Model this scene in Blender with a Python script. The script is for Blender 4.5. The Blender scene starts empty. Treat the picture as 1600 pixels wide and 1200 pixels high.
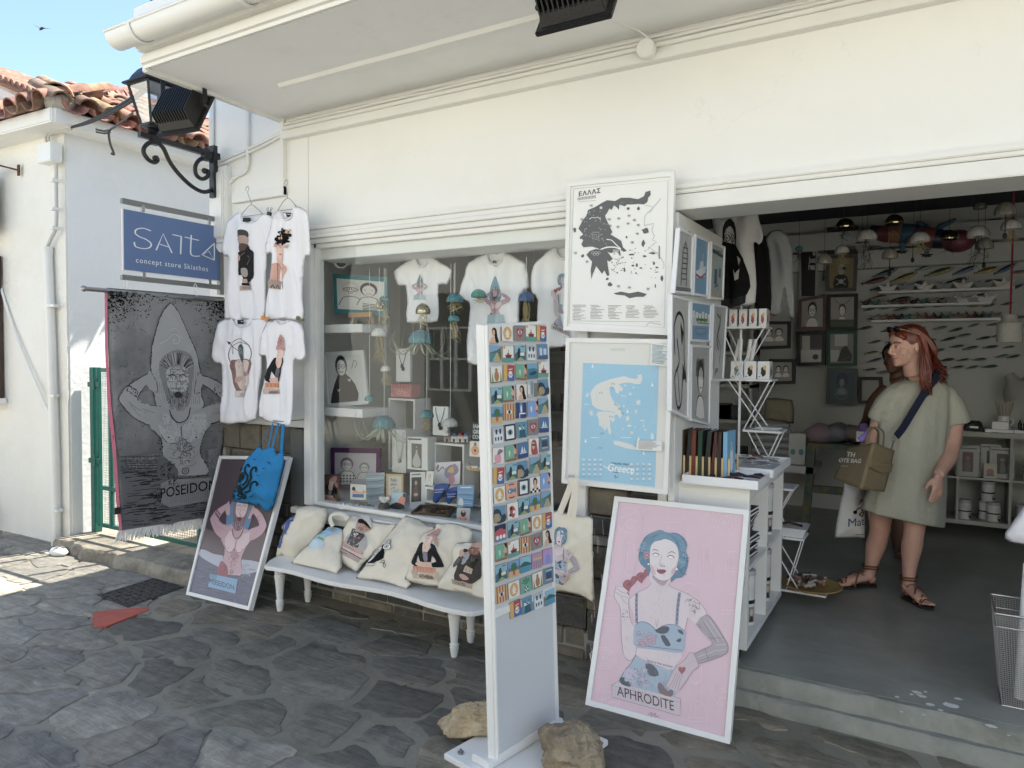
import bpy,bmesh,math,random
from mathutils import Vector,Matrix,noise
from mathutils.geometry import tessellate_polygon,delaunay_2d_cdt
R=math.radians
V=Vector
random.seed(7)
SC=bpy.context.scene
COL=SC.collection
TH,PI_,RO,FPX=R(30.3),R(2.06),.0076,1110.0
CAM=V((0,-3.35,1.57))
FWD=V((-math.sin(TH)*math.cos(PI_),math.cos(TH)*math.cos(PI_),-math.sin(PI_)))
R0=V((math.cos(TH),math.sin(TH),0))
U0=R0.cross(FWD)
RT=R0*math.cos(RO)+U0*math.sin(RO)
UP=U0*math.cos(RO)-R0*math.sin(RO)
cd=bpy.data.cameras.new('camera');cam=bpy.data.objects.new('camera',cd);COL.objects.link(cam)
cam.matrix_world=Matrix(((RT.x,UP.x,-FWD.x,CAM.x),(RT.y,UP.y,-FWD.y,CAM.y),(RT.z,UP.z,-FWD.z,CAM.z),(0,0,0,1)))
cd.sensor_width=36;cd.lens=FPX/1600*36;cd.clip_start=.05;cd.clip_end=500
SC.camera=cam
SUN_EL=R(60);SH=V((.32,.947))
w=bpy.data.worlds.new('World');SC.world=w;w.use_nodes=True
nt=w.node_tree;sky=nt.nodes.new('ShaderNodeTexSky');sky.sky_type='NISHITA';sky.sun_disc=False
sky.sun_elevation=SUN_EL;sky.sun_rotation=math.atan2(SH.x,SH.y);sky.air_density=1.0;sky.dust_density=.6;sky.ozone_density=1.2
bg=nt.nodes['Background'];bg.inputs['Strength'].default_value=.095
nt.links.new(sky.outputs[0],bg.inputs[0])
sd=bpy.data.lights.new('sun','SUN');sd.energy=5;sd.angle=R(.5);sd.color=(1,.95,.87)
sun=bpy.data.objects.new('sun',sd);COL.objects.link(sun)
sdir=V((SH.x*math.cos(SUN_EL),SH.y*math.cos(SUN_EL),math.sin(SUN_EL)))
sun.rotation_euler=sdir.to_track_quat('Z','Y').to_euler();sun.location=(0,0,12)
SC.view_settings.view_transform='Standard';SC.view_settings.look='None'
SC.view_settings.exposure=1.74;SC.view_settings.gamma=1
SC.view_settings.use_white_balance=True;SC.view_settings.white_balance_temperature=6600;SC.view_settings.white_balance_tint=8
SC.cycles.max_bounces=8;SC.cycles.diffuse_bounces=5;SC.cycles.glossy_bounces=4;SC.cycles.transparent_max_bounces=12;SC.cycles.transmission_bounces=6
SC.cycles.use_denoising=True;SC.cycles.sample_clamp_indirect=6
SC.cycles.caustics_reflective=False;SC.cycles.caustics_refractive=False
def ray(px,py):return FWD+RT*((px-800)/FPX)-UP*((py-600)/FPX)
def aty(px,py,y=0.0):
 d=ray(px,py);return CAM+d*((y-CAM.y)/d.y)
def atx(px,py,x):
 d=ray(px,py);return CAM+d*((x-CAM.x)/d.x)
def atz(px,py,z=0.0):
 d=ray(px,py);return CAM+d*((z-CAM.z)/d.z)
def atZ(px,py,Z):return CAM+ray(px,py)*Z
def atp(px,py,o,n):
 d=ray(px,py);return CAM+d*((o-CAM).dot(n)/d.dot(n))
MATS={}
def mat(name,col=(.5,.5,.5),rough=.6,metal=0,bump=0,bscale=20,var=0,vscale=3,col2=None,spec=.5,emit=None,bdist=.01,stretch=None,fac=(.35,.7)):
 if name in MATS:return MATS[name]
 m=bpy.data.materials.new(name);MATS[name]=m;m.use_nodes=True
 t=m.node_tree;b=t.nodes['Principled BSDF']
 b.inputs['Base Color'].default_value=(*col,1);b.inputs['Roughness'].default_value=rough;b.inputs['Metallic'].default_value=metal
 b.inputs['Specular IOR Level'].default_value=spec
 if bump or var or col2:
  tc=t.nodes.new('ShaderNodeTexCoord');src=tc.outputs['Object']
  if stretch:
   mp=t.nodes.new('ShaderNodeMapping');mp.inputs['Scale'].default_value=stretch;t.links.new(src,mp.inputs[0]);src=mp.outputs[0]
 if var or col2:
  n=t.nodes.new('ShaderNodeTexNoise');n.inputs['Scale'].default_value=vscale;n.inputs['Detail'].default_value=6;n.inputs['Roughness'].default_value=.65
  t.links.new(src,n.inputs['Vector'])
  r=t.nodes.new('ShaderNodeValToRGB');r.color_ramp.elements[0].position=fac[0];r.color_ramp.elements[1].position=fac[1]
  c2=col2 or tuple(c*(1-var)for c in col)
  r.color_ramp.elements[0].color=(*c2,1);r.color_ramp.elements[1].color=(*col,1)
  t.links.new(n.outputs['Fac'],r.inputs[0]);t.links.new(r.outputs[0],b.inputs['Base Color'])
 if bump:
  n2=t.nodes.new('ShaderNodeTexNoise');n2.inputs['Scale'].default_value=bscale;n2.inputs['Detail'].default_value=5
  t.links.new(src,n2.inputs['Vector'])
  bp=t.nodes.new('ShaderNodeBump');bp.inputs['Strength'].default_value=bump;bp.inputs['Distance'].default_value=bdist
  t.links.new(n2.outputs['Fac'],bp.inputs['Height']);t.links.new(bp.outputs[0],b.inputs['Normal'])
 if emit:b.inputs['Emission Color'].default_value=(*col,1);b.inputs['Emission Strength'].default_value=emit
 return m
def inkmat(name,rough=.6,bump=0,bscale=60,noise_amt=0,sat=None,spec=.5,nscale=25,metal=0):
 if name in MATS:return MATS[name]
 m=bpy.data.materials.new(name);MATS[name]=m;m.use_nodes=True;t=m.node_tree;b=t.nodes['Principled BSDF']
 a=t.nodes.new('ShaderNodeAttribute');a.attribute_name='Col';hs=t.nodes.new('ShaderNodeHueSaturation');hs.inputs['Saturation'].default_value=sat or .82;hs.inputs['Value'].default_value=.93;t.links.new(a.outputs['Color'],hs.inputs['Color']);out=hs.outputs[0]
 tc=t.nodes.new('ShaderNodeTexCoord')
 if noise_amt:
  n=t.nodes.new('ShaderNodeTexNoise');n.inputs['Scale'].default_value=nscale;n.inputs['Detail'].default_value=6
  t.links.new(tc.outputs['Object'],n.inputs['Vector'])
  mr=t.nodes.new('ShaderNodeMapRange');mr.inputs['From Min'].default_value=.3;mr.inputs['From Max'].default_value=.7;mr.inputs['To Min'].default_value=1-noise_amt;mr.inputs['To Max'].default_value=1+noise_amt*.4
  t.links.new(n.outputs['Fac'],mr.inputs['Value'])
  mx=t.nodes.new('ShaderNodeVectorMath');mx.operation='SCALE';t.links.new(out,mx.inputs[0]);t.links.new(mr.outputs[0],mx.inputs['Scale']);out=mx.outputs[0]
 t.links.new(out,b.inputs['Base Color']);b.inputs['Roughness'].default_value=rough;b.inputs['Specular IOR Level'].default_value=spec;b.inputs['Metallic'].default_value=metal
 if bump:
  n2=t.nodes.new('ShaderNodeTexNoise');n2.inputs['Scale'].default_value=bscale;n2.inputs['Detail'].default_value=4
  t.links.new(tc.outputs['Object'],n2.inputs['Vector'])
  bp=t.nodes.new('ShaderNodeBump');bp.inputs['Strength'].default_value=bump;bp.inputs['Distance'].default_value=.006
  t.links.new(n2.outputs['Fac'],bp.inputs['Height']);t.links.new(bp.outputs[0],b.inputs['Normal'])
 return m
def glassmat(name,tint=(1,1,1),rough=0.0,add=0.0,ior=1.5):
 if name in MATS:return MATS[name]
 m=bpy.data.materials.new(name);MATS[name]=m;m.use_nodes=True;t=m.node_tree
 for n in list(t.nodes):
  if n.type=='BSDF_PRINCIPLED':t.nodes.remove(n)
 o=[n for n in t.nodes if n.type=='OUTPUT_MATERIAL'][0]
 tr=t.nodes.new('ShaderNodeBsdfTransparent');tr.inputs[0].default_value=(*tint,1)
 g=t.nodes.new('ShaderNodeBsdfGlossy');g.inputs['Roughness'].default_value=rough
 f=t.nodes.new('ShaderNodeLayerWeight');pw=t.nodes.new('ShaderNodeMath');pw.operation='POWER';pw.inputs[1].default_value=5;t.links.new(f.outputs['Facing'],pw.inputs[0])
 ad=t.nodes.new('ShaderNodeMath');ad.operation='ADD';ad.inputs[1].default_value=add+.04;ad.use_clamp=True
 t.links.new(pw.outputs[0],ad.inputs[0])
 mx=t.nodes.new('ShaderNodeMixShader');t.links.new(ad.outputs[0],mx.inputs[0]);t.links.new(tr.outputs[0],mx.inputs[1]);t.links.new(g.outputs[0],mx.inputs[2]);t.links.new(mx.outputs[0],o.inputs[0])
 return m
def rotm(rx=0,ry=0,rz=0):return(Matrix.Rotation(rz,3,'Z')@Matrix.Rotation(ry,3,'Y')@Matrix.Rotation(rx,3,'X'))
def sm(pts,n=4,closed=False):
 "Catmull-Rom through the points"
 P=[V(p)for p in pts];out=[];N=len(P)
 rng=range(N)if closed else range(N-1)
 for i in rng:
  if closed:a,b,c,d=P[i-1],P[i],P[(i+1)%N],P[(i+2)%N]
  else:a,b,c,d=P[max(i-1,0)],P[i],P[i+1],P[min(i+2,N-1)]
  for k in range(n):
   t=k/n
   out.append(.5*((2*b)+(c-a)*t+(2*a-5*b+4*c-d)*t*t+(3*b-a-3*c+d)*t**3))
 if not closed:out.append(P[-1])
 return out
class MB:
 def __init__(s):s.v=[];s.f=[];s.m=[];s.c=[];s.usec=False
 def add(s,vs,fs,mi=0,col=None):
  o=len(s.v);s.v+=[V(v)for v in vs]
  for f in fs:s.f.append([i+o for i in f]);s.m.append(mi);s.c.append(col)
  if col:s.usec=True
  return s
 def box(s,lo,hi,mi=0,col=None):
  x0,y0,z0=lo;x1,y1,z1=hi
  return s.hexa([(x0,y0,z0),(x1,y0,z0),(x1,y1,z0),(x0,y1,z0),(x0,y0,z1),(x1,y0,z1),(x1,y1,z1),(x0,y1,z1)],mi,col)
 def hexa(s,p,mi=0,col=None):
  return s.add(p,[(0,3,2,1),(4,5,6,7),(0,1,5,4),(1,2,6,5),(2,3,7,6),(3,0,4,7)],mi,col)
 def cbox(s,c,size,rot=None,mi=0,col=None):
  c=V(c);h=[x/2 for x in size];M=rot or Matrix.Identity(3)
  return s.hexa([c+M@V((a*h[0],b*h[1],d*h[2]))for a,b,d in((-1,-1,-1),(1,-1,-1),(1,1,-1),(-1,1,-1),(-1,-1,1),(1,-1,1),(1,1,1),(-1,1,1))],mi,col)
 def bar(s,a,b,w,h=None,up=(0,0,1),mi=0,col=None):
  a,b=V(a),V(b);d=(b-a);L=d.length;d.normalize();up=V(up)
  if abs(d.dot(up))>.98:up=V((0,1,0))if abs(d.y)<.9 else V((1,0,0))
  x=d.cross(up).normalized();z=x.cross(d);h=h or w
  return s.hexa([p+x*(i*w/2)+z*(k*h/2)for k,p_ in((-1,0),(1,0))for p,i in((a,-1),(a,1),(b,1),(b,-1))],mi,col)
 def tube(s,pts,r,n=8,closed=False,cap=True,mi=0,col=None,flat=1.0,up=(0,0,1)):
  P=[V(p)for p in pts];N=len(P);rr=r if isinstance(r,(list,tuple))else[r]*N
  vs=[];fs=[];u=V(up)
  for i in range(N):
   if closed:d=P[(i+1)%N]-P[i-1]
   else:d=P[min(i+1,N-1)]-P[max(i-1,0)]
   if d.length<1e-9:d=V((0,0,1))
   d.normalize()
   x=d.cross(u)
   if x.length<.05:x=d.cross(V((1,0,0))if abs(d.x)<.8 else V((0,1,0)))
   x.normalize();y=x.cross(d);u=y if abs(V(up).dot(d))>.9 or i else y
   for k in range(n):
    a=2*math.pi*k/n;vs.append(P[i]+x*math.cos(a)*rr[i]+y*math.sin(a)*rr[i]*flat)
  M=N if closed else N-1
  for i in range(M):
   for k in range(n):
    j=(i+1)%N;fs.append((i*n+k,i*n+(k+1)%n,j*n+(k+1)%n,j*n+k))
  if cap and not closed:fs.append(tuple(range(n))[::-1]);fs.append(tuple((N-1)*n+k for k in range(n)))
  return s.add(vs,fs,mi,col)
 def lathe(s,prof,o,n=16,axis=None,mi=0,col=None,sx=1,sy=1):
  "profile [(r, z)] about the local z axis through o; axis: optional 3x3 rotation"
  M=axis or Matrix.Identity(3);o=V(o);vs=[];fs=[]
  for r,z in prof:
   for k in range(n):
    a=2*math.pi*k/n;vs.append(o+M@V((r*math.cos(a)*sx,r*math.sin(a)*sy,z)))
  for i in range(len(prof)-1):
   for k in range(n):fs.append((i*n+k,i*n+(k+1)%n,(i+1)*n+(k+1)%n,(i+1)*n+k))
  if prof[0][0]>1e-6:fs.append(tuple(range(n))[::-1])
  if prof[-1][0]>1e-6:fs.append(tuple((len(prof)-1)*n+k for k in range(n)))
  return s.add(vs,fs,mi,col)
 def ball(s,c,r,n=12,m=8,rot=None,mi=0,col=None):
  r=(r,r,r)if not isinstance(r,(tuple,list))else r
  M=rot or Matrix.Identity(3);c=V(c);vs=[];fs=[]
  for i in range(m+1):
   p=math.pi*i/m
   for k in range(n):
    a=2*math.pi*k/n;vs.append(c+M@V((r[0]*math.sin(p)*math.cos(a),r[1]*math.sin(p)*math.sin(a),r[2]*math.cos(p))))
  for i in range(m):
   for k in range(n):fs.append((i*n+k,(i+1)*n+k,(i+1)*n+(k+1)%n,i*n+(k+1)%n))
  return s.add(vs,fs,mi,col)
 def prism(s,front,back,mi=0,col=None):
  n=len(front);fs=[tuple(range(n)),tuple(range(n,2*n))[::-1]]
  fs+=[(i,i+n,(i+1)%n+n,(i+1)%n)for i in range(n)]
  return s.add(list(front)+list(back),fs,mi,col)
 def extr(s,pts,vec,mi=0,col=None):
  vec=V(vec);P=[V(p)for p in pts];return s.prism(P,[p+vec for p in P],mi,col)
 def build(s,name,mats,parent=None,smooth=False,bevel=0,local=False,seg=2,**tagkw):
  L=V((0,0,0))
  if parent is not None and not local:
   p=parent
   while p.parent:p=p.parent
   L=p.location.copy()
  me=bpy.data.meshes.new(name);me.from_pydata([v-L for v in s.v],[],s.f)
  for m in(mats if isinstance(mats,(list,tuple))else[mats]):me.materials.append(m)
  for p,mi in zip(me.polygons,s.m):p.material_index=mi
  if s.usec:
   a=me.color_attributes.new('Col','FLOAT_COLOR','CORNER');k=0
   buf=[]
   for p,c in zip(me.polygons,s.c):
    c=c or(.8,.8,.8)
    buf+=[c[0],c[1],c[2],1]*p.loop_total
   a.data.foreach_set('color',buf)
  me.update()
  b=bmesh.new();b.from_mesh(me);bmesh.ops.recalc_face_normals(b,faces=b.faces)
  if bevel:
   es=[e for e in b.edges if len(e.link_faces)==2 and e.calc_face_angle(0)>.5]
   bmesh.ops.bevel(b,geom=es,offset=bevel,segments=seg,affect='EDGES',clamp_overlap=True)
  b.to_mesh(me);b.free()
  if smooth:
   for p in me.polygons:p.use_smooth=True
   if smooth!='all':me.set_sharp_from_angle(angle=R(40))
  o=bpy.data.objects.new(name,me);COL.objects.link(o)
  if parent:o.parent=parent
  else:recentre(o)
  tagit(o,**tagkw)
  return o
def recentre(o):
 me=o.data
 if not me.vertices:return
 xs=[v.co for v in me.vertices]
 lo=V([min(c[i]for c in xs)for i in range(3)]);hi=V([max(c[i]for c in xs)for i in range(3)])
 c=V(((lo.x+hi.x)/2,(lo.y+hi.y)/2,lo.z));me.transform(Matrix.Translation(-c));o.location=c
def tagit(o,label=None,cat=None,group=None,kind=None):
 if label:o['label']=label
 if cat:o['category']=cat
 if group:o['group']=group
 if kind:o['kind']=kind
 return o
def thing(name,label,cat,loc=(0,0,0),group=None):
 o=bpy.data.objects.new(name,None);COL.objects.link(o);o.location=loc;o.empty_display_size=.05
 return tagit(o,label,cat,group)
def dup(root,loc=None,rot=None,label=None,group=None,scale=None):
 def cp(o,par):
  c=o.copy();COL.objects.link(c)
  if par is not None:c.parent=par
  for ch in o.children:cp(ch,c)
  return c
 r=cp(root,None)
 if loc is not None:r.location=loc
 if rot is not None:r.rotation_euler=rot
 if scale is not None:r.scale=(scale,)*3 if not isinstance(scale,(tuple,list))else scale
 if label:r['label']=label
 if group:r['group']=group
 return r
def hx(h):
 h=h.lstrip('#');c=[int(h[i:i+2],16)/255 for i in(0,2,4)]
 return tuple((x/12.92 if x<=.04045 else((x+.055)/1.055)**2.4)for x in c)
class Art:
 "mp(u, v, h) -> 3D point; h is the height above the sheet"
 def __init__(s,mp,sub=None,step=.00016):s.mb=MB();s.mp=mp;s.h=.0006;s.step=step;s.sub=sub;s.q=[];s.pre=lambda u,v:(u,v)
 def c_(s,c):return hx(c)if isinstance(c,str)else c
 def tri(s,P,T,col):
  s.q.append(([tuple(p)for p in P],T,col))
 def tri_(s,P,T,col,h):
  c=s.c_(col)
  if s.sub:
   tris=[[P[i]for i in t]for t in T];out=[]
   while tris:
    t=tris.pop();W=[s.mp(p[0],p[1],h)for p in t]
    e=[(W[i]-W[(i+1)%3]).length for i in range(3)];i=max(range(3),key=lambda q:e[q])
    if e[i]>s.sub:
     a,b,cc=t[i],t[(i+1)%3],t[(i+2)%3];m=((a[0]+b[0])/2,(a[1]+b[1])/2)
     tris.append([a,m,cc]);tris.append([m,b,cc])
    else:out.append(W)
   vs=[p for t in out for p in t];s.mb.add(vs,[(3*i,3*i+1,3*i+2)for i in range(len(out))],0,c)
  else:s.mb.add([s.mp(p[0],p[1],h)for p in P],T,0,c)
 def poly(s,pts,col,smooth=0):
  pts=[s.pre(p[0],p[1])for p in pts]
  if smooth:pts=[(p.x,p.y)for p in sm([(p[0],p[1],0)for p in pts],smooth,True)]
  T=tessellate_polygon([[V((p[0],p[1],0))for p in pts]])
  s.tri(pts,T,col)
 def line(s,pts,w,col,smooth=0,closed=False,taper=False):
  o_=pts[0];q0,q1,q2=s.pre(*o_),s.pre(o_[0]+1,o_[1]),s.pre(o_[0],o_[1]+1)
  w=w*math.sqrt(abs((q1[0]-q0[0])*(q2[1]-q0[1])-(q1[1]-q0[1])*(q2[0]-q0[0])))
  pts=[s.pre(p[0],p[1])for p in pts]
  if smooth:pts=[(p.x,p.y)for p in sm([(p[0],p[1],0)for p in pts],smooth,closed)]
  if closed:pts=pts+[pts[0]]
  N=len(pts);P=[]
  for i in range(N):
   a=pts[max(i-1,0)];b=pts[min(i+1,N-1)];dx,dy=b[0]-a[0],b[1]-a[1];L=math.hypot(dx,dy)or 1
   ww=w*(1-abs(2*i/(N-1)-1)*.8 if taper else 1)/2
   P+=[(pts[i][0]-dy/L*ww,pts[i][1]+dx/L*ww),(pts[i][0]+dy/L*ww,pts[i][1]-dx/L*ww)]
  T=[]
  for i in range(N-1):T+=[(2*i,2*i+1,2*i+3),(2*i,2*i+3,2*i+2)]
  s.tri(P,T,col)
 def ell(s,c,rx,ry,col,n=16,rot=0,w=None,a0=0,a1=2*math.pi):
  ca,sa=math.cos(rot),math.sin(rot)
  pts=[(c[0]+rx*math.cos(a)*ca-ry*math.sin(a)*sa,c[1]+rx*math.cos(a)*sa+ry*math.sin(a)*ca)for a in[a0+(a1-a0)*k/n for k in range(n+(0 if a1-a0>6.28 else 1))]]
  if w:s.line(pts,w,col,closed=a1-a0>6.28)
  else:s.poly(pts,col)
 def rect(s,x0,y0,x1,y1,col):s.poly([(x0,y0),(x1,y0),(x1,y1),(x0,y1)],col)
 def text(s,txt,x,y,size,col,dx=(1,0),dy=(0,1),align='LEFT',bold=0,space=1.0,xs=1.0):
  "dx/dy: the drawing's directions of the writing's right and up"
  for P,T in glyphs(txt,align,space,bold):
   Q=[]
   for p in P:
    a,b=p[0]*size*xs,p[1]*size
    Q.append(s.pre(x+a*dx[0]+b*dy[0],y+a*dx[1]+b*dy[1]))
   s.tri(Q,T,col)
 def build(s,name,m,parent,**k):
  N=len(s.q);tot=min(.007,N*.0004)if s.sub else min(.0016,N*.00012)
  for i,(P,T,c)in enumerate(s.q):s.tri_(P,T,c,.0004+tot*(i+1)/N)
  return s.mb.build(name,m,parent,**k)
GC={}
def glyphs(txt,align='LEFT',space=1.0,bold=0):
 k=(txt,align,space,bold)
 if k in GC:return GC[k]
 cu=bpy.data.curves.new('t','FONT');cu.body=txt;cu.align_x=align;cu.size=1;cu.space_character=space;cu.offset=bold;cu.resolution_u=3
 o=bpy.data.objects.new('t',cu);COL.objects.link(o);bpy.context.view_layer.update()
 me=o.evaluated_get(bpy.context.evaluated_depsgraph_get()).to_mesh()
 P=[(v.co.x,v.co.y)for v in me.vertices];T=[]
 for p in me.polygons:
  vs=list(p.vertices)
  for i in range(1,len(vs)-1):T.append((vs[0],vs[i],vs[i+1]))
 bpy.data.objects.remove(o);bpy.data.curves.remove(cu)
 GC[k]=[(P,T)]if T else[]
 return GC[k]
def zm(ox,oy,sc):
 "zoomed crop coordinates -> photo pixels"
 return lambda u,v:(ox+u/sc,oy+v/sc)
def quadmap(q,off=0.0):
 "unit square (u right, v down) on a quad TL,TR,BR,BL; h outwards"
 a,b,c,d=[V(p)for p in q];n=(b-a).cross(d-a).normalized()
 if n.dot(CAM-a)<0:n=-n
 return lambda u,v,h:(a*(1-u)+b*u)*(1-v)+(d*(1-u)+c*u)*v+n*(h+off)
def pxmap(o,n,hf=None,off=0.0):
 "photo pixel -> plane through o with normal n (towards the viewer)"
 n=V(n).normalized();o=V(o)
 def f(u,v,h):
  p=atp(u,v,o,n);return p+n*(h+off+(hf(p)if hf else 0))
 return f
INK=inkmat('ink_print',.45);INKC=inkmat('ink_cloth',.9,spec=.2)
WHITE=mat('white_paint',(.80,.80,.77),.45,bump=.12,bscale=9,var=.06,vscale=2.2)
WOODW=mat('white_lacquer',(.80,.80,.78),.35,bump=.05,bscale=30,var=.04,vscale=8)
BLACK=mat('black_metal',(.012,.012,.013),.4,bump=.1,bscale=60)
PLAST=mat('black_plastic',(.02,.02,.02),.5)
STEEL=mat('steel',(.35,.35,.35),.35,metal=1)
GREY=mat('grey_rail',(.22,.23,.23),.45,metal=.5)
GREEN=mat('green_paint',(.005,.115,.09),.4,bump=.1,bscale=40,var=.25,vscale=9)
WIRE=mat('thin_wire',(.3,.3,.3),.4,metal=.6)
PALEW=mat('pale_wire',(.75,.75,.72),.5)
PAPER=mat('paper',(.78,.78,.76),.6)
COTTON=mat('white_cotton',(.82,.82,.85),.95,bump=.25,bscale=14,bdist=.012,spec=.15)
CANVAS=mat('natural_canvas',(.76,.71,.60),.95,bump=.35,bscale=16,bdist=.012,var=.06,vscale=5,spec=.15)
PINE=mat('pine_wood',(.55,.34,.17),.5,var=.25,vscale=6,stretch=(1,1,.1))
# ======================= MATERIALS OF THE SETTING
def wallmat(name,col,stain,bump=.35,bs=14):
 m=mat(name,col,.75,bump=bump,bscale=bs,bdist=.006,col2=stain,vscale=1.3,fac=(.22,.5),spec=.3);t=m.node_tree;L=t.links.new;b=t.nodes['Principled BSDF']
 tc=t.nodes.new('ShaderNodeTexCoord');n=t.nodes.new('ShaderNodeTexNoise');n.inputs['Scale'].default_value=1.1;n.inputs['Detail'].default_value=7;n.inputs['Roughness'].default_value=.6;L(tc.outputs['Object'],n.inputs['Vector'])
 n2=t.nodes.new('ShaderNodeTexNoise');n2.inputs['Scale'].default_value=.8;L(tc.outputs['Object'],n2.inputs['Vector'])
 def q(op,x,y,z=0):
  k=t.nodes.new('ShaderNodeMath');k.operation=op
  for i,v in enumerate((x,y,z)):
   if isinstance(v,(int,float)):k.inputs[i].default_value=v
   else:L(v,k.inputs[i])
  return k.outputs[0]
 cr=q('MULTIPLY',q('COMPARE',n.outputs['Fac'],.5,.0022),q('GREATER_THAN',n2.outputs['Fac'],.57))
 n3=t.nodes.new('ShaderNodeTexNoise');n3.inputs['Scale'].default_value=5;n3.inputs['Detail'].default_value=12;n3.inputs['Roughness'].default_value=.8;L(tc.outputs['Object'],n3.inputs['Vector'])
 ch=q('GREATER_THAN',n3.outputs['Fac'],.735)
 mx=t.nodes.new('ShaderNodeMixRGB');src=b.inputs['Base Color'].links[0].from_socket;L(q('MULTIPLY',q('MAXIMUM',cr,q('MULTIPLY',ch,1.6)),.06),mx.inputs[0]);L(src,mx.inputs[1]);mx.inputs[2].default_value=(.22,.2,.17,1);L(mx.outputs[0],b.inputs['Base Color'])
 return m
PLASTER=wallmat('white_plaster',(.80,.80,.775),(.76,.75,.71))
SOFFIT=wallmat('soffit_plaster',(.84,.84,.83),(.78,.78,.77),.6,8)
ROUGHCAST=mat('roughcast',(.80,.79,.74),.85,bump=.9,bscale=70,bdist=.006,col2=(.72,.70,.63),vscale=1.1,fac=(.2,.55),spec=.2)
SIDEW=mat('side_wall_plaster',(.79,.80,.80),.8,bump=.5,bscale=25,bdist=.006,col2=(.72,.73,.74),vscale=1.4,fac=(.25,.5),spec=.2)
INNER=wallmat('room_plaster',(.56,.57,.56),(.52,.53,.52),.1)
def groundmat():
 m=bpy.data.materials.new('joint_cement');m.use_nodes=True;t=m.node_tree;b=t.nodes['Principled BSDF'];L=t.links.new
 tc=t.nodes.new('ShaderNodeTexCoord');g=t.nodes.new('ShaderNodeNewGeometry')
 n=t.nodes.new('ShaderNodeTexNoise');n.inputs['Scale'].default_value=2.2;n.inputs['Detail'].default_value=8;L(g.outputs['Position'],n.inputs['Vector'])
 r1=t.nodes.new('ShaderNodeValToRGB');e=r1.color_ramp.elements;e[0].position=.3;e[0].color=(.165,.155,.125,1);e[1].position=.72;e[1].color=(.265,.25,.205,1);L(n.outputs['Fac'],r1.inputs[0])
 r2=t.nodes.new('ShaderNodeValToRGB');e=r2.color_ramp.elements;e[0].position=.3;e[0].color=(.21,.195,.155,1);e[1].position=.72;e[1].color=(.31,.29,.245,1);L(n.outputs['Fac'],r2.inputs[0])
 sx=t.nodes.new('ShaderNodeSeparateXYZ');L(g.outputs['Position'],sx.inputs[0])
 n3=t.nodes.new('ShaderNodeTexNoise');n3.inputs['Scale'].default_value=3;L(g.outputs['Position'],n3.inputs['Vector'])
 def ml(op,a,bb):
  q=t.nodes.new('ShaderNodeMath');q.operation=op
  for i,z in enumerate((a,bb)):
   if isinstance(z,(int,float)):q.inputs[i].default_value=z
   else:L(z,q.inputs[i])
  return q.outputs[0]
 wob=ml('MULTIPLY',ml('SUBTRACT',n3.outputs['Fac'],.5),.35)
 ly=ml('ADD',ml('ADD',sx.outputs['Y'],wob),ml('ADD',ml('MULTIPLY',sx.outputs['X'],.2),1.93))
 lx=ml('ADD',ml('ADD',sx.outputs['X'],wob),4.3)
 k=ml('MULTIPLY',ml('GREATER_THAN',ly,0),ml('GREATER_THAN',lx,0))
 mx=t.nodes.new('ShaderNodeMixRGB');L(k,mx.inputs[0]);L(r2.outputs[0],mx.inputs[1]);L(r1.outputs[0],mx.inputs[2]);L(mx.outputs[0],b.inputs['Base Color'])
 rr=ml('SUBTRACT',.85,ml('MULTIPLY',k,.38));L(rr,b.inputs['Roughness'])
 n2=t.nodes.new('ShaderNodeTexNoise');n2.inputs['Scale'].default_value=45;n2.inputs['Detail'].default_value=8;L(g.outputs['Position'],n2.inputs['Vector'])
 bp=t.nodes.new('ShaderNodeBump');bp.inputs['Strength'].default_value=.55;bp.inputs['Distance'].default_value=.006;L(n2.outputs['Fac'],bp.inputs['Height'])
 n4=t.nodes.new('ShaderNodeTexNoise');n4.inputs['Scale'].default_value=6;n4.inputs['Detail'].default_value=3;L(g.outputs['Position'],n4.inputs['Vector'])
 b2=t.nodes.new('ShaderNodeBump');b2.inputs['Strength'].default_value=.6;b2.inputs['Distance'].default_value=.03;L(n4.outputs['Fac'],b2.inputs['Height']);L(bp.outputs[0],b2.inputs['Normal']);L(b2.outputs[0],b.inputs['Normal'])
 return m
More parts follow.
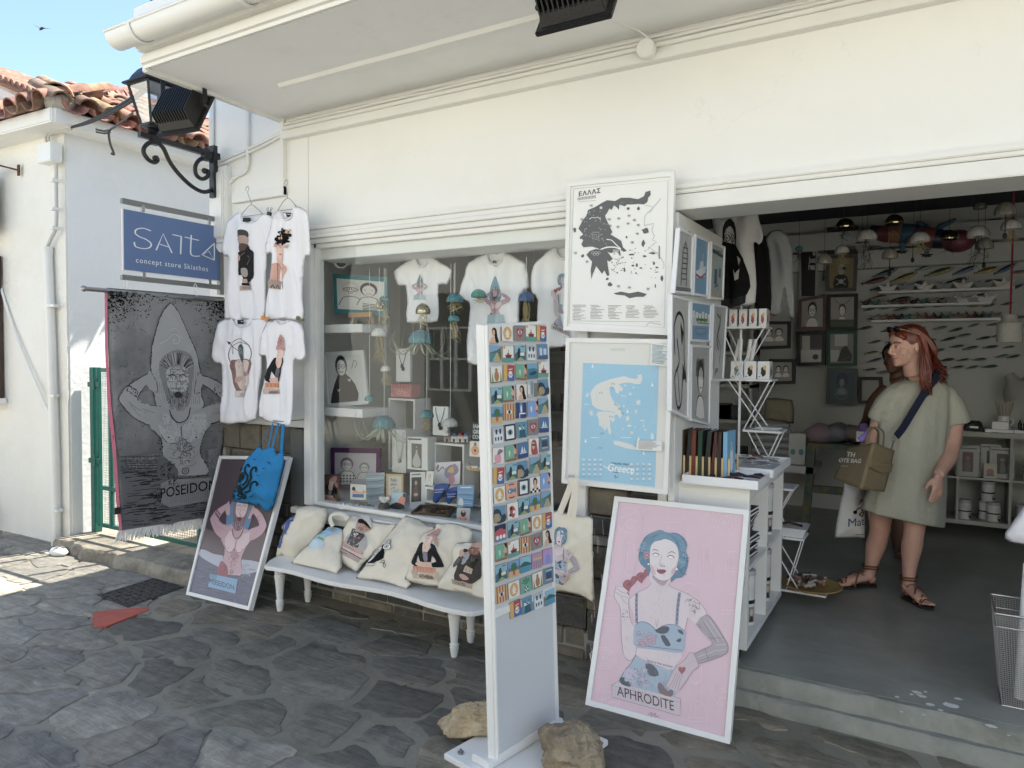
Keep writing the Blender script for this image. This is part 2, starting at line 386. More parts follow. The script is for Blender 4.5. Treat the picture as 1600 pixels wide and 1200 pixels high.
def slatemat():
 m=bpy.data.materials.new('slate_flags');m.use_nodes=True;t=m.node_tree;b=t.nodes['Principled BSDF'];L=t.links.new
 a=t.nodes.new('ShaderNodeAttribute');a.attribute_name='Col';g=t.nodes.new('ShaderNodeNewGeometry')
 mp=t.nodes.new('ShaderNodeMapping');mp.inputs['Rotation'].default_value=(0,0,-.45);mp.inputs['Scale'].default_value=(3,22,3);L(g.outputs['Position'],mp.inputs[0])
 n=t.nodes.new('ShaderNodeTexNoise');n.inputs['Scale'].default_value=.9;n.inputs['Detail'].default_value=12;n.inputs['Roughness'].default_value=.7;n.inputs['Distortion'].default_value=.8;L(mp.outputs[0],n.inputs['Vector'])
 n2=t.nodes.new('ShaderNodeTexNoise');n2.inputs['Scale'].default_value=11;n2.inputs['Detail'].default_value=12;n2.inputs['Roughness'].default_value=.75;L(g.outputs['Position'],n2.inputs['Vector'])
 r=t.nodes.new('ShaderNodeMapRange');r.inputs['From Min'].default_value=.3;r.inputs['From Max'].default_value=.7;r.inputs['To Min'].default_value=.72;r.inputs['To Max'].default_value=1.25;L(n.outputs['Fac'],r.inputs['Value'])
 r2=t.nodes.new('ShaderNodeMapRange');r2.inputs['From Min'].default_value=.3;r2.inputs['From Max'].default_value=.7;r2.inputs['To Min'].default_value=.62;r2.inputs['To Max'].default_value=1.4;L(n2.outputs['Fac'],r2.inputs['Value'])
 mu=t.nodes.new('ShaderNodeMath');mu.operation='MULTIPLY';L(r.outputs[0],mu.inputs[0]);L(r2.outputs[0],mu.inputs[1])
 sc=t.nodes.new('ShaderNodeVectorMath');sc.operation='SCALE';L(a.outputs['Color'],sc.inputs[0]);L(mu.outputs[0],sc.inputs['Scale'])
 n5=t.nodes.new('ShaderNodeTexNoise');n5.inputs['Scale'].default_value=2.3;n5.inputs['Detail'].default_value=12;n5.inputs['Roughness'].default_value=.8;L(mp.outputs[0],n5.inputs['Vector'])
 r5=t.nodes.new('ShaderNodeMapRange');r5.inputs['From Min'].default_value=.60;r5.inputs['From Max'].default_value=.72;L(n5.outputs['Fac'],r5.inputs['Value'])
 m5=t.nodes.new('ShaderNodeMath');m5.operation='MULTIPLY';m5.inputs[1].default_value=.5;L(r5.outputs[0],m5.inputs[0])
 mx=t.nodes.new('ShaderNodeMixRGB');L(m5.outputs[0],mx.inputs[0]);L(sc.outputs[0],mx.inputs[1]);mx.inputs[2].default_value=(.30,.30,.29,1)
 L(mx.outputs[0],b.inputs['Base Color']);b.inputs['Roughness'].default_value=.72;b.inputs['Specular IOR Level'].default_value=.35
 bp=t.nodes.new('ShaderNodeBump');bp.inputs['Strength'].default_value=.9;bp.inputs['Distance'].default_value=.022;L(n.outputs['Fac'],bp.inputs['Height'])
 b2=t.nodes.new('ShaderNodeBump');b2.inputs['Strength'].default_value=.6;b2.inputs['Distance'].default_value=.01;L(n2.outputs['Fac'],b2.inputs['Height']);L(bp.outputs[0],b2.inputs['Normal']);L(b2.outputs[0],b.inputs['Normal'])
 return m
GROUND,SLATE=groundmat(),slatemat()
# ======================= GROUND AND PAVING
g=MB();g.add([(-45,-40,0),(45,-40,0),(45,45,0),(-45,45,0)],[(0,1,2,3)]);g.build('ground',GROUND,kind='structure')
seedpx=[(372,991),(409,1009),(362,1062),(394,1119),(512,1134),(475,1028),(525,984),(625,1009),(662,1044),(506,1069),(619,1100),(606,1159),(694,1131),(737,1053),(690,1181),(362,1184),(581,1194),(100,921),(167,885),(112,950),(83,971),(12,987),(12,950),(112,1000),(79,1035),(50,1067),(54,1100),(142,1121),(196,1162),(46,1179),(267,1183),(167,1042),(250,1054),(325,1075),(271,1012),(329,962),(367,992),(233,983),(275,950),(1250,1183),(1090,1150),(1000,1120),(40,895),(905,1080),(430,960)]
seeds=[atz(x,y)for x,y in seedpx];seeds=[(p.x,p.y)for p in seeds]
rnd=random.Random(3)
for tries in range(9000):
 p=(rnd.uniform(-9.5,3.4),rnd.uniform(-6.6,-.02))
 dmin=.36 if p[1]<-2.6 else .28
 if all(((p[0]-q[0])*.75)**2+((p[1]-q[1])*1.15)**2>dmin*dmin for q in seeds):seeds.append(p)
def clip(poly,a,n):
 out=[]
 for i in range(len(poly)):
  p,q=poly[i],poly[(i+1)%len(poly)];dp=(p[0]-a[0])*n[0]+(p[1]-a[1])*n[1];dq=(q[0]-a[0])*n[0]+(q[1]-a[1])*n[1]
  if dp<=0:out.append(p)
  if(dp<0)!=(dq<0)and dp!=dq:
   t=dp/(dp-dq);out.append((p[0]+(q[0]-p[0])*t,p[1]+(q[1]-p[1])*t))
 return out
stones=MB();SQ=(.8,1.2)
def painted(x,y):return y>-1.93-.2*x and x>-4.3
for i,s_ in enumerate(seeds):
 if not(-9<s_[0]<3.2 and-6.2<s_[1]<-.0):continue
 cell=[(s_[0]-.6,s_[1]-.6),(s_[0]+.6,s_[1]-.6),(s_[0]+.6,s_[1]+.6),(s_[0]-.6,s_[1]+.6)]
 for j,q in enumerate(seeds):
  if j==i or abs(q[0]-s_[0])>1.3 or abs(q[1]-s_[1])>1.3:continue
  mid=((s_[0]+q[0])/2,(s_[1]+q[1])/2);nn=((q[0]-s_[0])*SQ[0]**2,(q[1]-s_[1])*SQ[1]**2);cell=clip(cell,mid,nn)
  if not cell:break
 cell=clip(cell,(0,-.10),(0,1))if s_[0]<-1 else clip(cell,(0,-.1),(0,1))
 if len(cell)<3:continue
 cx=sum(p[0]for p in cell)/len(cell);cy=sum(p[1]for p in cell)/len(cell);pt=painted(cx,cy)
 gap=rnd.uniform(.016,.048)if pt else rnd.uniform(.007,.020)
 rad=[math.hypot(p[0]-cx,p[1]-cy)for p in cell]
 cell=[(cx+(p[0]-cx)*max(.3,1-gap/max(r,.05)),cy+(p[1]-cy)*max(.3,1-gap/max(r,.05)))for p,r in zip(cell,rad)]
 den=[]
 for a,b in zip(cell,cell[1:]+cell[:1]):
  L_=math.hypot(b[0]-a[0],b[1]-a[1]);k=max(1,int(L_/.035))
  for q in range(k):den.append((a[0]+(b[0]-a[0])*q/k,a[1]+(b[1]-a[1])*q/k))
 if len(den)<4:continue
 for _ in range(1):
  den=[(.25*den[k-1][0]+.5*den[k][0]+.25*den[(k+1)%len(den)][0],.25*den[k-1][1]+.5*den[k][1]+.25*den[(k+1)%len(den)][1])for k in range(len(den))]
 jit=lambda x,y:(x+.07*noise.noise(V((x*7,y*7,1)))+.022*noise.noise(V((x*26,y*26,1))),y+.07*noise.noise(V((x*7,y*7,5)))+.022*noise.noise(V((x*26,y*26,5))))
 den=[jit(*p)for p in den]
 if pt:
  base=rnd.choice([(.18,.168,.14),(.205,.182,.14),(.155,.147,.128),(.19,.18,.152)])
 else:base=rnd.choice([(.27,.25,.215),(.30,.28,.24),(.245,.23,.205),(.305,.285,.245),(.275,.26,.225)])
 k=rnd.uniform(.85,1.15);base=tuple(c*k for c in base)
 n=len(den);hh=.005 if pt else .008
 tilt=(rnd.uniform(-.01,.01),rnd.uniform(-.01,.01))
 top=lambda p,f,h:(cx+(p[0]-cx)*f,cy+(p[1]-cy)*f,h+(p[0]-cx)*tilt[0]+(p[1]-cy)*tilt[1])
 vs=[(p[0],p[1],-.01)for p in den]+[top(p,.985,hh*.6)for p in den]+[top(p,.95,hh)for p in den]
 fs=[(k2,(k2+1)%n,(k2+1)%n+n,k2+n)for k2 in range(n)]+[(k2+n,(k2+1)%n+n,(k2+1)%n+2*n,k2+2*n)for k2 in range(n)]+[tuple(range(2*n,3*n))]
 stones.add(vs,fs,0,base)
stones.build('paving',SLATE,smooth=True,kind='structure')
# ======================= SHOP BUILDING
B=thing('shop_building','white two storey shop building with wide window, open doorway and gutter along its overhang','building',(0,0,0))
XR=4.6
wl=MB()
wl.box((-4.5,0,1.10),(-3.50,.10,3.55))
wl.box((-3.50,0,2.38),(XR,.27,3.16))
wl.box((-3.73,0,3.16),(XR,.3,6.3));wl.box((-3.73,.3,6.2),(XR,6,6.3));wl.box((-3.73,.3,3.3),(-3.55,6,6.2))
wl.box((-4.5,.25,0),(-4.35,6,3.5));wl.box((-4.5,.25,3.5),(-3.73,6,3.55))
wl.box((1.9,0,0),(XR,.27,2.38))
wl.build('wall',PLASTER,B,bevel=.006)
rw=MB()
rw.box((-4.2,4.05,0),(3.4,4.2,3.1));rw.box((-4.2,.26,0),(-4.05,4.05,3.1));rw.box((3.2,.28,0),(3.4,4.05,3.1))
cl_=MB();cl_.box((-4.2,.28,2.92),(3.4,4.2,3.05));cl_.build('ceiling',mat('dark_ceiling',(.07,.07,.075),.8),B)
rw.box((-1.7,3.92,2.42),(3.2,4.05,2.58));rw.box((-1.7,3.86,2.60),(3.2,4.05,2.76))
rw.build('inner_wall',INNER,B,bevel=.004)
FLOORM=mat('shop_floor_paint',(.33,.335,.305),.32,bump=.5,bscale=8,col2=(.21,.215,.195),vscale=2.5,bdist=.01,fac=(.3,.7))
bm_=MB();bm_.box((-4.05,-.0,0.001),(3.3,4.05,.15));
fl=bm_.build('shop_floor',FLOORM,kind='structure',bevel=.008)
STEPM=mat('step_paint',(.27,.275,.24),.6,bump=.8,bscale=12,bdist=.02,col2=(.19,.195,.17),vscale=5,fac=(.3,.6))
st=MB()
def strip(y0,y1,z0,z1,sd):
 n=70;rr=random.Random(sd);vs=[]
 xs=[-1.10+(XR-1.10+1.1)*i/n for i in range(n+1)]
 for i,x in enumerate(xs):
  j=.010*noise.noise(V((x*5,sd,0)))+.006*noise.noise(V((x*19,sd,3)))
  vs+=[(x,y0+j-.015,z0),(x,y0+j,z1-.012),(x,y0+j+.012,z1+j*.4),(x,y1,z1+.0015)]
 fs=[]
 for i in range(n):
  for k in range(3):fs.append((i*4+k,(i+1)*4+k,(i+1)*4+k+1,i*4+k+1))
 st.add(vs,fs)
strip(-.035,.03,.0,.148,1);strip(-.085,-.02,-.01,.068,2)
st.build('door_step',STEPM,smooth=True,kind='structure')
SBASE=mat('stone_block',(.20,.18,.14),.75,bump=1,bscale=16,bdist=.02,col2=(.12,.105,.08),vscale=7,fac=(.3,.7))
SB2=mat('stone_block_grey',(.10,.10,.095),.7,bump=1,bscale=18,bdist=.02,col2=(.045,.045,.042),vscale=6,fac=(.3,.7))
SB3=mat('red_brick',(.20,.055,.03),.8,bump=.8,bscale=30,var=.4,vscale=12)
SB4=mat('pale_stone',(.33,.33,.28),.75,bump=.6,bscale=20,col2=(.25,.25,.22),vscale=8)
JOINT=mat('stone_joint',(.03,.03,.028),.9,bump=.5,bscale=40)
sb=MB();rs=random.Random(11)
def blocks(x0,x1,z0,z1,y=0.0):
 sb.box((x0,y+.03,0),(x1,.098 if x0<-4 else .26,z1),2)
 z=z0
 while z<z1-.02:
  h=rs.choice([.10,.14,.17,.06]);h=min(h,z1-z);
  if z1-z-h<.05:h=z1-z
  x=x0
  while x<x1-.01:
   wd=rs.uniform(.14,.36);wd=min(wd,x1-x)
   if x1-x-wd<.07:wd=x1-x
   mi=4 if h<.075 and x0>-1.6 else rs.choice([0,0,1,1,1])
   if x0>-1.7 and abs(z-.3)<.09 and rs.random()<.4:mi=3
   p=rs.uniform(0,.012)
   sb.box((x+.004,y-p,z+.004),(x+wd-.004,y+.05,z+h-.004),mi);x+=wd
  z+=h
blocks(-4.5,-3.62,0,1.10);blocks(-3.62,-1.5,0,.498,.0);blocks(-1.5,-1.08,0,1.35)
sb.build('stone_base',[SBASE,SB2,JOINT,SB3,SB4],B,bevel=.006)
gp=MB();gp.box((-3.64,-.035,0),(-3.52,.1,1.09));gp.build('painted_pilaster',mat('grey_masonry_paint',(.10,.105,.10),.6,bump=.5,bscale=20),B,bevel=.005)
pr=MB();pr.box((-1.5,.005,1.352),(-1.08,.26,2.379));pr.box((-1.12,-.02,0.15),(-1.075,.26,1.35));pr.build('door_pier',WHITE,B,bevel=.004)
wf=MB()
wf.box((-3.52,-.03,.60),(-3.455,.09,2.30));wf.box((-3.455,.0,.60),(-3.43,.07,2.30));wf.box((-1.56,-.02,.60),(-1.5,.09,2.30));wf.box((-3.455,.0,2.27),(-1.56,.07,2.30))
wf.box((-3.43,.0,.60),(-1.56,.07,.625))
wf.build('window_frame',WOODW,B,bevel=.004)
si=MB();si.box((-3.60,-.075,.545),(-1.46,.04,.585));si.box((-3.55,-.045,.50),(-1.5,.04,.545));si.box((-3.8,.102,.5),(-1.5,.62,.598));si.box((-3.455,.04,.5),(-1.5,.102,.598));si.build('window_sill',WHITE,B,bevel=.006)
lt=MB()
for y,z0,z1 in((-.045,2.385,2.41),(-.032,2.355,2.385),(-.045,2.33,2.353),(-.025,2.30,2.33)):lt.box((-3.60,y,z0),(-1.36,.02,z1))
lt.box((-1.36,-.04,2.375),(XR,.02,2.40));lt.box((-1.36,-.03,2.355),(XR,.02,2.375));lt.box((-1.08,-.022,2.28),(XR,.268,2.353))
lt.build('lintel_moulding',WHITE,B,bevel=.004)
gl=MB();gl.add([(-3.435,.03,.62),(-1.555,.03,.62),(-1.555,.03,2.275),(-3.435,.03,2.275)],[(0,1,2,3)]);gl.build('window_glass',glassmat('shop_glass',(.95,.97,.96),0,.0),B)
so=MB();so.box((-3.73,-.96,3.14),(XR,0,3.30));so.build('soffit',SOFFIT,B,bevel=.012)
lp=MB();lp.box((-3.755,-.97,3.12),(-3.71,-.0,3.17));lp.build('soffit_edge',WHITE,B,bevel=.006)
fa=MB();fa.box((-3.74,-1.0,3.13),(XR,-.955,3.21));fa.box((-3.745,-1.03,3.212),(XR,-.2,3.45));fa.build('fascia',PLASTER,B,bevel=.02)
gu=MB()
cy,cz,rr_=-1.10,3.262,.068
prof=[(cy+rr_*math.cos(a),cz+rr_*math.sin(a))for a in[math.pi+math.pi*k/12 for k in range(13)]]
outer=[(-3.765,p[0],p[1])for p in prof];
vs=[(x,p[0],p[1])for x in(-3.765,XR)for p in prof];gu.add(vs,[(k,k+1,k+14,k+13)for k in range(12)])
vs=[(x,cy+(rr_-.006)*math.cos(a),cz+(rr_-.006)*math.sin(a))for x in(-3.765,XR)for a in[math.pi+math.pi*k/12 for k in range(13)]];gu.add(vs,[(k,k+1,k+14,k+13)for k in range(12)])
gu.add(outer,[tuple(range(13))]);gu.tube([(-3.765,cy-rr_,cz+.004),(XR,cy-rr_,cz+.004)],.009);gu.tube([(-3.765,cy+rr_,cz+.004),(XR,cy+rr_,cz+.004)],.009)
gut=gu.build('gutter',mat('gutter_plastic',(.78,.78,.75),.35,var=.05,vscale=3),B,smooth=True)
for x in(-3.55,-2.75,-1.95,-1.15,-.35,.45):
 gb=MB();gb.tube([(x,cy+(rr_+.006)*math.cos(a),cz+(rr_+.006)*math.sin(a))for a in[math.pi*.98+math.pi*1.05*k/12 for k in range(13)]],.014,6,flat=.4);gb.build('gutter_bracket',WHITE,B,smooth=True)
mo=MB()
for y,z0,z1 in((-.05,3.055,3.075),(-.035,3.03,3.055),(-.05,2.995,3.03)):mo.box((-3.70,y,z0),(XR,.01,z1))
mo.tube([(-3.69+i*.2,-.03+.004*noise.noise(V((i*.7,0,0))),3.095+.006*noise.noise(V((i*.9,3,0))))for i in range(42)],.009,6)
mo.tube([(-3.69+i*.2,-.015+.004*noise.noise(V((i*.7,0,9))),3.118+.008*noise.noise(V((i*.9,3,5))))for i in range(42)],.008,6)
mo.box((-3.735,-.03,2.64),(-3.70,.01,3.14))
mo.build('cornice_moulding',WHITE,B,bevel=.003)
sp=MB()
vs=[];N=40
for i in range(N+1):
 x=-3.27+i*(XR+3.27)/N;j=.006*noise.noise(V((x*2,0,7)))
 vs+=[(x,-.46+j,3.141),(x,-.445+j,3.122),(x,-.415-j,3.122),(x,-.40-j,3.141)]
sp.add(vs,[(i*4+k,i*4+k+1,i*4+k+5,i*4+k+4)for i in range(N)for k in range(3)]+[(0,1,2,3)])
sp.build('cable_duct',WHITE,B)
dk=MB();dk.box((-1.05,.9,2.80),(3.2,1.0,2.919));dk.box((-1.0,2.3,2.86),(3.2,2.42,2.919));dk.build('ceiling_rail',mat('dark_rail',(.02,.02,.025),.5),B)
cb=MB()
cb.tube(sm([(-4.43,-.012,3.4),(-4.43,-.014,3.0),(-4.37,-.02,2.95),(-4.2,-.018,2.97),(-3.95,-.016,3.01),(-3.74,-.016,3.05)],5),.011,6)
cb.tube(sm([(-4.44,-.012,3.4),(-4.445,-.014,2.99),(-4.40,-.02,2.92),(-4.2,-.018,2.945),(-3.95,-.016,2.985),(-3.74,-.016,3.03)],5),.010,6)
cb.tube(sm([(-4.06,-.012,3.4),(-4.06,-.02,3.0),(-4.06,-.02,2.90),(-4.09,-.018,2.84),(-4.19,-.014,2.82),(-4.26,-.012,2.78)],5),.013,6)
cb.build('painted_cables',WHITE,B,smooth=True)
pl=MB();pl.box((-4.385,-.05,2.36),(-4.245,.01,2.90));pl.box((-4.365,-.07,2.40),(-4.265,-.04,2.86))
pl.extr([(-4.385+.14*k/8,-.05,2.36-.06*math.sin(math.pi*k/8)-(.02 if k in(0,8)else 0))for k in range(9)]+[(-4.245,-.05,2.37),(-4.385,-.05,2.37)],(0,.06,0))
pl.build('lamp_backboard',WHITE,B,bevel=.008)
hr=MB();hr.box((-4.21,-.035,2.635),(-3.70,0,2.70));hr.build('hanging_rail',WHITE,B,bevel=.003)
# ======================= WHITE HOUSE ON THE LEFT
H=thing('neighbouring_house','low white roughcast house with clay tile roof beside the green gate','house',(-6.03,-.19,0))
ang=R(2.2)
def hp(a,b,z):return V((-6.03-a*math.cos(ang),-.19-a*math.sin(ang)*1.0+b,z))
fr=MB();fr.hexa([hp(0,0,0),hp(5,0,0),hp(5,.3,0),hp(0,.3,0),hp(0,0,3.4),hp(5,0,3.4),hp(5,.3,3.4),hp(0,.3,3.4)]);fr.build('front_wall',ROUGHCAST,H)
sw=MB();sw.box((-6.35,-.17,0),(-6.025,5.2,3.40));sw.box((-11,4.9,0),(-6.35,5.2,3.4));sw.build('side_wall',SIDEW,H)
co=MB()
co.hexa([hp(-.22,-.22,3.35),hp(5,-.22,3.35),hp(5,.1,3.35),hp(-.22,.1,3.35),hp(-.22,-.22,3.46),hp(5,-.22,3.46),hp(5,.1,3.46),hp(-.22,.1,3.46)])
co.box((-6.1,-.38,3.352),(-5.80,5.3,3.462));co.build('cornice',PLASTER,H,bevel=.01)
TILE=inkmat('clay_tile',.85,bump=.8,bscale=40,noise_amt=.45,nscale=14,spec=.2)
rt=MB();rr=random.Random(5)
pitch=math.tan(R(26))
tcols=[(.34,.15,.09),(.38,.18,.11),(.32,.14,.085),(.41,.21,.135),(.36,.19,.13),(.29,.17,.11)]
def tile(c,d,side,up,L_=.40,r0=.085,r1=.070,inv=False):
 vs=[];n=8
 for e,(q,r)in enumerate(((0,r0),(1,r1))):
  for rad in(r,r-.014):
   for k in range(n+1):
    a=math.pi*k/n;s_=math.sin(a)*(-1 if inv else 1)
    vs.append(c+d*(L_*q)+side*(math.cos(a)*rad)+up*(s_*rad*.85))
 m=n+1;fs=[]
 for k in range(n):fs+=[(k,k+1,2*m+k+1,2*m+k),(m+k,m+k+1,3*m+k+1,3*m+k),(k,k+1,m+k+1,m+k)]
 rt.add(vs,fs,0,tuple(x*rr.uniform(.8,1.15)for x in rr.choice(tcols)))
d1=V((-1,0,pitch)).normalized();s1=V((0,1,0));u1=d1.cross(s1)*-1 if d1.cross(s1).z<0 else d1.cross(s1)
for j in range(28):
 y=-.36+j*.195;nmax=6
 for i in range(nmax):
  if y-(-.36)<i*.33-.15:continue
  c=V((-5.74+rr.uniform(-.02,.02),y,3.475))+d1*(i*.33)
  tile(c+u1*(.03+.012*i*0),d1,s1,u1);tile(c+s1*.0975+u1*.035-d1*.04,d1,s1,u1,inv=True)
d2=V((math.sin(ang)*0,1,pitch)).normalized();s2=V((1,0,0));u2=V((0,-pitch,1)).normalized()
for j in range(26):
 a=.02+j*.195
 for i in range(6):
  if a<i*.33-.15:continue
  c=hp(a-.2,-.27+rr.uniform(-.015,.015),3.475)+d2*(i*.33)
  tile(c+u2*.03,d2,s2,u2);tile(c-s2*.0975+u2*.035-d2*.04,d2,s2,u2,inv=True)
hd=V((-1,1,pitch)).normalized();hs=V((1,1,0)).normalized();hu=hd.cross(hs);hu=hu if hu.z>0 else-hu
for i in range(6):tile(V((-5.84,-.34,3.57))+hd*(i*.34),hd,hs,hu,r0=.115,r1=.095)
rt.build('roof_tiles',TILE,H,smooth=True)
hc=MB();hc.ball((-5.88,-.30,3.53),(.12,.12,.09));hc.add([V((-5.82,-.36,3.463)),V((-5.82,5.3,3.463)),V((-7.3,5.3,3.463+1.48*pitch)),V((-7.3,1.12,3.463+1.48*pitch))],[(0,1,2,3)]);hc.add([V((-5.82,-.36,3.463)),V((-11,-.6,3.463)),V((-11,1.0,3.463+1.48*pitch)),V((-7.3,1.12,3.463+1.48*pitch))],[(0,1,2,3)])
hc.build('roof_mortar',mat('mortar',(.5,.48,.43),.9,bump=1,bscale=18,bdist=.03,var=.4,vscale=6),H,smooth=True)
wn=MB();a=aty(0,400,-.25);b=aty(3,622,-.25)
wn.box((a.x-.9,-.36,b.z),(a.x+.0,-.24,a.z));wn.build('window_shutter',mat('brown_shutter',(.06,.035,.025),.6,bump=.3),H)
ws=MB();ws.box((a.x-.9,-.42,b.z-.045),(a.x+.05,-.24,b.z));ws.build('window_ledge',PLASTER,H,bevel=.006)
F=thing('far_house','pinkish house with a tiled gable verge behind the low white house','house',(-11,6,0))
fh=MB();q=[atZ(-60,108,12.5),atZ(75,160,12.5),atZ(110,300,12.5),atZ(-60,300,12.5)]
fh.prism([q[0],q[1],q[2],q[3]],[p+V((-.6,2,0))for p in q]);fh.build('gable_wall',mat('pink_render',(.72,.62,.58),.8,bump=.3),F)
ft=MB()
a,b=atZ(-60,100,12.3),atZ(78,156,12.3);dd=(b-a);n=16
for i in range(n):
 c=a+dd*(i/n);ft.tube([c+V((0,0,0)),c+V((.5*0,.9,.1))],.09,8,col=rr.choice(tcols));
ft.tube([a-V((0,0,.05)),b-V((0,0,.05))],.05,6,col=(.3,.13,.08))
ft.build('verge_tiles',TILE,F,smooth=True)
fb=MB();a,b=atZ(-10,140,12.2),atZ(60,172,12.2);fb.bar(a,b,.06,.12);fb.build('string_course',mat('pink_render'),F)
Y=MB();Y.box((-6.0,6.0,0),(-4.3,6.2,2.0));Y.build('yard_wall',PLASTER,label='white wall closing the yard behind the green gate',cat='wall')
lg=MB()
vs=[];N=40;fs=[]
for i in range(N+1):
 x=-6.02+i*(1.9)/N;j=.05*noise.noise(V((x*3,1,0)))+.02*noise.noise(V((x*13,1,0)));sl=.0
 vs+=[(x,-.345+j,-.01),(x,-.33+j,.07),(x,-.31+j,.095),(x,.2,.10),(x,5.9,.12)]
for i in range(N):
 for k in range(4):fs.append((i*5+k,(i+1)*5+k,(i+1)*5+k+1,i*5+k+1))
lg.add(vs,fs)
lg.build('yard_paving',mat('weathered_concrete',(.33,.30,.24),.9,bump=1,bscale=14,bdist=.03,col2=(.12,.105,.085),vscale=5,fac=(.32,.62)),smooth=True,kind='structure')
# ======================= HOUSE ACROSS THE STREET (seen only as a reflection in the window)
O=thing('opposite_house','sunlit white house across the lane with arched doorway, mirrored in the shop window','house',(-1,-7.2,0))
ow=MB();ow.box((-14,-7.6,0),(-8.1,-7.2,4.6));ow.box((-8.1,-7.6,2.75),(-4.9,-7.2,4.6));ow.box((-8.1,-9.6,0),(-7.9,-7.6,4.4));ow.box((-4.9,-9.6,0),(-4.7,-7.6,4.4));ow.box((-8.1,-9.8,0),(-4.7,-9.6,4.4));ow.box((-8.1,-9.8,4.4),(-4.7,-7.2,4.5));ow.box((-6.6,-7.6,0),(-6.3,-7.3,2.75));ow.box((-4.9,-7.6,0),(-4.6,-7.2,4.6));ow.box((-3.5,-7.6,0),(7,-7.2,4.6));ow.box((-4.6,-7.6,2.6),(-3.5,-7.2,4.6))
ow.box((-5,-7.2,2.55),(-3.1,-7.14,2.75));ow.box((1.2,-7.2,0),(3.2,-6.4,.9))
ow.build('wall',ROUGHCAST,O)
oc=MB();oc.box((-4.6,-7.62,0),(-3.5,-7.5,2.6));oc.build('door',mat('dark_door',(.05,.035,.03),.5),O)
for x in(-7.5,-1.6,.5,3.6):
 om=MB();om.box((x-.45,-7.198,1.0),(x+.45,-7.15,2.1));f_=om.build('window',mat('dark_pane',(.03,.035,.04),.15),O)
 on=MB()
 for k in range(4):on.box((x-.48+k*.31,-7.149,.97),(x-.45+k*.31+.03,-7.11,2.13))
 for k in range(3):on.box((x-.48,-7.148,.97+k*.56),(x+.51,-7.112,1.01+k*.56))
 on.build('frame',WHITE,f_)
oa=MB();oa.add([(-2.6,-7.1,3.1),(1.4,-7.1,3.1),(1.4,-5.9,2.6),(-2.6,-5.9,2.6)],[(0,1,2,3)]);oa.add([(-2.6,-7.1,3.06),(1.4,-7.1,3.06),(1.4,-5.9,2.56),(-2.6,-5.9,2.56)],[(0,1,2,3)]);oa.build('awning',mat('cream_awning',(.6,.55,.42),.8),O)
for x in(-2.55,1.35):
 ob=MB();ob.tube([(x,-5.95,0),(x,-5.95,2.6)],.03);ob.build('awning_post',mat('dark_rail'),O)
# ======================= FIGURES PRINTED ON POSTERS, SHIRTS AND BAGS (each traced in its own drawing units)
def aff(src,dst):
 M=Matrix([[p[0],p[1],1]for p in src]).inverted()
 a=M@V([d[0]for d in dst]);b=M@V([d[1]for d in dst])
 return lambda u,v:(a[0]*u+a[1]*v+a[2],b[0]*u+b[1]*v+b[2])
def comp(f,g):return lambda u,v:f(*g(u,v))
def P2(*a):return[(a[i],a[i+1])for i in range(0,len(a),2)]
def hatch(A,x0,x1,y0,y1,n,w,col,seed=1,ang=0.0,L=(20,60),curve=0):
 r=random.Random(seed)
 for i in range(n):
  x=r.uniform(x0,x1);y=r.uniform(y0,y1);l=r.uniform(*L);a=ang+r.uniform(-.08,.08)
  A.line([(x,y),(x+l*.5*math.cos(a),y+l*.5*math.sin(a)+curve*r.uniform(-1,1)),(x+l*math.cos(a),y+l*math.sin(a))],w*r.uniform(.5,1.2),col)
def scribble(A,cx,cy,rx,ry,n,w,col,seed=1):
 r=random.Random(seed)
 for i in range(n):
  a=r.uniform(0,6.28);q=r.uniform(0,1)**.5;x=cx+rx*q*math.cos(a);y=cy+ry*q*math.sin(a);rr_=r.uniform(.10,.22)*min(rx,ry)
  A.ell((x,y),rr_,rr_*r.uniform(.5,1),col,7,r.uniform(0,3),w=w,a0=r.uniform(0,3),a1=r.uniform(4,6.2))
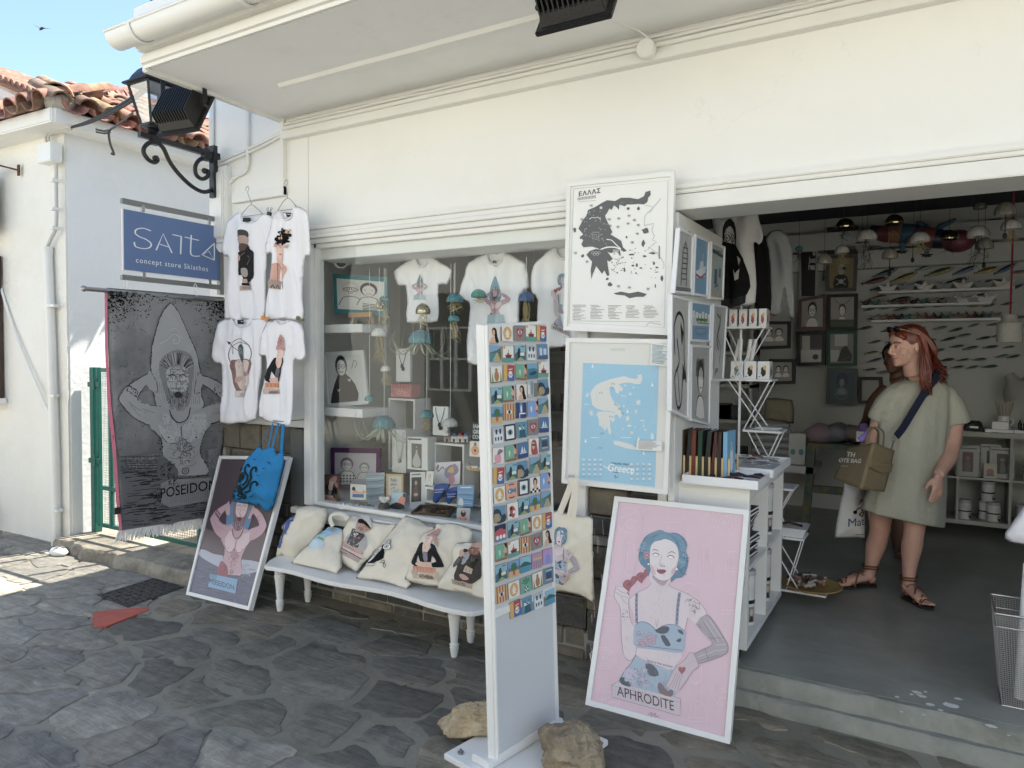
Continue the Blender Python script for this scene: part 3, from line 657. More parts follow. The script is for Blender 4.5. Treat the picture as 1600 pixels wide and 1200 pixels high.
def aphrodite(A,sign=True,fine=True):
 ln,skin,sk2='8f7f88','e3d2d6','cfb8bf'
 if sign:
  A.poly(P2(95,975,125,955,495,1055,497,1075,490,1155,92,1045),'d9c9cf');A.line(P2(95,975,125,955,495,1055,497,1075,490,1155,92,1045),2.2,'8a7a84',closed=True);A.line(P2(95,978,497,1078),1.8,'9a8a94')
  for i in range(26):A.line(P2(100+i*15,985+i*4.0,99+i*15,1040+i*4.1),1,'b9aab4')
 A.poly(P2(235,800,300,838,380,868,455,888,470,930,466,990,455,1045,330,1015,220,985,135,955,170,890,205,850),'a9bccd',3)
 A.line(P2(235,800,300,838,380,868,455,888),3,'55606e',3);A.line(P2(235,800,205,850,170,890,135,955),3,'55606e',3)
 A.poly(P2(140,935,175,935,205,985,150,970),'4f6068',3);A.poly(P2(292,850,340,862,370,915,330,925,300,900),'5d6470',3)
 r=random.Random(4)
 for i in range(26 if fine else 8):A.ell((r.uniform(175,300),r.uniform(880,980)),15,13,'cbbfd2',7);A.ell((r.uniform(175,300),r.uniform(880,980)),14,12,'7f7590',7,w=1.6)
 A.poly(P2(365,965,385,965,410,1000,425,1010,440,1000,455,1015,440,1045,370,1020),'8b6f77',2)
 A.poly(P2(235,760,500,785,470,850,455,888,380,868,300,838,235,800),skin,2)
 A.poly(P2(195,470,240,435,300,405,325,375,322,330,430,345,432,395,500,425,580,465,640,530,652,570,600,620,570,605,538,580,520,660,500,700,240,720,232,610,215,540),skin,3)
 A.line(P2(195,470,240,435,300,405,325,375,322,345),2.2,ln,3);A.line(P2(430,370,432,395,500,425,580,465,640,530,652,570),2.2,ln,3)
 A.line(P2(538,580,524,640,500,690),2,ln,3);A.line(P2(340,500,370,480,372,430),1.6,sk2,3);A.line(P2(380,500,400,480),1.6,sk2);A.line(P2(350,600,357,635,365,590),1.8,ln,3)
 A.poly(P2(345,375,388,412,425,375,420,350,350,350),'c9b2b8',3)
 A.poly(P2(118,400,150,388,185,420,195,460,192,520,205,600,232,640,238,740,232,800,200,832,165,800,150,700,148,600,142,520,112,470,108,440),skin,3)
 A.line(P2(118,400,108,440,112,470,142,520,148,600,150,700,165,800,200,832,232,800,238,740),2.4,ln,3);A.line(P2(192,470,192,520,205,600,228,635),2,ln,3)
 for a in(P2(120,405,150,430,190,440),P2(115,430,150,452,185,462),P2(120,395,160,400,200,425),P2(150,455,160,480,185,500)):A.line(a,2,ln,3)
 for x,y in((192,442),(186,432)):A.ell((x,y),7,3,'8f3f50',8,.9)
 scribble(A,168,568,20,34,16,2.2,'6b6670',3)
 for cx,cy,s in((200,380,1),(275,335,.95)):
  h=[(cx+s*40*(math.sin(t)**3)*1.0+s*6*math.cos(t),cy-s*(13*math.cos(t)-5*math.cos(2*t)-2*math.cos(3*t)-math.cos(4*t))*2.6-s*14*math.sin(t))for t in[2*math.pi*k/22 for k in range(22)]]
  A.poly(h,'b05a68');A.line(h,4,'8f4452',closed=True);A.ell((cx-5,cy+4),16,10,'94505f',10,-.5)
 A.line(P2(232,352,242,348),6,'9a4a58')
 A.poly(P2(330,80,380,66,420,82,470,82,515,110,535,150,528,190,542,230,535,290,510,340,470,350,440,372,430,330,330,345,305,330,300,300,262,265,250,220,262,170,285,110),'5d87a2',3)
 A.poly(P2(322,300,322,375,388,412,430,375,432,320),skin,2);A.poly(P2(332,345,388,395,425,360,420,340,345,330),'b9a2aa',3)
 A.poly(P2(328,140,360,125,405,118,450,135,482,170,484,240,470,300,440,345,400,364,360,352,328,318,316,260,316,190),'eaddde',3)
 A.line(P2(316,190,316,260,328,318,360,352,400,364,440,345,470,300,484,240),1.8,ln,3)
 A.poly(P2(318,260,335,300,355,330,330,318),'d8b9c0',2);A.poly(P2(478,240,465,290,440,335,470,300),'d8b9c0',2)
 if fine:
  for x0,x1,y0,y1,n_ in((255,480,460,600,90),(160,222,560,800,60),(330,470,250,335,30),(510,600,450,580,30),(270,470,780,860,40),(345,420,372,420,25)):hatch(A,x0,x1,y0,y1,n_,1.4,'d3c0c9',n_,1.2,(12,34))
  hatch(A,250,480,650,760,70,1.5,'8299b0',7,.2,(14,40));hatch(A,190,440,870,1000,80,1.5,'879cb2',8,1.3,(14,40));A.poly(P2(330,270,345,300,350,325,335,310,326,290),'d9b4bf',2);A.poly(P2(445,300,470,280,462,310,445,330),'d9b4bf',2);A.poly(P2(380,262,392,270,398,282,385,282),'d4bcc3',2)
 A.line(P2(330,190,345,180,370,190),4.5,'5b4a50',3,taper=True);A.line(P2(420,205,445,193,470,205),4.5,'5b4a50',3,taper=True)
 for cx,cy in((352,212),(440,226)):
  A.ell((cx,cy),18,8,'f4eef0',12,.12);A.line(P2(cx-20,cy-2,cx-6,cy-11,cx+10,cy-8,cx+20,cy+3),4,'3e343a',3);A.line(P2(cx-16,cy+5,cx,cy+9,cx+16,cy+6),1.6,'8a7a80',3)
 A.line(P2(388,215,376,258,372,270,388,280,405,276),2,'a88f95',3);A.ell((380,276),5,2.5,'8a6f76',6);A.ell((402,280),5,2.5,'8a6f76',6)
 A.poly(P2(357,303,372,296,386,298,395,296,414,306,400,320,385,324,368,318),'9a4b58',3);A.line(P2(357,304,385,308,414,307),2,'5f2834',2)
 A.ell((361,292),2.5,2.5,'4d3a40',6)
 A.poly(P2(405,78,370,70,325,85,292,120,268,175,275,215,300,240,316,215,322,165,345,135,385,125,406,112),'6f98b1',3)
 A.poly(P2(405,112,440,128,475,160,486,215,484,270,500,290,530,260,530,200,520,140,485,98,430,82,408,82),'6f98b1',3)
 for i in range(34 if fine else 10):
  side=i%2;a=r.uniform(0,1)
  if side:cx,cy=300-26*math.sin(a*3)+r.uniform(-14,14),120+a*130
  else:cx,cy=497+22*math.sin(a*3)+r.uniform(-16,16),130+a*190
  A.ell((cx,cy),16,11,r.choice(['456f8c','9bbccd','3f647e']),8,r.uniform(0,3),w=2.4,a0=0,a1=3.6)
 for k in range(6):A.line(P2(400-k*12,84+k*2,360-k*12,96+k*6,335-k*9,130+k*10),2,'4d7892',3);A.line(P2(412+k*12,88+k*3,445+k*9,105+k*9,480+k*5,150+k*14),2,'4d7892',3)
 for q in range(3):A.ell((299,214),20-q*6,19-q*6,['c9828f','a95f70','d99aa5'][q],10)
 A.ell((309,266),6,6,'f5f0f2',8);A.ell((475,296),7,7,'f5f0f2',8)
 A.poly(P2(232,625,260,605,300,610,335,635,358,655,385,632,430,620,480,628,522,660,524,690,505,785,380,772,238,752,222,700,222,660),'a3b7cb',3)
 A.line(P2(232,625,260,605,300,610,335,635,358,655,385,632,430,620,480,628,522,660),4,'6f7f95',3);A.line(P2(238,740,380,758,506,772),3,'5d6a80',2)
 A.line(P2(240,437,238,520,240,612),15,'7f93ab',2);A.line(P2(492,432,480,520,474,622),17,'7f93ab',2)
 for k in range(6 if fine else 2):A.ell((239+r.uniform(-4,4),450+k*28),5,7,'7b5a6c',6);A.ell((488-k*2.5,450+k*28),5,8,'8d5f70',6)
 for i in range(24 if fine else 8):p=(r.uniform(250,350),r.uniform(665,745));A.ell(p,13,11,'c6a7b8',7);A.ell(p,12,10,'8a6d84',7,w=1.5)
 for q in(P2(345,655,400,630,432,640,420,668,380,675),P2(380,690,405,685,440,740,410,745),P2(480,650,505,655,515,680,490,670),P2(470,715,500,700,495,725)):A.poly(q,'59606e',2)
 scribble(A,575,510,34,44,26,2.6,'7d5f6b',8);scribble(A,535,482,18,14,8,2.4,'6b6a75',9)
 A.poly(P2(648,560,690,600,755,705,775,745,776,775,750,800,600,852,578,790,680,742,660,700,590,615),'b4a7b0',2)
 A.line(P2(648,560,690,600,755,705,776,750,765,790,700,820,598,852),3,'7c6f7a',2);A.line(P2(590,615,660,700,680,742,575,792),3,'7c6f7a',2)
 for q in(P2(640,600,720,720),P2(665,590,745,712),P2(600,810,700,775,765,765),P2(700,742,765,735),P2(615,640,680,725)):A.line(q,3,'d8ced4')
 for q in(P2(630,605,705,722),P2(655,700,745,700),P2(600,835,720,800),P2(640,760,660,830)):A.line(q,2,'6c606a')
 for k in range(9):A.line(P2(590+k*9,625+k*11,618+k*9,618+k*11),2,'8a7c86')
 A.poly(P2(545,790,570,785,600,850,600,875,570,890,525,960,490,1005,470,1005,440,1000,425,985,410,985,440,920,470,870,520,830),'d3bfc6',2)
 A.line(P2(545,790,570,785,600,850,600,875,570,890,525,960,490,1005),2.2,ln,2);A.line(P2(545,790,520,830,470,870,440,920,410,985),2.2,ln,2)
 for k in range(4):A.line(P2(475+k*12,900+k*6,452+k*14,950,430+k*17,990+k*4),2.2,ln,2)
 h=[(505+22*(math.sin(t)**3),888-(13*math.cos(t)-5*math.cos(2*t)-2*math.cos(3*t)-math.cos(4*t))*1.7)for t in[2*math.pi*k/20 for k in range(20)]];A.poly(h,'a8545f')
 if sign:
  A.text('APHRODITE',125,1036,82,'4a3f4a',(.965,.262),(-.05,-1),xs=.78)
  if fine:A.text('love is the answer',302,838,21,'7d6f78',(.97,.24),(0,-1));A.line(P2(305,1150,330,1135,320,1165,350,1140,345,1165,372,1155),2.5,'7a6a74',3)
def poseidon(A,lin=False,board=True,arms=True):
 "units of the towel"
 L_='161618' if lin else '6f525e';sk='a8a8a9' if lin else 'c9a3ad';hi='bdbdbd' if lin else 'dfc3c9';sh='777779' if lin else 'a87e8a';bd='acacad' if lin else '5087b0';w=2.6
 if board:
  b=P2(300,100,270,135,240,205,218,290,210,380,215,470,235,560,240,590,445,590,448,520,446,400,425,310,385,230,345,145,315,105)
  A.poly(b,bd,2);A.line(b,4,L_,2,closed=True)
  for k in range(24 if lin else 6):A.line(P2(235+k*9 if lin else 250+k*32,300+abs(12-k)*9,232+k*9 if lin else 250+k*32,560),1.2 if lin else 3,'5f5f62' if lin else '6b9cc0')
  if lin:A.line(P2(250,285,290,265,320,240,350,255,345,280,320,282,322,262,335,270),3,'c8c8c8',4);A.line(P2(300,225,330,215,365,260),2.2,'c0c0c0',3)
 A.poly(P2(215,575,270,560,300,570,400,575,450,580,500,560,498,640,470,680,452,720,440,780,462,830,465,880,290,880,300,820,270,790,262,720,235,690,205,655),sk,3)
 for s in(P2(205,655,235,690,262,720,270,790),P2(498,640,470,680,448,730,440,780,462,830)):A.line(s,3.2,L_,3)
 A.poly(P2(255,600,330,620,352,660,345,720,300,735,262,700,245,650),hi,3);A.poly(P2(365,640,420,605,480,600,465,680,420,730,375,725,362,690),hi,3)
 A.line(P2(262,700,290,735,330,738,352,715,355,660),w,L_,3);A.line(P2(362,715,390,738,430,722,462,680),w,L_,3);A.line(P2(357,660,360,780,366,860),2,sh,3)
 for y in(760,800,835):A.line(P2(300,y,330,y+10,358,y-4),2,sh,3);A.line(P2(366,y,395,y+8,425,y-8),2,sh,3)
 scribble(A,368,775,45,60,46,2.2,'3d3a40' if lin else '8b4d5a',5);scribble(A,258,740,16,26,12,2.4,L_,6)
 for sx in(295,425):A.ell((sx,712),5,3,L_,7)
 if arms:
  A.poly(P2(205,405,235,455,240,505,205,495,190,470,165,500,150,535,200,560,270,572,255,640,210,655,150,630,105,590,70,545,70,525,100,480,150,445,195,420),sk,2)
  A.line(P2(195,420,150,445,100,480,70,525,70,545,105,590,150,630,205,655),3.4,L_,3);A.line(P2(190,470,165,500,150,540,200,562,260,570),3,L_,3);A.line(P2(205,405,235,455,240,505,210,495),2.6,L_,2)
  A.poly(P2(110,470,155,500,145,530,98,498),'55555a' if lin else '604650');
  for k in range(5):A.ell((112+k*9,488+k*6),5,7,hi,7,w=2)
  A.poly(P2(440,415,425,460,415,510,445,505,455,470,500,500,535,545,480,565,470,640,520,640,575,605,605,560,600,525,545,470,490,440,455,430),sk,2)
  A.line(P2(455,430,490,440,545,470,600,525,605,560,575,605,520,640,490,650),3.4,L_,3);A.line(P2(455,470,500,500,535,545,480,565),3,L_,3);A.line(P2(440,415,425,460,415,510,445,505),2.6,L_,2)
  scribble(A,520,495,26,18,14,2.4,L_,12)
  for q in(P2(100,540,150,580,190,600),P2(120,560,160,615),P2(560,560,520,600,500,600),P2(170,580,230,600)):A.line(q,2,sh,3)
 A.poly(P2(300,560,350,590,395,565,400,620,355,660,305,610),sk,2)
 hb=P2(248,380,265,345,300,322,345,312,385,322,412,350,418,400,405,470,400,520,385,575,350,596,310,585,290,550,275,500,255,440)
 A.poly(hb,'8a8a8c' if lin else '8a6f76',3)
 A.poly(P2(285,400,320,388,365,388,388,410,388,470,370,500,320,505,292,480,284,440),hi,3)
 r=random.Random(6)
 for k in range(46):
  x=r.uniform(282,398);y=r.uniform(490,560);A.line(P2(x,y,x+r.uniform(-7,7),y+14,x+(340-x)*.15+r.uniform(-5,5),y+r.uniform(22,36)),2,r.choice([L_,sh,hi]),2)
 for k in range(40):
  t=r.uniform(0,math.pi);x=333-82*math.cos(t);y=385-60*math.sin(t)
  A.line(P2(333-42*math.cos(t),402-24*math.sin(t),333-66*math.cos(t)+r.uniform(-6,6),390-52*math.sin(t),x+r.uniform(-8,8),y+r.uniform(-6,6)),2.4,r.choice([L_,'3a3a3e' if lin else '4f3f45',hi]),2)
 for cx in(312,362):
  A.line(P2(cx-20,432,cx,424,cx+16,434),4,L_,2);A.ell((cx,446),11,6,'c8c8c8' if lin else 'e9dcdf',10);A.ell((cx,446),4,5,L_,8);A.line(P2(cx-12,455,cx,459,cx+12,455),1.6,L_,2)
 A.line(P2(337,440,330,480,340,492,352,480),2.4,L_,2);A.line(P2(300,405,335,400,370,406),1.8,L_,2);A.line(P2(305,412,335,408,365,413),1.4,L_,2)
 A.poly(P2(322,510,340,502,358,512,352,530,328,530),'3f3a3e' if lin else '6a4048',2)
 A.line(P2(292,485,305,530,318,520,322,500),2,L_,2);A.line(P2(386,480,378,530,364,520,360,502),2,L_,2)
 A.line(P2(300,585,310,620,345,645,385,625,398,575),4.5,'2a2a2c',3);A.line(P2(303,600,352,678,396,600),1.8,'3a3a3c')
 A.poly(P2(255,805,290,810,335,850,345,880,330,905,262,900,245,850),'6a6a6c' if lin else 'a8505f',3);scribble(A,295,860,42,42,30,2.4,L_,9)
 A.ell((376,865),15,15,L_,12,w=3.5);A.ell((376,865),6,6,L_,8,w=2.5)
def athena(A,words='ATHENA'):
 "units of the tote picture"
 A.poly(P2(440,785,470,770,755,800,735,893,435,865),'d6c3ac');A.poly(P2(435,790,520,800,515,872,435,865),'c3ac98')
 A.poly(P2(468,740,730,770,725,825,462,795),'d98f6c');
 for k in range(7):A.line(P2(490+k*33,752+k*3.6,488+k*33,790+k*3.6),4,'a95c40')
 A.line(P2(468,742,730,772),3,'a95c40');A.line(P2(440,790,745,828),2,'a08a78')
 j=P2(538,478,605,480,640,500,690,498,740,515,775,600,805,700,800,745,700,758,680,720,745,690,715,640,690,700,610,700,560,610,535,690,520,700,525,745,445,700,442,670,500,590)
 A.poly(P2(538,478,612,478,600,560,612,700,560,690,548,620,525,680,535,735,500,745,446,705,443,672,500,590),'2b2a2c',2)
 A.poly(P2(690,490,742,512,775,600,805,700,800,742,705,758,690,718,745,695,715,635,690,700,640,702,655,600,700,540),'2b2a2c',2)
 A.poly(P2(610,600,630,585,665,590,660,640,640,700,612,700,603,640),'8a8a90',2)
 r=random.Random(2)
 for k in range(30):A.ell((r.uniform(608,660),r.uniform(595,690)),3,3,r.choice(['3d3d42','c9c9cf']),5)
 A.poly(P2(625,455,690,460,690,505,672,590,632,590,608,570,605,500),'e9c4b0',2);A.line(P2(622,500,640,545,675,505),2.4,'b58a50',2);A.ell((640,552),5,6,'a5702f',8)
 A.poly(P2(622,385,645,378,700,395,712,430,690,470,655,480,630,470,620,430),'efcfbe',3)
 A.poly(P2(618,370,650,330,690,300,735,285,768,305,762,360,738,420,700,445,705,415,680,400,625,385),'cf9a96',3)
 for k in range(14):A.ell((r.uniform(655,745),r.uniform(315,400)),16,11,r.choice(['a4625f','e2bab4','93504f']),8,r.uniform(0,3),w=3,a0=0,a1=4)
 for cx in(638,668):A.line(P2(cx-10,426,cx+2,422,cx+12,427),3,'5a3a35',2);A.ell((cx,432),6,2.5,'6a4a45',7)
 A.line(P2(650,430,644,448,652,452),2,'a87868',2);A.ell((648,462),8,3.5,'a8433f',8)
 A.poly(P2(520,710,560,695,620,705,690,705,693,755,630,755,560,745,520,735),'e3b5a4',2)
 for k in range(6):A.line(P2(560+k*20,712+k,580+k*20,742+k),2.4,'a97565')
 A.poly(P2(730,430,748,418,768,430,782,490,780,530,760,515,735,480),'c09a86',2);scribble(A,752,465,16,36,12,2.5,'6a4a40',3)
 if words:A.text(words,532,866,52,'332a26',(.99,.12),(-.05,-1),xs=.8,bold=.012)
def octopus(A,c='1a2a2c'):
 for p,w0 in((P2(385,800,430,740,440,690,400,630,385,590,405,562,440,570,445,590),22),(P2(375,850,440,790,475,720,468,650,485,605,515,590,532,615,522,640),22),(P2(390,885,450,860,480,800,500,760,535,755,555,780,540,800),22),(P2(310,860,305,780,320,700,310,620,330,570),13),(P2(295,840,280,760,290,690,285,630,300,600),11),(P2(285,850,262,800,258,740),9),(P2(300,880,260,860,245,890,270,920,250,945,265,960),14),(P2(330,890,300,920,330,940,300,965,290,955),16),(P2(350,885,385,910,380,945,345,960),18),(P2(335,895,360,930,330,940),16)):
  A.line(p,w0,c,5)
 A.poly(P2(335,690,360,650,390,645,405,685,400,720,370,755,350,775,335,760,330,720),c,3);A.poly(P2(315,840,345,770,360,800,380,850,350,890,315,880),c,3);A.ell((345,780),8,14,'3f8fc0',8)
def leatherman(A):
 "zoom units of the upper shirts"
 A.poly(P2(245,370,250,335,280,316,312,325,325,360,318,400,300,372,270,380,262,392,248,390),'4d4b4c',3)
 A.poly(P2(262,392,275,375,302,375,325,400,322,440,312,470,270,470,262,430,255,425),'b3978a',2);A.poly(P2(268,455,312,455,330,480,300,520,268,530),'5c4a44',2)
 A.poly(P2(320,470,350,510,384,540,380,700,372,790,300,835,280,800,270,760,245,765,233,700,245,560,268,535,300,520),'28292c',2)
 A.line(P2(318,570,352,595,315,660),4,'a88b62');A.line(P2(300,540,262,600,250,680),4,'8a6b58');A.poly(P2(238,570,265,560,272,610,240,640),'caa693',2);A.poly(P2(272,700,300,690,318,720,300,775,275,770),'a9a09a',2);A.poly(P2(275,800,300,795,305,830,275,835),'c79a8c')
 for k in range(4):A.line(P2(240,582+k*14,266,578+k*14),2,'6a4a40')
 A.line(P2(262,412,272,415),3,'3a2a28');A.line(P2(262,445,275,447),3,'6a3a38');A.poly(P2(272,838,322,835,325,862,272,862),'24242a');A.poly(P2(260,866,333,860,332,900,262,916),'b5a299');A.text('ΑΡΗΣ',275,895,26,'3c302c',(1,-.05),(0,-1),xs=.6)
def curlyhead(A):
 r=random.Random(3)
 A.poly(P2(545,660,600,635,670,640,705,690,690,760,670,825,590,820,545,810,538,720),'d9a592',3);A.poly(P2(598,545,660,560,672,660,640,720,600,690),'e3b7a5',2)
 A.poly(P2(595,430,640,425,680,445,690,510,665,590,630,612,600,580,590,500),'ecc9bb',3)
 for k in range(60):
  t=r.uniform(0,6.28);q=r.uniform(.3,1);x=655+72*q*math.cos(t);y=385+75*q*math.sin(t)
  if y>445 and 600<x<685:continue
  A.ell((x,y),16,14,r.choice(['171717','242222','0f0f10']),8)
 for x,y in((598,490),(690,500)):A.ell((x-2,y-40),12,14,'171717',8)
 for q in(P2(618,325,632,350,612,355),P2(600,385,622,380,606,410),P2(676,360,690,410,670,415),P2(705,320,720,310,715,350,700,350),P2(722,305,738,310,728,350),P2(580,455,600,450,598,485,578,480),P2(712,465,728,460,722,500,700,495)):A.poly(q,'d6a38e')
 for cx in(620,662):A.line(P2(cx-14,470,cx,462,cx+14,470),3,'3a2826',2);A.ell((cx,480),8,4,'5a3a36',8)
 A.line(P2(640,480,632,520,645,528),2.5,'a87868',2);A.ell((628,552),15,7,'b5564f',8);A.line(P2(600,640,620,690,660,720,690,690),3,'5a3a36',2);A.line(P2(600,640,590,820),3,'a06a58')
 A.line(P2(650,740,640,820),3,'a06a58');A.poly(P2(512,812,545,800,675,830,668,910,508,882),'b09a8f');A.line(P2(512,824,675,842),2,'8a746a');A.text('ΑΛΙΣ',555,886,46,'2f2622',(.99,.1),(0,-1),xs=.75,bold=.01)
def seatedgod(A):
 A.ell((380,420),108,160,'4b4648',24,0,w=5);A.line(P2(250,288,300,335,345,385),5,'4b4648');A.poly(P2(250,288,285,300,270,325),'55504f');A.line(P2(310,420,305,350,350,305,420,300,475,330),5,'6a5558',3)
 A.poly(P2(285,500,330,480,460,470,490,520,470,640,455,800,330,800,300,640),'8f6b66',2)
 A.poly(P2(325,505,360,480,450,480,475,510,465,600,470,650,455,790,370,785,335,700,330,600),'d9c7bd',3);A.line(P2(400,500,415,580,400,680),3,'a88f88',2);A.poly(P2(390,500,430,495,415,580),'8b8d92')
 A.poly(P2(350,345,380,322,420,330,438,370,435,450,420,490,380,505,360,470,348,400),'7f8f95',3);A.poly(P2(352,345,385,318,425,325,440,365,430,400,420,350,370,352),'4f5d63',3);A.poly(P2(358,430,395,420,435,430,425,490,380,500),'5c6a70',3)
 for cx in(375,408):A.ell((cx,385),8,4,'2f3a3f',8)
 A.poly(P2(430,605,470,610,460,650,425,640),'b08c84',2);A.poly(P2(330,660,390,655,375,700,330,720),'c9a093',2);scribble(A,300,560,20,60,14,3,'6a4a48',3)
 A.poly(P2(330,805,452,795,445,860,332,865),'dfd3ca');A.line(P2(330,805,452,795,445,860,332,865),3,'9a8880',closed=True);A.text('ΖΕΥΣ',380,852,34,'3c302c',(1,-.06),(0,-1),xs=.7)
def tallathena(A):
 A.poly(P2(628,785,665,765,782,790,775,842,625,832),'d0b5a8');A.poly(P2(665,715,775,725,772,775,662,765),'d98a5c')
 for k in range(4):A.line(P2(685+k*26,728,684+k*26,765),4,'a9582f')
 A.poly(P2(735,462,812,460,805,560,800,690,780,705,745,680,720,600,705,690,700,718,632,665,640,640,700,560),'28282a',2);A.poly(P2(755,560,790,560,788,665,740,665),'75767c',2)
 A.poly(P2(760,400,800,400,805,470,795,560,760,560,748,500),'e6c0b0',2);A.poly(P2(758,375,815,370,818,430,790,465,765,450),'edcdbf',3)
 A.poly(P2(752,350,765,290,785,240,808,218,830,260,832,320,824,390,800,372,755,380),'c3908a',3)
 r=random.Random(2)
 for k in range(12):A.ell((r.uniform(772,820),r.uniform(265,370)),13,10,r.choice(['93504f','e2bab4']),8,r.uniform(0,3),w=3,a0=0,a1=4)
 A.ell((775,400),7,3,'5a3a35',7);A.ell((770,432),7,3,'a8433f',7);A.ell((768,515),5,14,'a88a50',8,w=2)
 A.poly(P2(712,672,790,672,788,712,715,712),'dfae9d',2);A.text('ΑΘΗΝΑ',700,832,40,'2f2622',(1,.02),(0,-1),xs=.5,bold=.01)
def hatman(A):
 "units of the tote picture"
 A.poly(P2(865,635,1165,770,1110,850,845,715),'b8a39a');A.poly(P2(862,630,900,605,1170,750,1160,800),'d9c4ba',2);A.line(P2(862,640,1160,803),10,'2d2826')
 A.poly(P2(960,520,1060,430,1090,440,1200,470,1240,560,1225,650,1170,700,1060,660,990,640,930,600),'b9b6b4',2)
 A.poly(P2(1060,430,1110,430,1140,480,1190,470,1205,520,1160,600,1120,675,1010,620,975,590,1020,500),'5d5656',2);A.poly(P2(1090,440,1160,470,1110,540,1085,500),'d8d4d0');A.poly(P2(1098,455,1125,462,1160,470,1165,495,1130,480,1100,478),'35302f')
 A.poly(P2(875,590,960,560,1000,640,1100,660,1180,700,1160,750,1040,700,990,670,920,640),'caa597',3);
 for k in range(7):A.line(P2(930+k*22,600+k*12,960+k*22,650+k*12),4,'8f6d60')
 A.poly(P2(1130,300,1180,280,1250,330,1280,390,1240,440,1180,465,1120,430,1118,360),'c9a292',3);scribble(A,1180,410,55,38,30,4,'8a665a',3)
 A.poly(P2(1095,250,1140,230,1230,228,1262,260,1290,395,1240,350,1200,300,1150,275,1110,290),'cfcac4',2);A.poly(P2(1130,290,1170,275,1230,320,1280,400,1260,400,1200,350,1140,340),'2b2523',2)
 A.ell((1185,322),20,12,'151212',8,.5);A.ell((1235,350),22,13,'151212',8,.6);A.ell((1158,548),14,18,'b5705f',8)
 A.text('HADES',905,725,46,'4a3a34',(.88,.42),(-.35,-.9),xs=.7)
def drinker(A):
 A.poly(P2(915,890,930,882,1145,940,1130,990,915,935),'b8a28f');A.text('DIONYSOS',935,930,44,'332a26',(.97,.25),(0,-1),xs=.62,bold=.01)
 A.poly(P2(1050,600,1130,575,1245,560,1262,700,1250,800,1240,870,1140,935,1060,915,945,890,960,800,985,720,935,750,930,690,960,640,1010,610),'4a443f',2)
 A.poly(P2(1060,590,1130,575,1120,640,1060,720,1030,700,1040,640),'a9a9ab',2);A.poly(P2(940,690,960,640,1020,640,1000,700,945,745),'6d6864',2)
 A.poly(P2(1000,580,1040,540,1075,560,1060,610,1020,630),'cfa48f',3);A.poly(P2(1055,530,1105,540,1100,570,1060,575),'4a2f28',2)
 A.poly(P2(1130,450,1180,430,1240,440,1260,520,1240,570,1180,590,1130,560,1118,500),'d3a892',3);A.poly(P2(1118,520,1150,500,1200,520,1245,520,1240,590,1180,610,1110,570),'8b5c4a',3);A.line(P2(1125,470,1140,445,1175,432),6,'3c2a24',2)
 A.line(P2(1140,480,1170,476),5,'4a2f28');A.poly(P2(1090,730,1165,770,1140,825,1055,800),'cdb79f');A.poly(P2(1150,700,1200,650,1240,660,1170,770,1130,740),'2e3326');A.poly(P2(1010,840,1060,830,1110,880,1050,895),'cfa48f',2)
 scribble(A,1110,780,28,22,8,4,'6b4f3a',2);scribble(A,1170,660,22,18,8,4,'a88a6a',2);hatch(A,980,1230,720,880,60,2.5,'655d55',3,-1,(10,26))
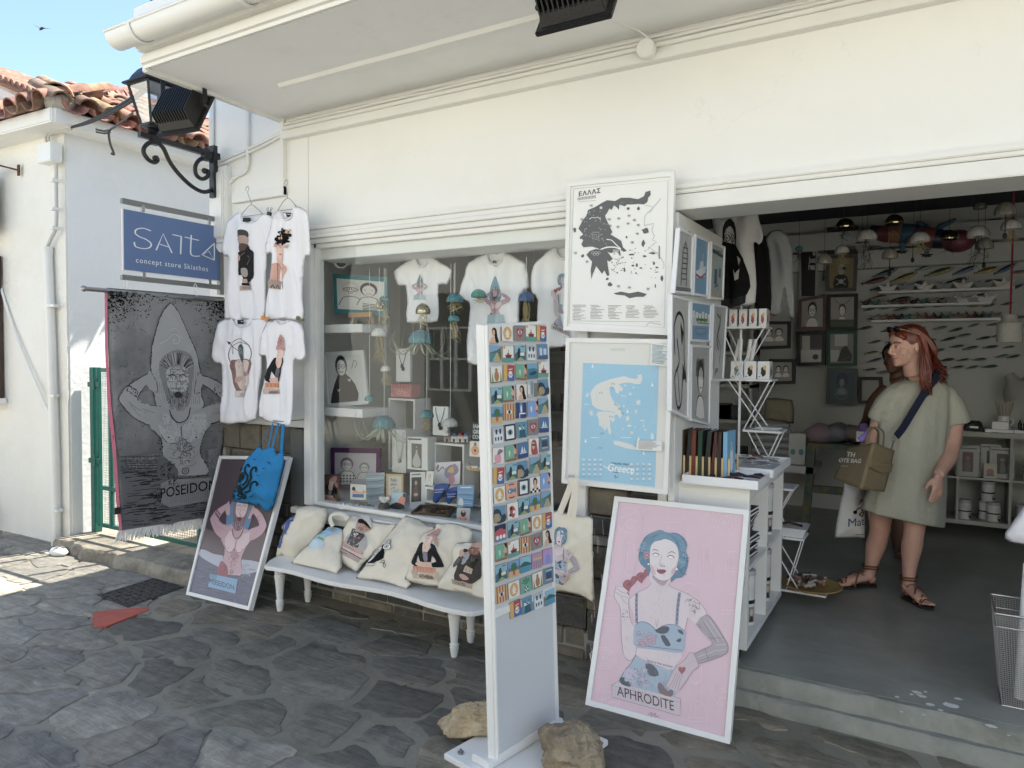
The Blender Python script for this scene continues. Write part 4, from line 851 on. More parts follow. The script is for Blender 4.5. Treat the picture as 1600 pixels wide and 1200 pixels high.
# ======================= CLOTH
def inside(p,poly):
 c=False;n=len(poly);x,y=p
 for i in range(n):
  a,b=poly[i],poly[i-1]
  if(a[1]>y)!=(b[1]>y)and x<(b[0]-a[0])*(y-a[1])/(b[1]-a[1])+a[0]:c=not c
 return c
def cloth(name,pts,o,n,m,parent=None,thick=.03,edge=.06,wr=None,smooth=3,step=.018,back=.5,cor=None,**kw):
 "pts: photo pixels of the outline, on the plane through o with normal n; returns (object, hf)"
 n=V(n).normalized();o=V(o);up=V((0,0,1));e1=up.cross(n);e1.normalize();e2=n.cross(e1)
 w=[atp(p[0],p[1],o,n)-o for p in pts];P=[V((a.dot(e1),a.dot(e2),0))for a in w]
 if smooth:P=sm(P,smooth,True)
 out=[]
 for a,b in zip(P,P[1:]+P[:1]):
  k=max(1,int((b-a).length/step))
  for q in range(k):out.append(((a+(b-a)*(q/k)).x,(a+(b-a)*(q/k)).y))
 segs=[(a,b)for a,b in zip(out,out[1:]+out[:1])];DC={}
 def dist(x,y):
  k_=(round(x,3),round(y,3))
  if k_ not in DC:DC[k_]=dist0(x,y)
  return DC[k_]
 def dist0(x,y):
  m_=9
  for a,b in segs:
   dx,dy=b[0]-a[0],b[1]-a[1];L=dx*dx+dy*dy or 1e-12;t=max(0,min(1,((x-a[0])*dx+(y-a[1])*dy)/L));d=(a[0]+t*dx-x)**2+(a[1]+t*dy-y)**2
   if d<m_:m_=d
  return math.sqrt(m_)
 def hh(x,y):
  d=dist(x,y);f=1-math.exp(-(d/edge))
  return thick*f+(wr(x,y)if wr else 0)*min(1,.15+d/.05)
 xs=[p[0]for p in out];ys=[p[1]for p in out];ins=[]
 y=min(ys)+step*.5;row=0
 while y<max(ys):
  x=min(xs)+(step*.5 if row%2 else 0)
  while x<max(xs):
   if inside((x,y),out)and dist(x,y)>step*.55:ins.append((x,y))
   x+=step
  y+=step*.87;row+=1
 verts=[V(p)for p in out]+[V(p)for p in ins];no=len(out)
 vs2,es,fs,ov,oe,of=delaunay_2d_cdt(verts,[(i,(i+1)%no)for i in range(no)],[],1,1e-6)
 F=V_=None
 mb=MB();bidx={}
 H=[]
 isb=[any(i<no for i in ov[k])for k in range(len(vs2))]
 vv=[];
 for k,v in enumerate(vs2):
  h=hh(v.x,v.y)if not isb[k]else(wr(v.x,v.y)*.15 if wr else 0);vv.append(o+e1*v.x+e2*v.y+n*h);H.append(h)
 cnt=len(vv);bm={}
 for k,v in enumerate(vs2):
  if isb[k]:bm[k]=k
  else:
   bm[k]=len(vv);h=H[k];vv.append(o+e1*v.x+e2*v.y+n*(-back*thick*(1-math.exp(-dist(v.x,v.y)/edge))+(wr(v.x,v.y)*.3 if wr else 0)-.002))
 faces=[]
 for f in fs:
  c=(vs2[f[0]]+vs2[f[1]]+vs2[f[2]])/3
  if not inside((c.x,c.y),out):continue
  faces.append(tuple(f));faces.append(tuple(bm[i]for i in reversed(f)))
 mb.add(vv,faces)
 ob=mb.build(name,m,parent,smooth='all',**kw)
 def hf(p):a=p-o;return hh(a.dot(e1),a.dot(e2))
 return ob,hf
def folds(a1,f1,f2=1.5,seed=0,a2=.0,f3=9,rot=0.0):
 c,s=math.cos(rot),math.sin(rot)
 def f(x,y):
  u,v=x*c-y*s,x*s+y*c;a=noise.noise(V((u*f1,v*f2,seed)));b=noise.noise(V((u*f1*.6+v*1.5,v*f2*1.8,seed+4)))
  return a1*(.6*a+.9*(.25-abs(b)))+a2*(.3-1.6*abs(noise.noise(V((x*f3,y*f3,seed+9)))))
 return f
def frame(label,cat,quad,fw,dep,fm,paper='f2f2ee',name='framed_print',group=None,mat_in=None,pgl=.42,parent=None,root=None):
 "a framed picture on a quad TL,TR,BR,BL (outer corners, front plane); returns (root, inner quad, normal, art surface map)"
 q=[V(p)for p in quad];a,b,c,d=q;n=(b-a).cross(d-a).normalized()
 if n.dot(CAM-a)<0:n=-n
 c=c-n*(c-a).dot(n);q[2]=c
 def ins(w):
  r=[]
  for i in range(4):
   p=q[i];u=(q[(i+1)%4]-p).normalized();v=(q[i-1]-p).normalized();s=abs(u.cross(v).length)or 1;r.append(p+(u+v)*(w/s))
  return r
 I=ins(fw);lo=(c+d)/2
 t=root or thing(name,label,cat,lo,group)
 m=MB();vs=q+I+[p-n*dep for p in q]+[p-n*(dep*.35)for p in I];fs=[]
 for i in range(4):
  j=(i+1)%4;fs+=[(i,j,4+j,4+i),(i,j,8+j,8+i),(4+i,4+j,12+j,12+i)]
 fs.append((8,9,10,11));m.add(vs,fs);m.build('frame',fm,t,bevel=.0012)
 s=MB();s.add([p-n*(dep*.34)for p in I],[(0,1,2,3)],0,hx(paper));s.build('print_sheet',inkmat('print_paper',pgl),t)
 off=-dep*.34
 return t,I,n,off+.0012
# ======================= LAMP, FLOODLIGHTS, SIGN
XL=-4.35
t=thing('wall_lantern','black wrought iron lantern on a scrolled bracket at the left corner of the shop','lantern',(XL,0,2.4))
z4=lambda x,y:atx(x/4,y/4,XL)
bk=MB();a,b=z4(850,838),z4(1395,985);a.z=b.z=(a.z+b.z)/2;b.y=0
zt=z4(1388,930).z;zb_=z4(1388,1250).z
bk.bar((XL,a.y+.02,a.z),(XL,-.03,a.z),.032);bk.box((XL-.025,-.088,zb_),(XL+.025,-.056,zt));bk.bar((XL,-.03,a.z),(XL,-.088,a.z),.04)
pts=[z4(x,y)for x,y in((972,978),(985,1000),(965,1015),(930,1000),(900,960),(900,925),(930,895),(975,893),(1020,925),(1060,1010),(1120,1090),(1200,1165),(1275,1200),(1335,1175),(1362,1110),(1350,1040),(1310,1000),(1255,995),(1222,1035),(1225,1090),(1260,1118),(1295,1105),(1300,1072),(1275,1062))]
bk.tube(sm(pts,4),.014,8);bk.ball(z4(972,990),.02);bk.ball(z4(1278,1068),.02);bk.cbox(z4(965,893)+V((0,0,.012)),(.04,.05,.05));bk.cbox(z4(1285,990)+V((0,0,.01)),(.04,.05,.05));bk.cbox(z4(1362,1110),(.035,.05,.03));bk.ball(z4(1290,940),.022)
bk.build('bracket',BLACK,t,smooth=True)
lc=z4(962,850);lc=V((XL,lc.y,a.z+.03))
ln=MB();hb,ht=.052,.105;zb0,zt0=.045,.30
cor=lambda s,z:[lc+V((sx*s,sy*s,z))for sx,sy in((-1,-1),(1,-1),(1,1),(-1,1))]
lo,hi=cor(hb,zb0),cor(ht,zt0)
for p,q in zip(lo,hi):ln.bar(p,q,.014)
for r_,s in((lo,1),(hi,1)):
 for i in range(4):ln.bar(r_[i],r_[(i+1)%4],.02)
ln.lathe([(.03,-.01),(.045,.0),(.035,.02),(.06,.03),(hb*1.2,.045),(.0,.05)],lc,12)
ln.build('lantern_body',BLACK,t,bevel=.003)
rf=MB();prof=[(ht+.028,.30),(ht+.028,.312),(ht+.0,.325),(ht*.86,.36),(ht*.62,.40),(ht*.34,.425),(.03,.435)]
vs=[];
for s,z in prof:vs+=cor(s,z)
rf.add(vs,[(i*4+k,i*4+(k+1)%4,(i+1)*4+(k+1)%4,(i+1)*4+k)for i in range(len(prof)-1)for k in range(4)]+[(3,2,1,0),tuple(range(len(vs)-4,len(vs)))])
rf.lathe([(.025,.43),(.028,.445),(.01,.455),(.016,.47),(0,.49)],lc,10);rf.build('lantern_roof',BLACK,t,bevel=.003)
lgm=glassmat('old_glass',(.85,.87,.86),.08,.22,1.45)
for i in range(4):
 pm=MB();j=(i+1)%4;c=sum([lo[i],lo[j],hi[i],hi[j]],V())/4;sh=(V((lc.x,lc.y,c.z))-c)*.03
 pm.add([lo[i]+sh,lo[j]+sh,hi[j]+sh,hi[i]+sh],[(0,1,2,3)]);pm.build('lantern_pane',lgm,t)
bl=MB();bl.lathe([(.02,.05),(.02,.09),(.025,.10),(.04,.13),(.035,.165),(.0,.185)],lc,12);bl.build('bulb',mat('lamp_bulb',(.7,.68,.6),.3),t,smooth=True)
def floodlight(label,c,g,w=.30,h=.25):
 g=V(g).normalized();xl=g.cross(V((0,0,1))).normalized();yl=xl.cross(g)
 T=lambda x,y,z:c+xl*x+yl*y+g*z
 t=thing('floodlight',label,'floodlight',c,'black floodlights under the overhang')
 def bx(m,x0,y0,z0,x1,y1,z1,tx=0,ty=0):m.hexa([T(x0+tx,y0+ty,z0),T(x1-tx,y0+ty,z0),T(x1-tx,y1-ty,z0),T(x0+tx,y1-ty,z0),T(x0,y0,z1),T(x1,y0,z1),T(x1,y1,z1),T(x0,y1,z1)])
 m=MB();bx(m,-w/2,-h/2,0,w/2,h/2,.022);bx(m,-w/2+.02,-h/2+.02,-.05,w/2-.02,h/2-.02,0,.012,.02);m.build('housing',mat('cast_black',(.014,.014,.014),.38,bump=.2,bscale=90),t,bevel=.004)
 f=MB();n=13
 for i in range(n):
  x=-w/2+.035+(w-.07)*i/(n-1)
  f.extr([T(x-.003,-h/2+.035,-.045),T(x-.003,-h/2+.06,-.105),T(x-.003,h/2-.06,-.105),T(x-.003,h/2-.02,-.045)],xl*.006)
 f.build('cooling_fins',MATS['cast_black'],t)
 b=MB()
 for s in(-1,1):b.bar(T(s*(w/2+.006),0,-.02),T(s*(w/2+.006),0,-.02)+V((0,-.0,h*.5+.04)),.03,.006,up=xl);b.ball(T(s*(w/2+.012),0,-.02),.013)
 p1=T(-(w/2+.006),0,-.02)+V((0,0,h*.5+.037));p2=T((w/2+.006),0,-.02)+V((0,0,h*.5+.037));b.bar(p1,p2,.03,.006);b.build('mounting_bracket',BLACK,t)
 l=MB();l.add([T(-w/2+.02,-h/2+.02,.0225),T(w/2-.02,-h/2+.02,.0225),T(w/2-.02,h/2-.02,.0225),T(-w/2+.02,h/2-.02,.0225)],[(0,1,2,3)]);l.build('front_glass',mat('lamp_glass',(.5,.5,.48),.1),t)
 return t
f1=floodlight('black finned floodlight hanging beside the wall lantern',V((-3.87,-.62,3.03)),(-.12,.85,-.45),.32,.32)
f2=floodlight('black finned floodlight under the middle of the overhang at the top edge',V((-1.24,-.72,3.00)),(.0,.85,-.5),.33,.27)
m=MB();m.tube(sm([(-3.9,-.62,3.21),(-3.82,-.60,3.26),(-3.77,-.58,3.22),(-3.76,-.6,3.13)],5),.006,6);m.build('floodlight_cable',PLAST,f1,smooth=True)
tagit(thing('junction_box','round white junction box on the moulding beside the cable to the floodlight','junction box',aty(1012,79,-.06)))
jb=[o for o in COL.objects if o.name.startswith('junction_box')][-1];c=aty(1012,79,-.055)
m=MB();m.lathe([(.045,0),(.045,.035),(.04,.04),(0,.041)],c,20,axis=rotm(R(90)));m.build('lid',WHITE,jb,smooth=True)
m=MB();m.tube(sm([c+V((0,.01,.04)),c+V((-.03,0,.09)),c+V((-.12,-.18,.10)),c+V((-.22,-.42,.105)),V((-1.2,-.68,3.13))],6),.005,6);m.build('cable',WHITE,jb,smooth=True)
XS=-4.36;n=V((1,0,0))
sg=thing('shop_sign','blue shop sign with thin white lettering held between two grey rails','sign',(XS,-.35,1.9))
A_=lambda x,y:atx(150+x/3,280+y/3,XS)
m=MB();a,b=A_(118,103),A_(618,198);z=(a.z+b.z)/2;m.bar((XS,a.y,z),(XS,0,z),.03,.032);a,b=A_(118,462),A_(612,508);z2=(a.z+b.z)/2;m.bar((XS,a.y,z2),(XS,0,z2),.03,.032);m.box((XS-.02,-.03,z2-.05),(XS+.02,0,z+.03))
m.build('rail',GREY,sg,bevel=.002)
y0,y1=A_(122,300).y,A_(588,300).y;zt_,zb_=z-.045,z2+.042
for yy in(y0+.13,y1-.11):
 for zz,s in((z-.025,1),(z2+.025,-1)):
  m=MB();m.bar((XS+.012,yy,zz-.02),(XS+.012,yy,zz+.02),.02);m.build('clamp',STEEL,sg)
m=MB();m.box((XS-.004,y0,zb_),(XS+.004,y1,zt_));m.build('sign_edge',WHITE,sg)
A=Art(lambda u,v,h:V((XS+.0045+h,y0+(y1-y0)*u,zt_+(zb_-zt_)*v)))
A.rect(.012,.012,.988,.985,'4a6fa8')
q=lambda*a:[((a[i]-125)/463,(a[i+1]-(130+(a[i]-125)*.155))/(322+(a[i]-125)*(-.082)))for i in range(0,len(a),2)]
W='eef2f6'
def sl(pts,w=.0125,s=0,closed=False):
 A2=[(p[0]*1.0,p[1])for p in pts];A.line(A2,w,W,s,closed)
sl(q(246,240,215,228,185,235,178,255,195,272,225,285,246,305,240,325,215,333,180,325,174,302),.014,4)
sl(q(268,338,300,250,340,348),.014);sl(q(283,305,326,318),.012)
sl(q(342,252,384,260),.014);sl(q(384,258,380,352),.014)
sl(q(400,262,470,276),.014);sl(q(432,250,428,335,432,352,446,359,474,357),.014,3)
sl(q(548,288,484,350,520,330,547,376,548,290),.013);sl(q(484,350,547,376),.012)
A.text('concept store Skiathos',.115,.845,.125,W,(1,.0),(0,-1),xs=.52,space=1.18)
A.build('lettering',INK,sg)
# ======================= TOWEL
XT=-4.345
pl=thing('towel_pole','grey metal pole sticking out of the wall with the tapestry hung on it','pole',(XT,-.5,1.9))
a=atx(131,451,XT);b=atx(196,457,XT)
m=MB();m.tube([(XT-.0,a.y-.0,a.z),(XT,0,a.z-.0)],.014,10);m.ball((XT,a.y,a.z),.019);m.build('pole_tube',STEEL,pl,smooth=True)
wr=folds(.035,2.2,.6,3,.006,7)
tw=thing('poseidon_towel','grey woven towel of a bearded man and surfboard lettered POSEIDON, white fringe','towel',(XT,-.4,.3))
zT=zm(160,440,2.925)
out=[zT(*p)for p in P2(22,28,300,50,560,72,575,76,575,400,560,700,535,900,490,1090,300,1118,92,1146,78,1000,62,760,40,560,24,300)]
o_,hf=cloth('towel_cloth',out,(XT,0,0),(1,0,0),mat('towel_cloth',(.27,.27,.27),1,bump=.5,bscale=120,bdist=.004,col2=(.17,.17,.17),vscale=2.2,fac=(.38,.55),spec=.1),tw,.006,.01,wr,smooth=0,step=.03)
A=Art(pxmap((XT,0,0),(1,0,0),hf,.003),sub=.025);A.pre=zT
r=random.Random(9)
A.poly(P2(60,800,150,790,280,770,400,765,520,755,530,800,510,930,470,1075,95,1132,80,900),'6e6e70')
A.poly(P2(78,800,170,800,260,785,380,775,520,762,520,850,300,870,80,845),'8a8a8b')
for i in range(190):
 x=r.uniform(82,470);y=r.uniform(860,1125)-(x-82)*.10;l=r.uniform(18,90);l=min(l,480-x)
 if l>5:A.line([(x,y),(x+l*.5,y-l*.05+r.uniform(-3,3)),(x+l,y-l*.1)],r.uniform(1.5,4.2),r.choice(['1c1c1e','2b2b2d','3d3d40']))
for k in range(14):A.line(P2(80,800+k*5,200,800+k*6+r.uniform(-6,6),300,790+k*6,480,770+k*6),2,'3a3a3c',3)
for i in range(900):
 x=r.choice([24+abs(r.gauss(0,60)),562-abs(r.gauss(0,40)),r.uniform(24,540)]);y=42+(x-22)*.08+abs(r.gauss(0,62))
 if(215<x<420 and y>105)or x>560:continue
 A.ell((x,y),r.uniform(.8,5),r.uniform(.8,4),r.choice(['161618','1c1c1e','101012']),6)
for i in range(60):
 x=r.uniform(40,200)if i%2 else r.uniform(440,540);y=r.uniform(180,780);A.line([(x,y),(x+r.uniform(-6,16),y+r.uniform(-10,10)),(x+r.uniform(-10,26),y+r.uniform(-16,16))],1.6,'3c3c3e')
poseidon(A,lin=True)
A.poly(P2(262,925,300,905,490,895,495,1000,300,1030,262,1010),'8e8e8f')
for i in range(24):x=265+i*9.4;A.line(P2(x,925-i*.9,x+2,1020-i*1.1),1.4,'5a5a5c')
scribble(A,320,910,30,26,22,2.6,'202022',9);scribble(A,245,985,22,40,26,2.8,'202022',19)
A.text('POSEIDON',258,990,64,'151517',(.985,-.17),(0,-1),xs=.84,bold=.006)
A.build('woven_picture',INKC,tw)
m=MB();up=P2(22,28,24,300,40,560,62,760,78,1000,92,1146);lf=P2(10,34,12,300,24,560,45,760,62,1000,78,1150)
vs=[atx(*zT(*p),XT+.004)for p in up]+[atx(*zT(*p),XT-.03)for p in lf];k=len(up);m.add(vs,[(i,i+1,k+i+1,k+i)for i in range(k-1)]);m.build('pink_reverse',mat('pink_towel',(.42,.14,.20),1,bump=.5,bscale=60,spec=.1),tw,smooth=True)
m=MB();r=random.Random(1)
for i in range(150):
 u=i/149;x=74+u*(400);y=1140-u*62+(0 if u<.1 else 0);a=atx(*zT(x,y),XT+.002);b=atx(*zT(x-12+r.uniform(-8,6),y+46+r.uniform(-8,8)),XT+r.uniform(-.01,.02));m.bar(a,b,.006,.003)
m.build('fringe',mat('fringe_cotton',(.78,.76,.72),.95),tw)
for x,y in((108,15),(425,30)):
 m=MB();c=atx(*zT(x,y),XT);m.tube([c+V((0,.012*math.cos(a),.03*math.sin(a)))for a in[2*math.pi*k/12 for k in range(12)]],.003,5,True);m.tube([c+V((0,0,-.03)),c+V((.003,.01,-.055))],.003,5);m.build('tie_cord',PALEW,tw,smooth=True)
m=MB();c=atx(*zT(66,1048),XT+.01);m.cbox(c,(.02,.035,.04));m.build('binder_clip',PLAST,tw)
# ======================= GATE
GY=-.02
gt=thing('green_gate','green metal gate with wire mesh at the yard between the two houses','gate',(-5.3,GY,.1))
zg=1.47
m=MB()
m.box((-5.99,GY-.02,.1),(-5.93,GY+.04,zg+.0));m.build('gate_post',GREEN,gt,bevel=.003)
m=MB()
for x in(-5.89,-5.72,-5.20,-4.60):m.box((x-.016,GY-.016,.16),(x+.016,GY+.016,zg))
for z in(.17,.48,zg-.02):m.box((-5.84,GY-.014,z-.016),(-4.60,GY+.014,z+.016))
m.build('gate_frame',GREEN,gt,bevel=.002)
m=MB()
for i in range(60):x=-5.83+i*.0205;m.box((x-.0012,GY-.002,.17),(x+.0012,GY+.0005,zg))
for i in range(64):z=.18+i*.0203;m.box((-5.84,GY+.001,z-.0012),(-4.6,GY+.0035,z+.0012))
m.build('wire_mesh',mat('mesh_wire',(.30,.33,.31),.5,metal=.3),gt)
m=MB();
for z in(1.33,.7):m=MB();m.box((-5.99,GY-.035,z-.02),(-5.83,GY-.018,z+.02));m.tube([(-5.89,GY-.035,z-.04),(-5.89,GY-.035,z+.05)],.012);m.build('hinge',GREEN,gt)
# ======================= THINGS ON THE LEFT HOUSE
YL=-.30
hl=lambda x,y:aty(x,y,YL+.06)
cb=thing('meter_box','small white junction box with grey conduit on the corner of the white house','junction box',hl(86,243))
m=MB();a=hl(74,230);b=hl(96,254);m.box((a.x,YL-.02,b.z),(b.x,YL+.07,a.z));m.build('box',WHITE,cb,bevel=.006)
m=MB();m.tube(sm([hl(88,254),hl(88,300),hl(88,352),hl(80,372),hl(74,386)],3),.014,8);m.tube(sm([hl(77,232),hl(71,215),hl(80,206),hl(96,202),hl(112,198)],4),.011,8);m.tube(sm([hl(80,231),hl(76,214),hl(86,207),hl(112,202)],4),.009,8);m.build('conduit',mat('grey_conduit',(.5,.5,.47),.5),cb,smooth=True)
for y in(283,327,357):
 m=MB();c=hl(88,y);m.box((c.x-.022,YL+.02,c.z-.012),(c.x+.022,YL+.085,c.z+.012));m.build('pipe_clip',WHITE,cb)
dp=thing('drain_pipe','white plastic pipe running down the front of the white house','pipe',hl(88,850))
m=MB();p=[hl(74,386),hl(78,480),hl(82,600),hl(86,720),hl(88,856)];m.tube(p,.036,14);m.lathe([(.042,0),(.042,.06)],p[0]-V((0,0,.06)),14);m.build('pipe',mat('gutter_plastic'),dp,smooth=True)
for y in(478,618,796):
 m=MB();c=hl(82 if y<700 else 88,y);m.lathe([(.041,-.012),(.041,.012)],c,14);m.box((c.x+.03,YL+.03,c.z-.01),(c.x+.075,YL+.075,c.z+.01));m.build('pipe_clip',WHITE,dp)
m=MB();m.tube(sm([hl(0,432),hl(3,455),hl(24,521),hl(52,590),hl(79,650)],4),.011,8);m.build('wall_cable',WHITE,smooth=True,label='thin white cable running diagonally across the left house wall',cat='cable')
sp=thing('wall_spotlight','small cream spotlight on a rusty plate at the far left wall','spotlight',hl(15,265))
m=MB();a,b=hl(2,272)+V((0,-.10,0)),hl(17,262)+V((0,-.10,0));m.tube([a,a.lerp(b,.5),b],[.036,.034,.024],14);m.build('lamp_head',mat('cream_plastic',(.62,.57,.45),.5,var=.2),sp,smooth=True)
m=MB();c=hl(29,266);m.tube([b,c],.007);m.cbox(c,(.03,.01,.09));m.build('rusty_plate',mat('rust',(.16,.05,.025),.9,bump=.6,bscale=50,var=.5,vscale=30),sp)
ac=thing('air_conditioner','edge of an air conditioning unit at the far left','air conditioner',hl(0,370))
m=MB();a=hl(7,275);b=hl(7,365);m.box((a.x-.8,YL-.2,b.z),(a.x,YL+.0,a.z));m.build('casing',mat('ac_casing',(.5,.5,.48),.5,var=.2),ac,bevel=.012)
m=MB();m.box((a.x-.7,YL-.22,b.z+.04),(a.x-.035,YL-.198,a.z-.04));m.build('grille',PLAST,ac)
cl=thing('overhead_cables','two black cables tied together between lantern and white house corner','cable',(-5,-.5,3.2))
m=MB();a=V((XL,lc.y-.0,lc.z+.33));b=atx(111,199,-5.84)
for d in(0,.022):m.tube(sm([a+V((0,0,-d)),a.lerp(b,.3)+V((0,0,-.03-d)),a.lerp(b,.7)+V((0,0,-.03-d*.6)),b],5),.010,7)
c1=[atx(x/4,y/4,-5.5)for x,y in((830,705),(780,745),(720,790),(690,810),(680,840),(690,900),(705,940),(712,965),(695,958))];m.tube(sm(c1,4),.009,7)
c2=[atx(x/4,y/4,-5.5)for x,y in((690,810),(650,818),(600,808))];m.tube(c2,.009,7);m.tube([p+V((0,0,-.02))for p in c2],.007,7)
m.build('cable',PLAST,cl,smooth=True)
m=MB();m.tube([atx(x/4,y/4,-5.97)for x,y in((700,945),(760,935),(880,965),(1000,1005),(1150,1050),(1320,1085))],.004,5);m.build('thin_wall_wire',PALEW,cl)
rp=thing('balcony_railing','dark green balcony railing above the gutter','railing',(-3.7,-.9,3.47))
m=MB();c=aty(239,18,-.93);c.z=3.47;m.tube([c,c+V((0,0,1))],.014,8)
for i in range(1,14):m.tube([c+V((.6*i,0,0)),c+V((.6*i,0,1))],.014,6)
for z in(.10,.97):m.tube([c+V((0,0,z)),c+V((8,0,z))],.012,6)
m.tube([c+V((0,0,.1)),c+V((0,.9,.1))],.012,6);m.tube([c+V((0,0,.97)),c+V((0,.9,.97))],.012,6);m.build('railing_bars',GREEN,rp,smooth=True)
bd=atZ(65,45,18);m=MB();m.tube([bd+V((-.11,0,-.012)),bd+V((-.05,0,0)),bd+V((.03,0,.01)),bd+V((.11,.02,.004))],[.004,.028,.032,.004],8);m.add([bd,bd+V((.05,0,.01)),bd+V((.10,.2,.06)),bd+V((-.03,0,0)),bd+V((-.02,-.2,.05))],[(0,1,2),(3,0,4)])
m.build('bird',mat('bird_dark',(.03,.03,.04),.8),label='tiny dark bird flying in the blue sky',cat='bird')
dg=MB();q=[atz(x,y,.012)for x,y in((152,930),(239.6,903),(287.5,917),(200,949))];dg.prism(q,[p-V((0,0,.02))for p in q])
for i in range(9):
 for j in range(7):
  u,v=(i+.5)/9,(j+.5)/7;c=(q[0]*(1-u)+q[1]*u)*(1-v)+(q[3]*(1-u)+q[2]*u)*v;e=(q[1]-q[0]).normalized()if(i+j)%2 else(q[3]-q[0]).normalized();dg.bar(c-e*.016+V((0,0,.002)),c+e*.016+V((0,0,.002)),.008,.005)
dg.build('drain_cover',mat('grate_iron',(.055,.048,.045),.65,bump=1,bscale=60,bdist=.01,col2=(.03,.027,.025),vscale=20),label='dark patterned metal drain cover set in the paving',cat='drain cover')
m=MB();q=[atz(x,y,.014)for x,y in((146,956),(180,952),(231,948),(233,953),(200,965),(167,978),(148,979),(144,968))];m.prism(q,[p-V((0,0,.02))for p in q])
m.build('red_paving_patch',mat('red_paint',(.50,.10,.07),.6,bump=.5,bscale=25,var=.25,vscale=12),kind='structure')
m=MB();r=random.Random(3);c=atz(92,868,.0)
m.ball(c+V((0,0,.03)),(.10,.05,.035),14,8);m.v=[p+V((.02*noise.noise(p*30),.02*noise.noise(p*30+V((5,0,0))),.02*noise.noise(p*30+V((0,9,0)))))for p in m.v]
m.build('plastic_bag',mat('white_plastic',(.75,.75,.74),.4),smooth='all',label='crumpled white plastic bag on the ground by the corner',cat='bag')
pt=thing('potted_plant','sprig of green leaves poking in at the far left edge','plant',hl(-14,790)+V((0,-.2,0)))
m=MB();c0=hl(-14,800)+V((0,-.2,0));r=random.Random(2)
lf=MB()
for k in range(14):
 e=hl(r.uniform(-30,9),r.uniform(744,782))+V((0,-.2+r.uniform(-.1,.1),0));d=(e-c0);lf.add([c0.lerp(e,.45),c0.lerp(e,.75)+V((.012,0,.012)),e,c0.lerp(e,.75)+V((-.012,0,-.012))],[(0,1,2,3)]);m.tube([c0,c0.lerp(e,.5)],.004,5)
lf.build('leaves',mat('leaf',(.08,.22,.04),.5),pt);m.build('stems',mat('stem',(.07,.12,.04),.7),pt)
m=MB();m.lathe([(.06,-.0),(.09,.18),(.10,.18),(.10,.2),(0,.2)],V((c0.x,c0.y,0)),16);m.tube([V((c0.x,c0.y,.15)),c0],.01);m.build('pot',mat('terracotta',(.35,.14,.08),.8),pt,smooth=True)
# ======================= HANGING SHIRTS
SY=-.13
def hanger(c,w,y,mat_=WIRE,parent=None,top=None,r=.0022):
 m=MB();t_=top or c+V((0,0,.11))
 m.tube(sm([t_+V((-.018,0,.012)),t_+V((-.014,0,.03)),t_+V((.004,0,.036)),t_+V((.012,0,.018)),t_+V((0,0,-.004)),c+V((0,0,.03)),c+V((0,0,.012))],4),r,6)
 m.tube(sm([c+V((0,0,.012)),c+V((.03,0,.0)),c+V((w*.5,0,-.05)),c+V((w*.5-.005,0,-.058)),c+V((0,0,-.06)),c+V((-w*.5+.005,0,-.058)),c+V((-w*.5,0,-.05)),c+V((-.03,0,.0)),c+V((0,0,.012))],3),r,6)
 return m.build('hanger',mat_,parent,smooth=True)
def shirt(label,out,zf,y,art,artpre,seed,neck=None,group='printed white shirts hanging outside',n=(0,-1,0),cat='t-shirt',m=COTTON,thick=.007,amp=.062,hang=None,freq=15,name='t_shirt',tag=None,o=None,ink=None):
 o=V(o)if o else V((0,y,0));n=V(n)
 pts=[zf(*p)for p in out];c=atp(*pts[0],o,n);t=thing(name,label,cat,c,group)
 ob,hf=cloth('fabric',pts,o,n,m,t,thick,.012,folds(amp,freq,1.0,seed,.004,14),smooth=2,step=.016)
 mp=pxmap(o,n,hf,.0025)
 if neck:
  k=[mp(*zf(*p),.001)for p in neck];q=MB();q.tube(sm(k,4),.007,6,flat=.6);q.build('collar',m,t,smooth=True)
  bk=[atp(*zf(*p),o,n)-n.normalized()*.012 for p in neck];top=[bk[0]+V((0,0,.008)),bk[-1]+V((0,0,.008))]
  q=MB();mid=(top[0]+top[1])/2+V((0,0,-.014));q.prism(bk+[top[1],mid,top[0]],[p-n.normalized()*.006 for p in bk+[top[1],mid,top[0]]]);q.build('neck_back',m,t)
 if tag:
  A=Art(mp);A.pre=zf;x,y_=tag;A.rect(x,y_,x+32,y_+20,'3a3a3e');A.rect(x+3,y_+4,x+15,y_+20,'e8e8ee');A.rect(x+18,y_+6,x+30,y_+10,'b8b8bd');A.build('size_label',INKC,t)
 if art:
  A=Art(mp,sub=.014);A.pre=artpre;art(A);A.build('printed_picture',ink or INKC,t)
 if hang:hanger(hang[0],hang[1],y,hang[2]if len(hang)>2 else WIRE,t,hang[3]if len(hang)>3 else None)
 return t
z2=zm(150,280,3.0);zS1=zm(340,310,6.319);zS2=zm(320,490,6.665)
hc=lambda x,y,d=0:aty(*z2(x,y),SY-.01+d)
shirt('white t-shirt printed with a man in leather jacket, upper left of four',P2(678,152,690,180,718,200,755,190,780,160,835,185,850,260,845,330,815,345,802,320,797,500,790,662,700,655,604,652,615,500,625,370,610,366,590,330,605,240,628,188),z2,SY,leatherman,zS1,1,P2(678,152,690,180,718,200,755,190,780,160),hang=(hc(727,128),.20,WIRE,hc(711,60)),tag=(700,182))
shirt('white t-shirt printed with a bare shouldered black haired figure, upper right of four',P2(862,146,873,178,897,192,920,170,930,126,988,150,1000,240,1003,352,985,358,975,420,968,560,970,662,880,652,795,650,810,500,826,350,800,352,795,310,815,230,835,165),z2,SY-.045,curlyhead,zS1,12,P2(862,146,873,178,897,192,920,170,930,126),hang=(hc(897,98,-.035),.16,WIRE,hc(893,30,-.035)),tag=(887,158))
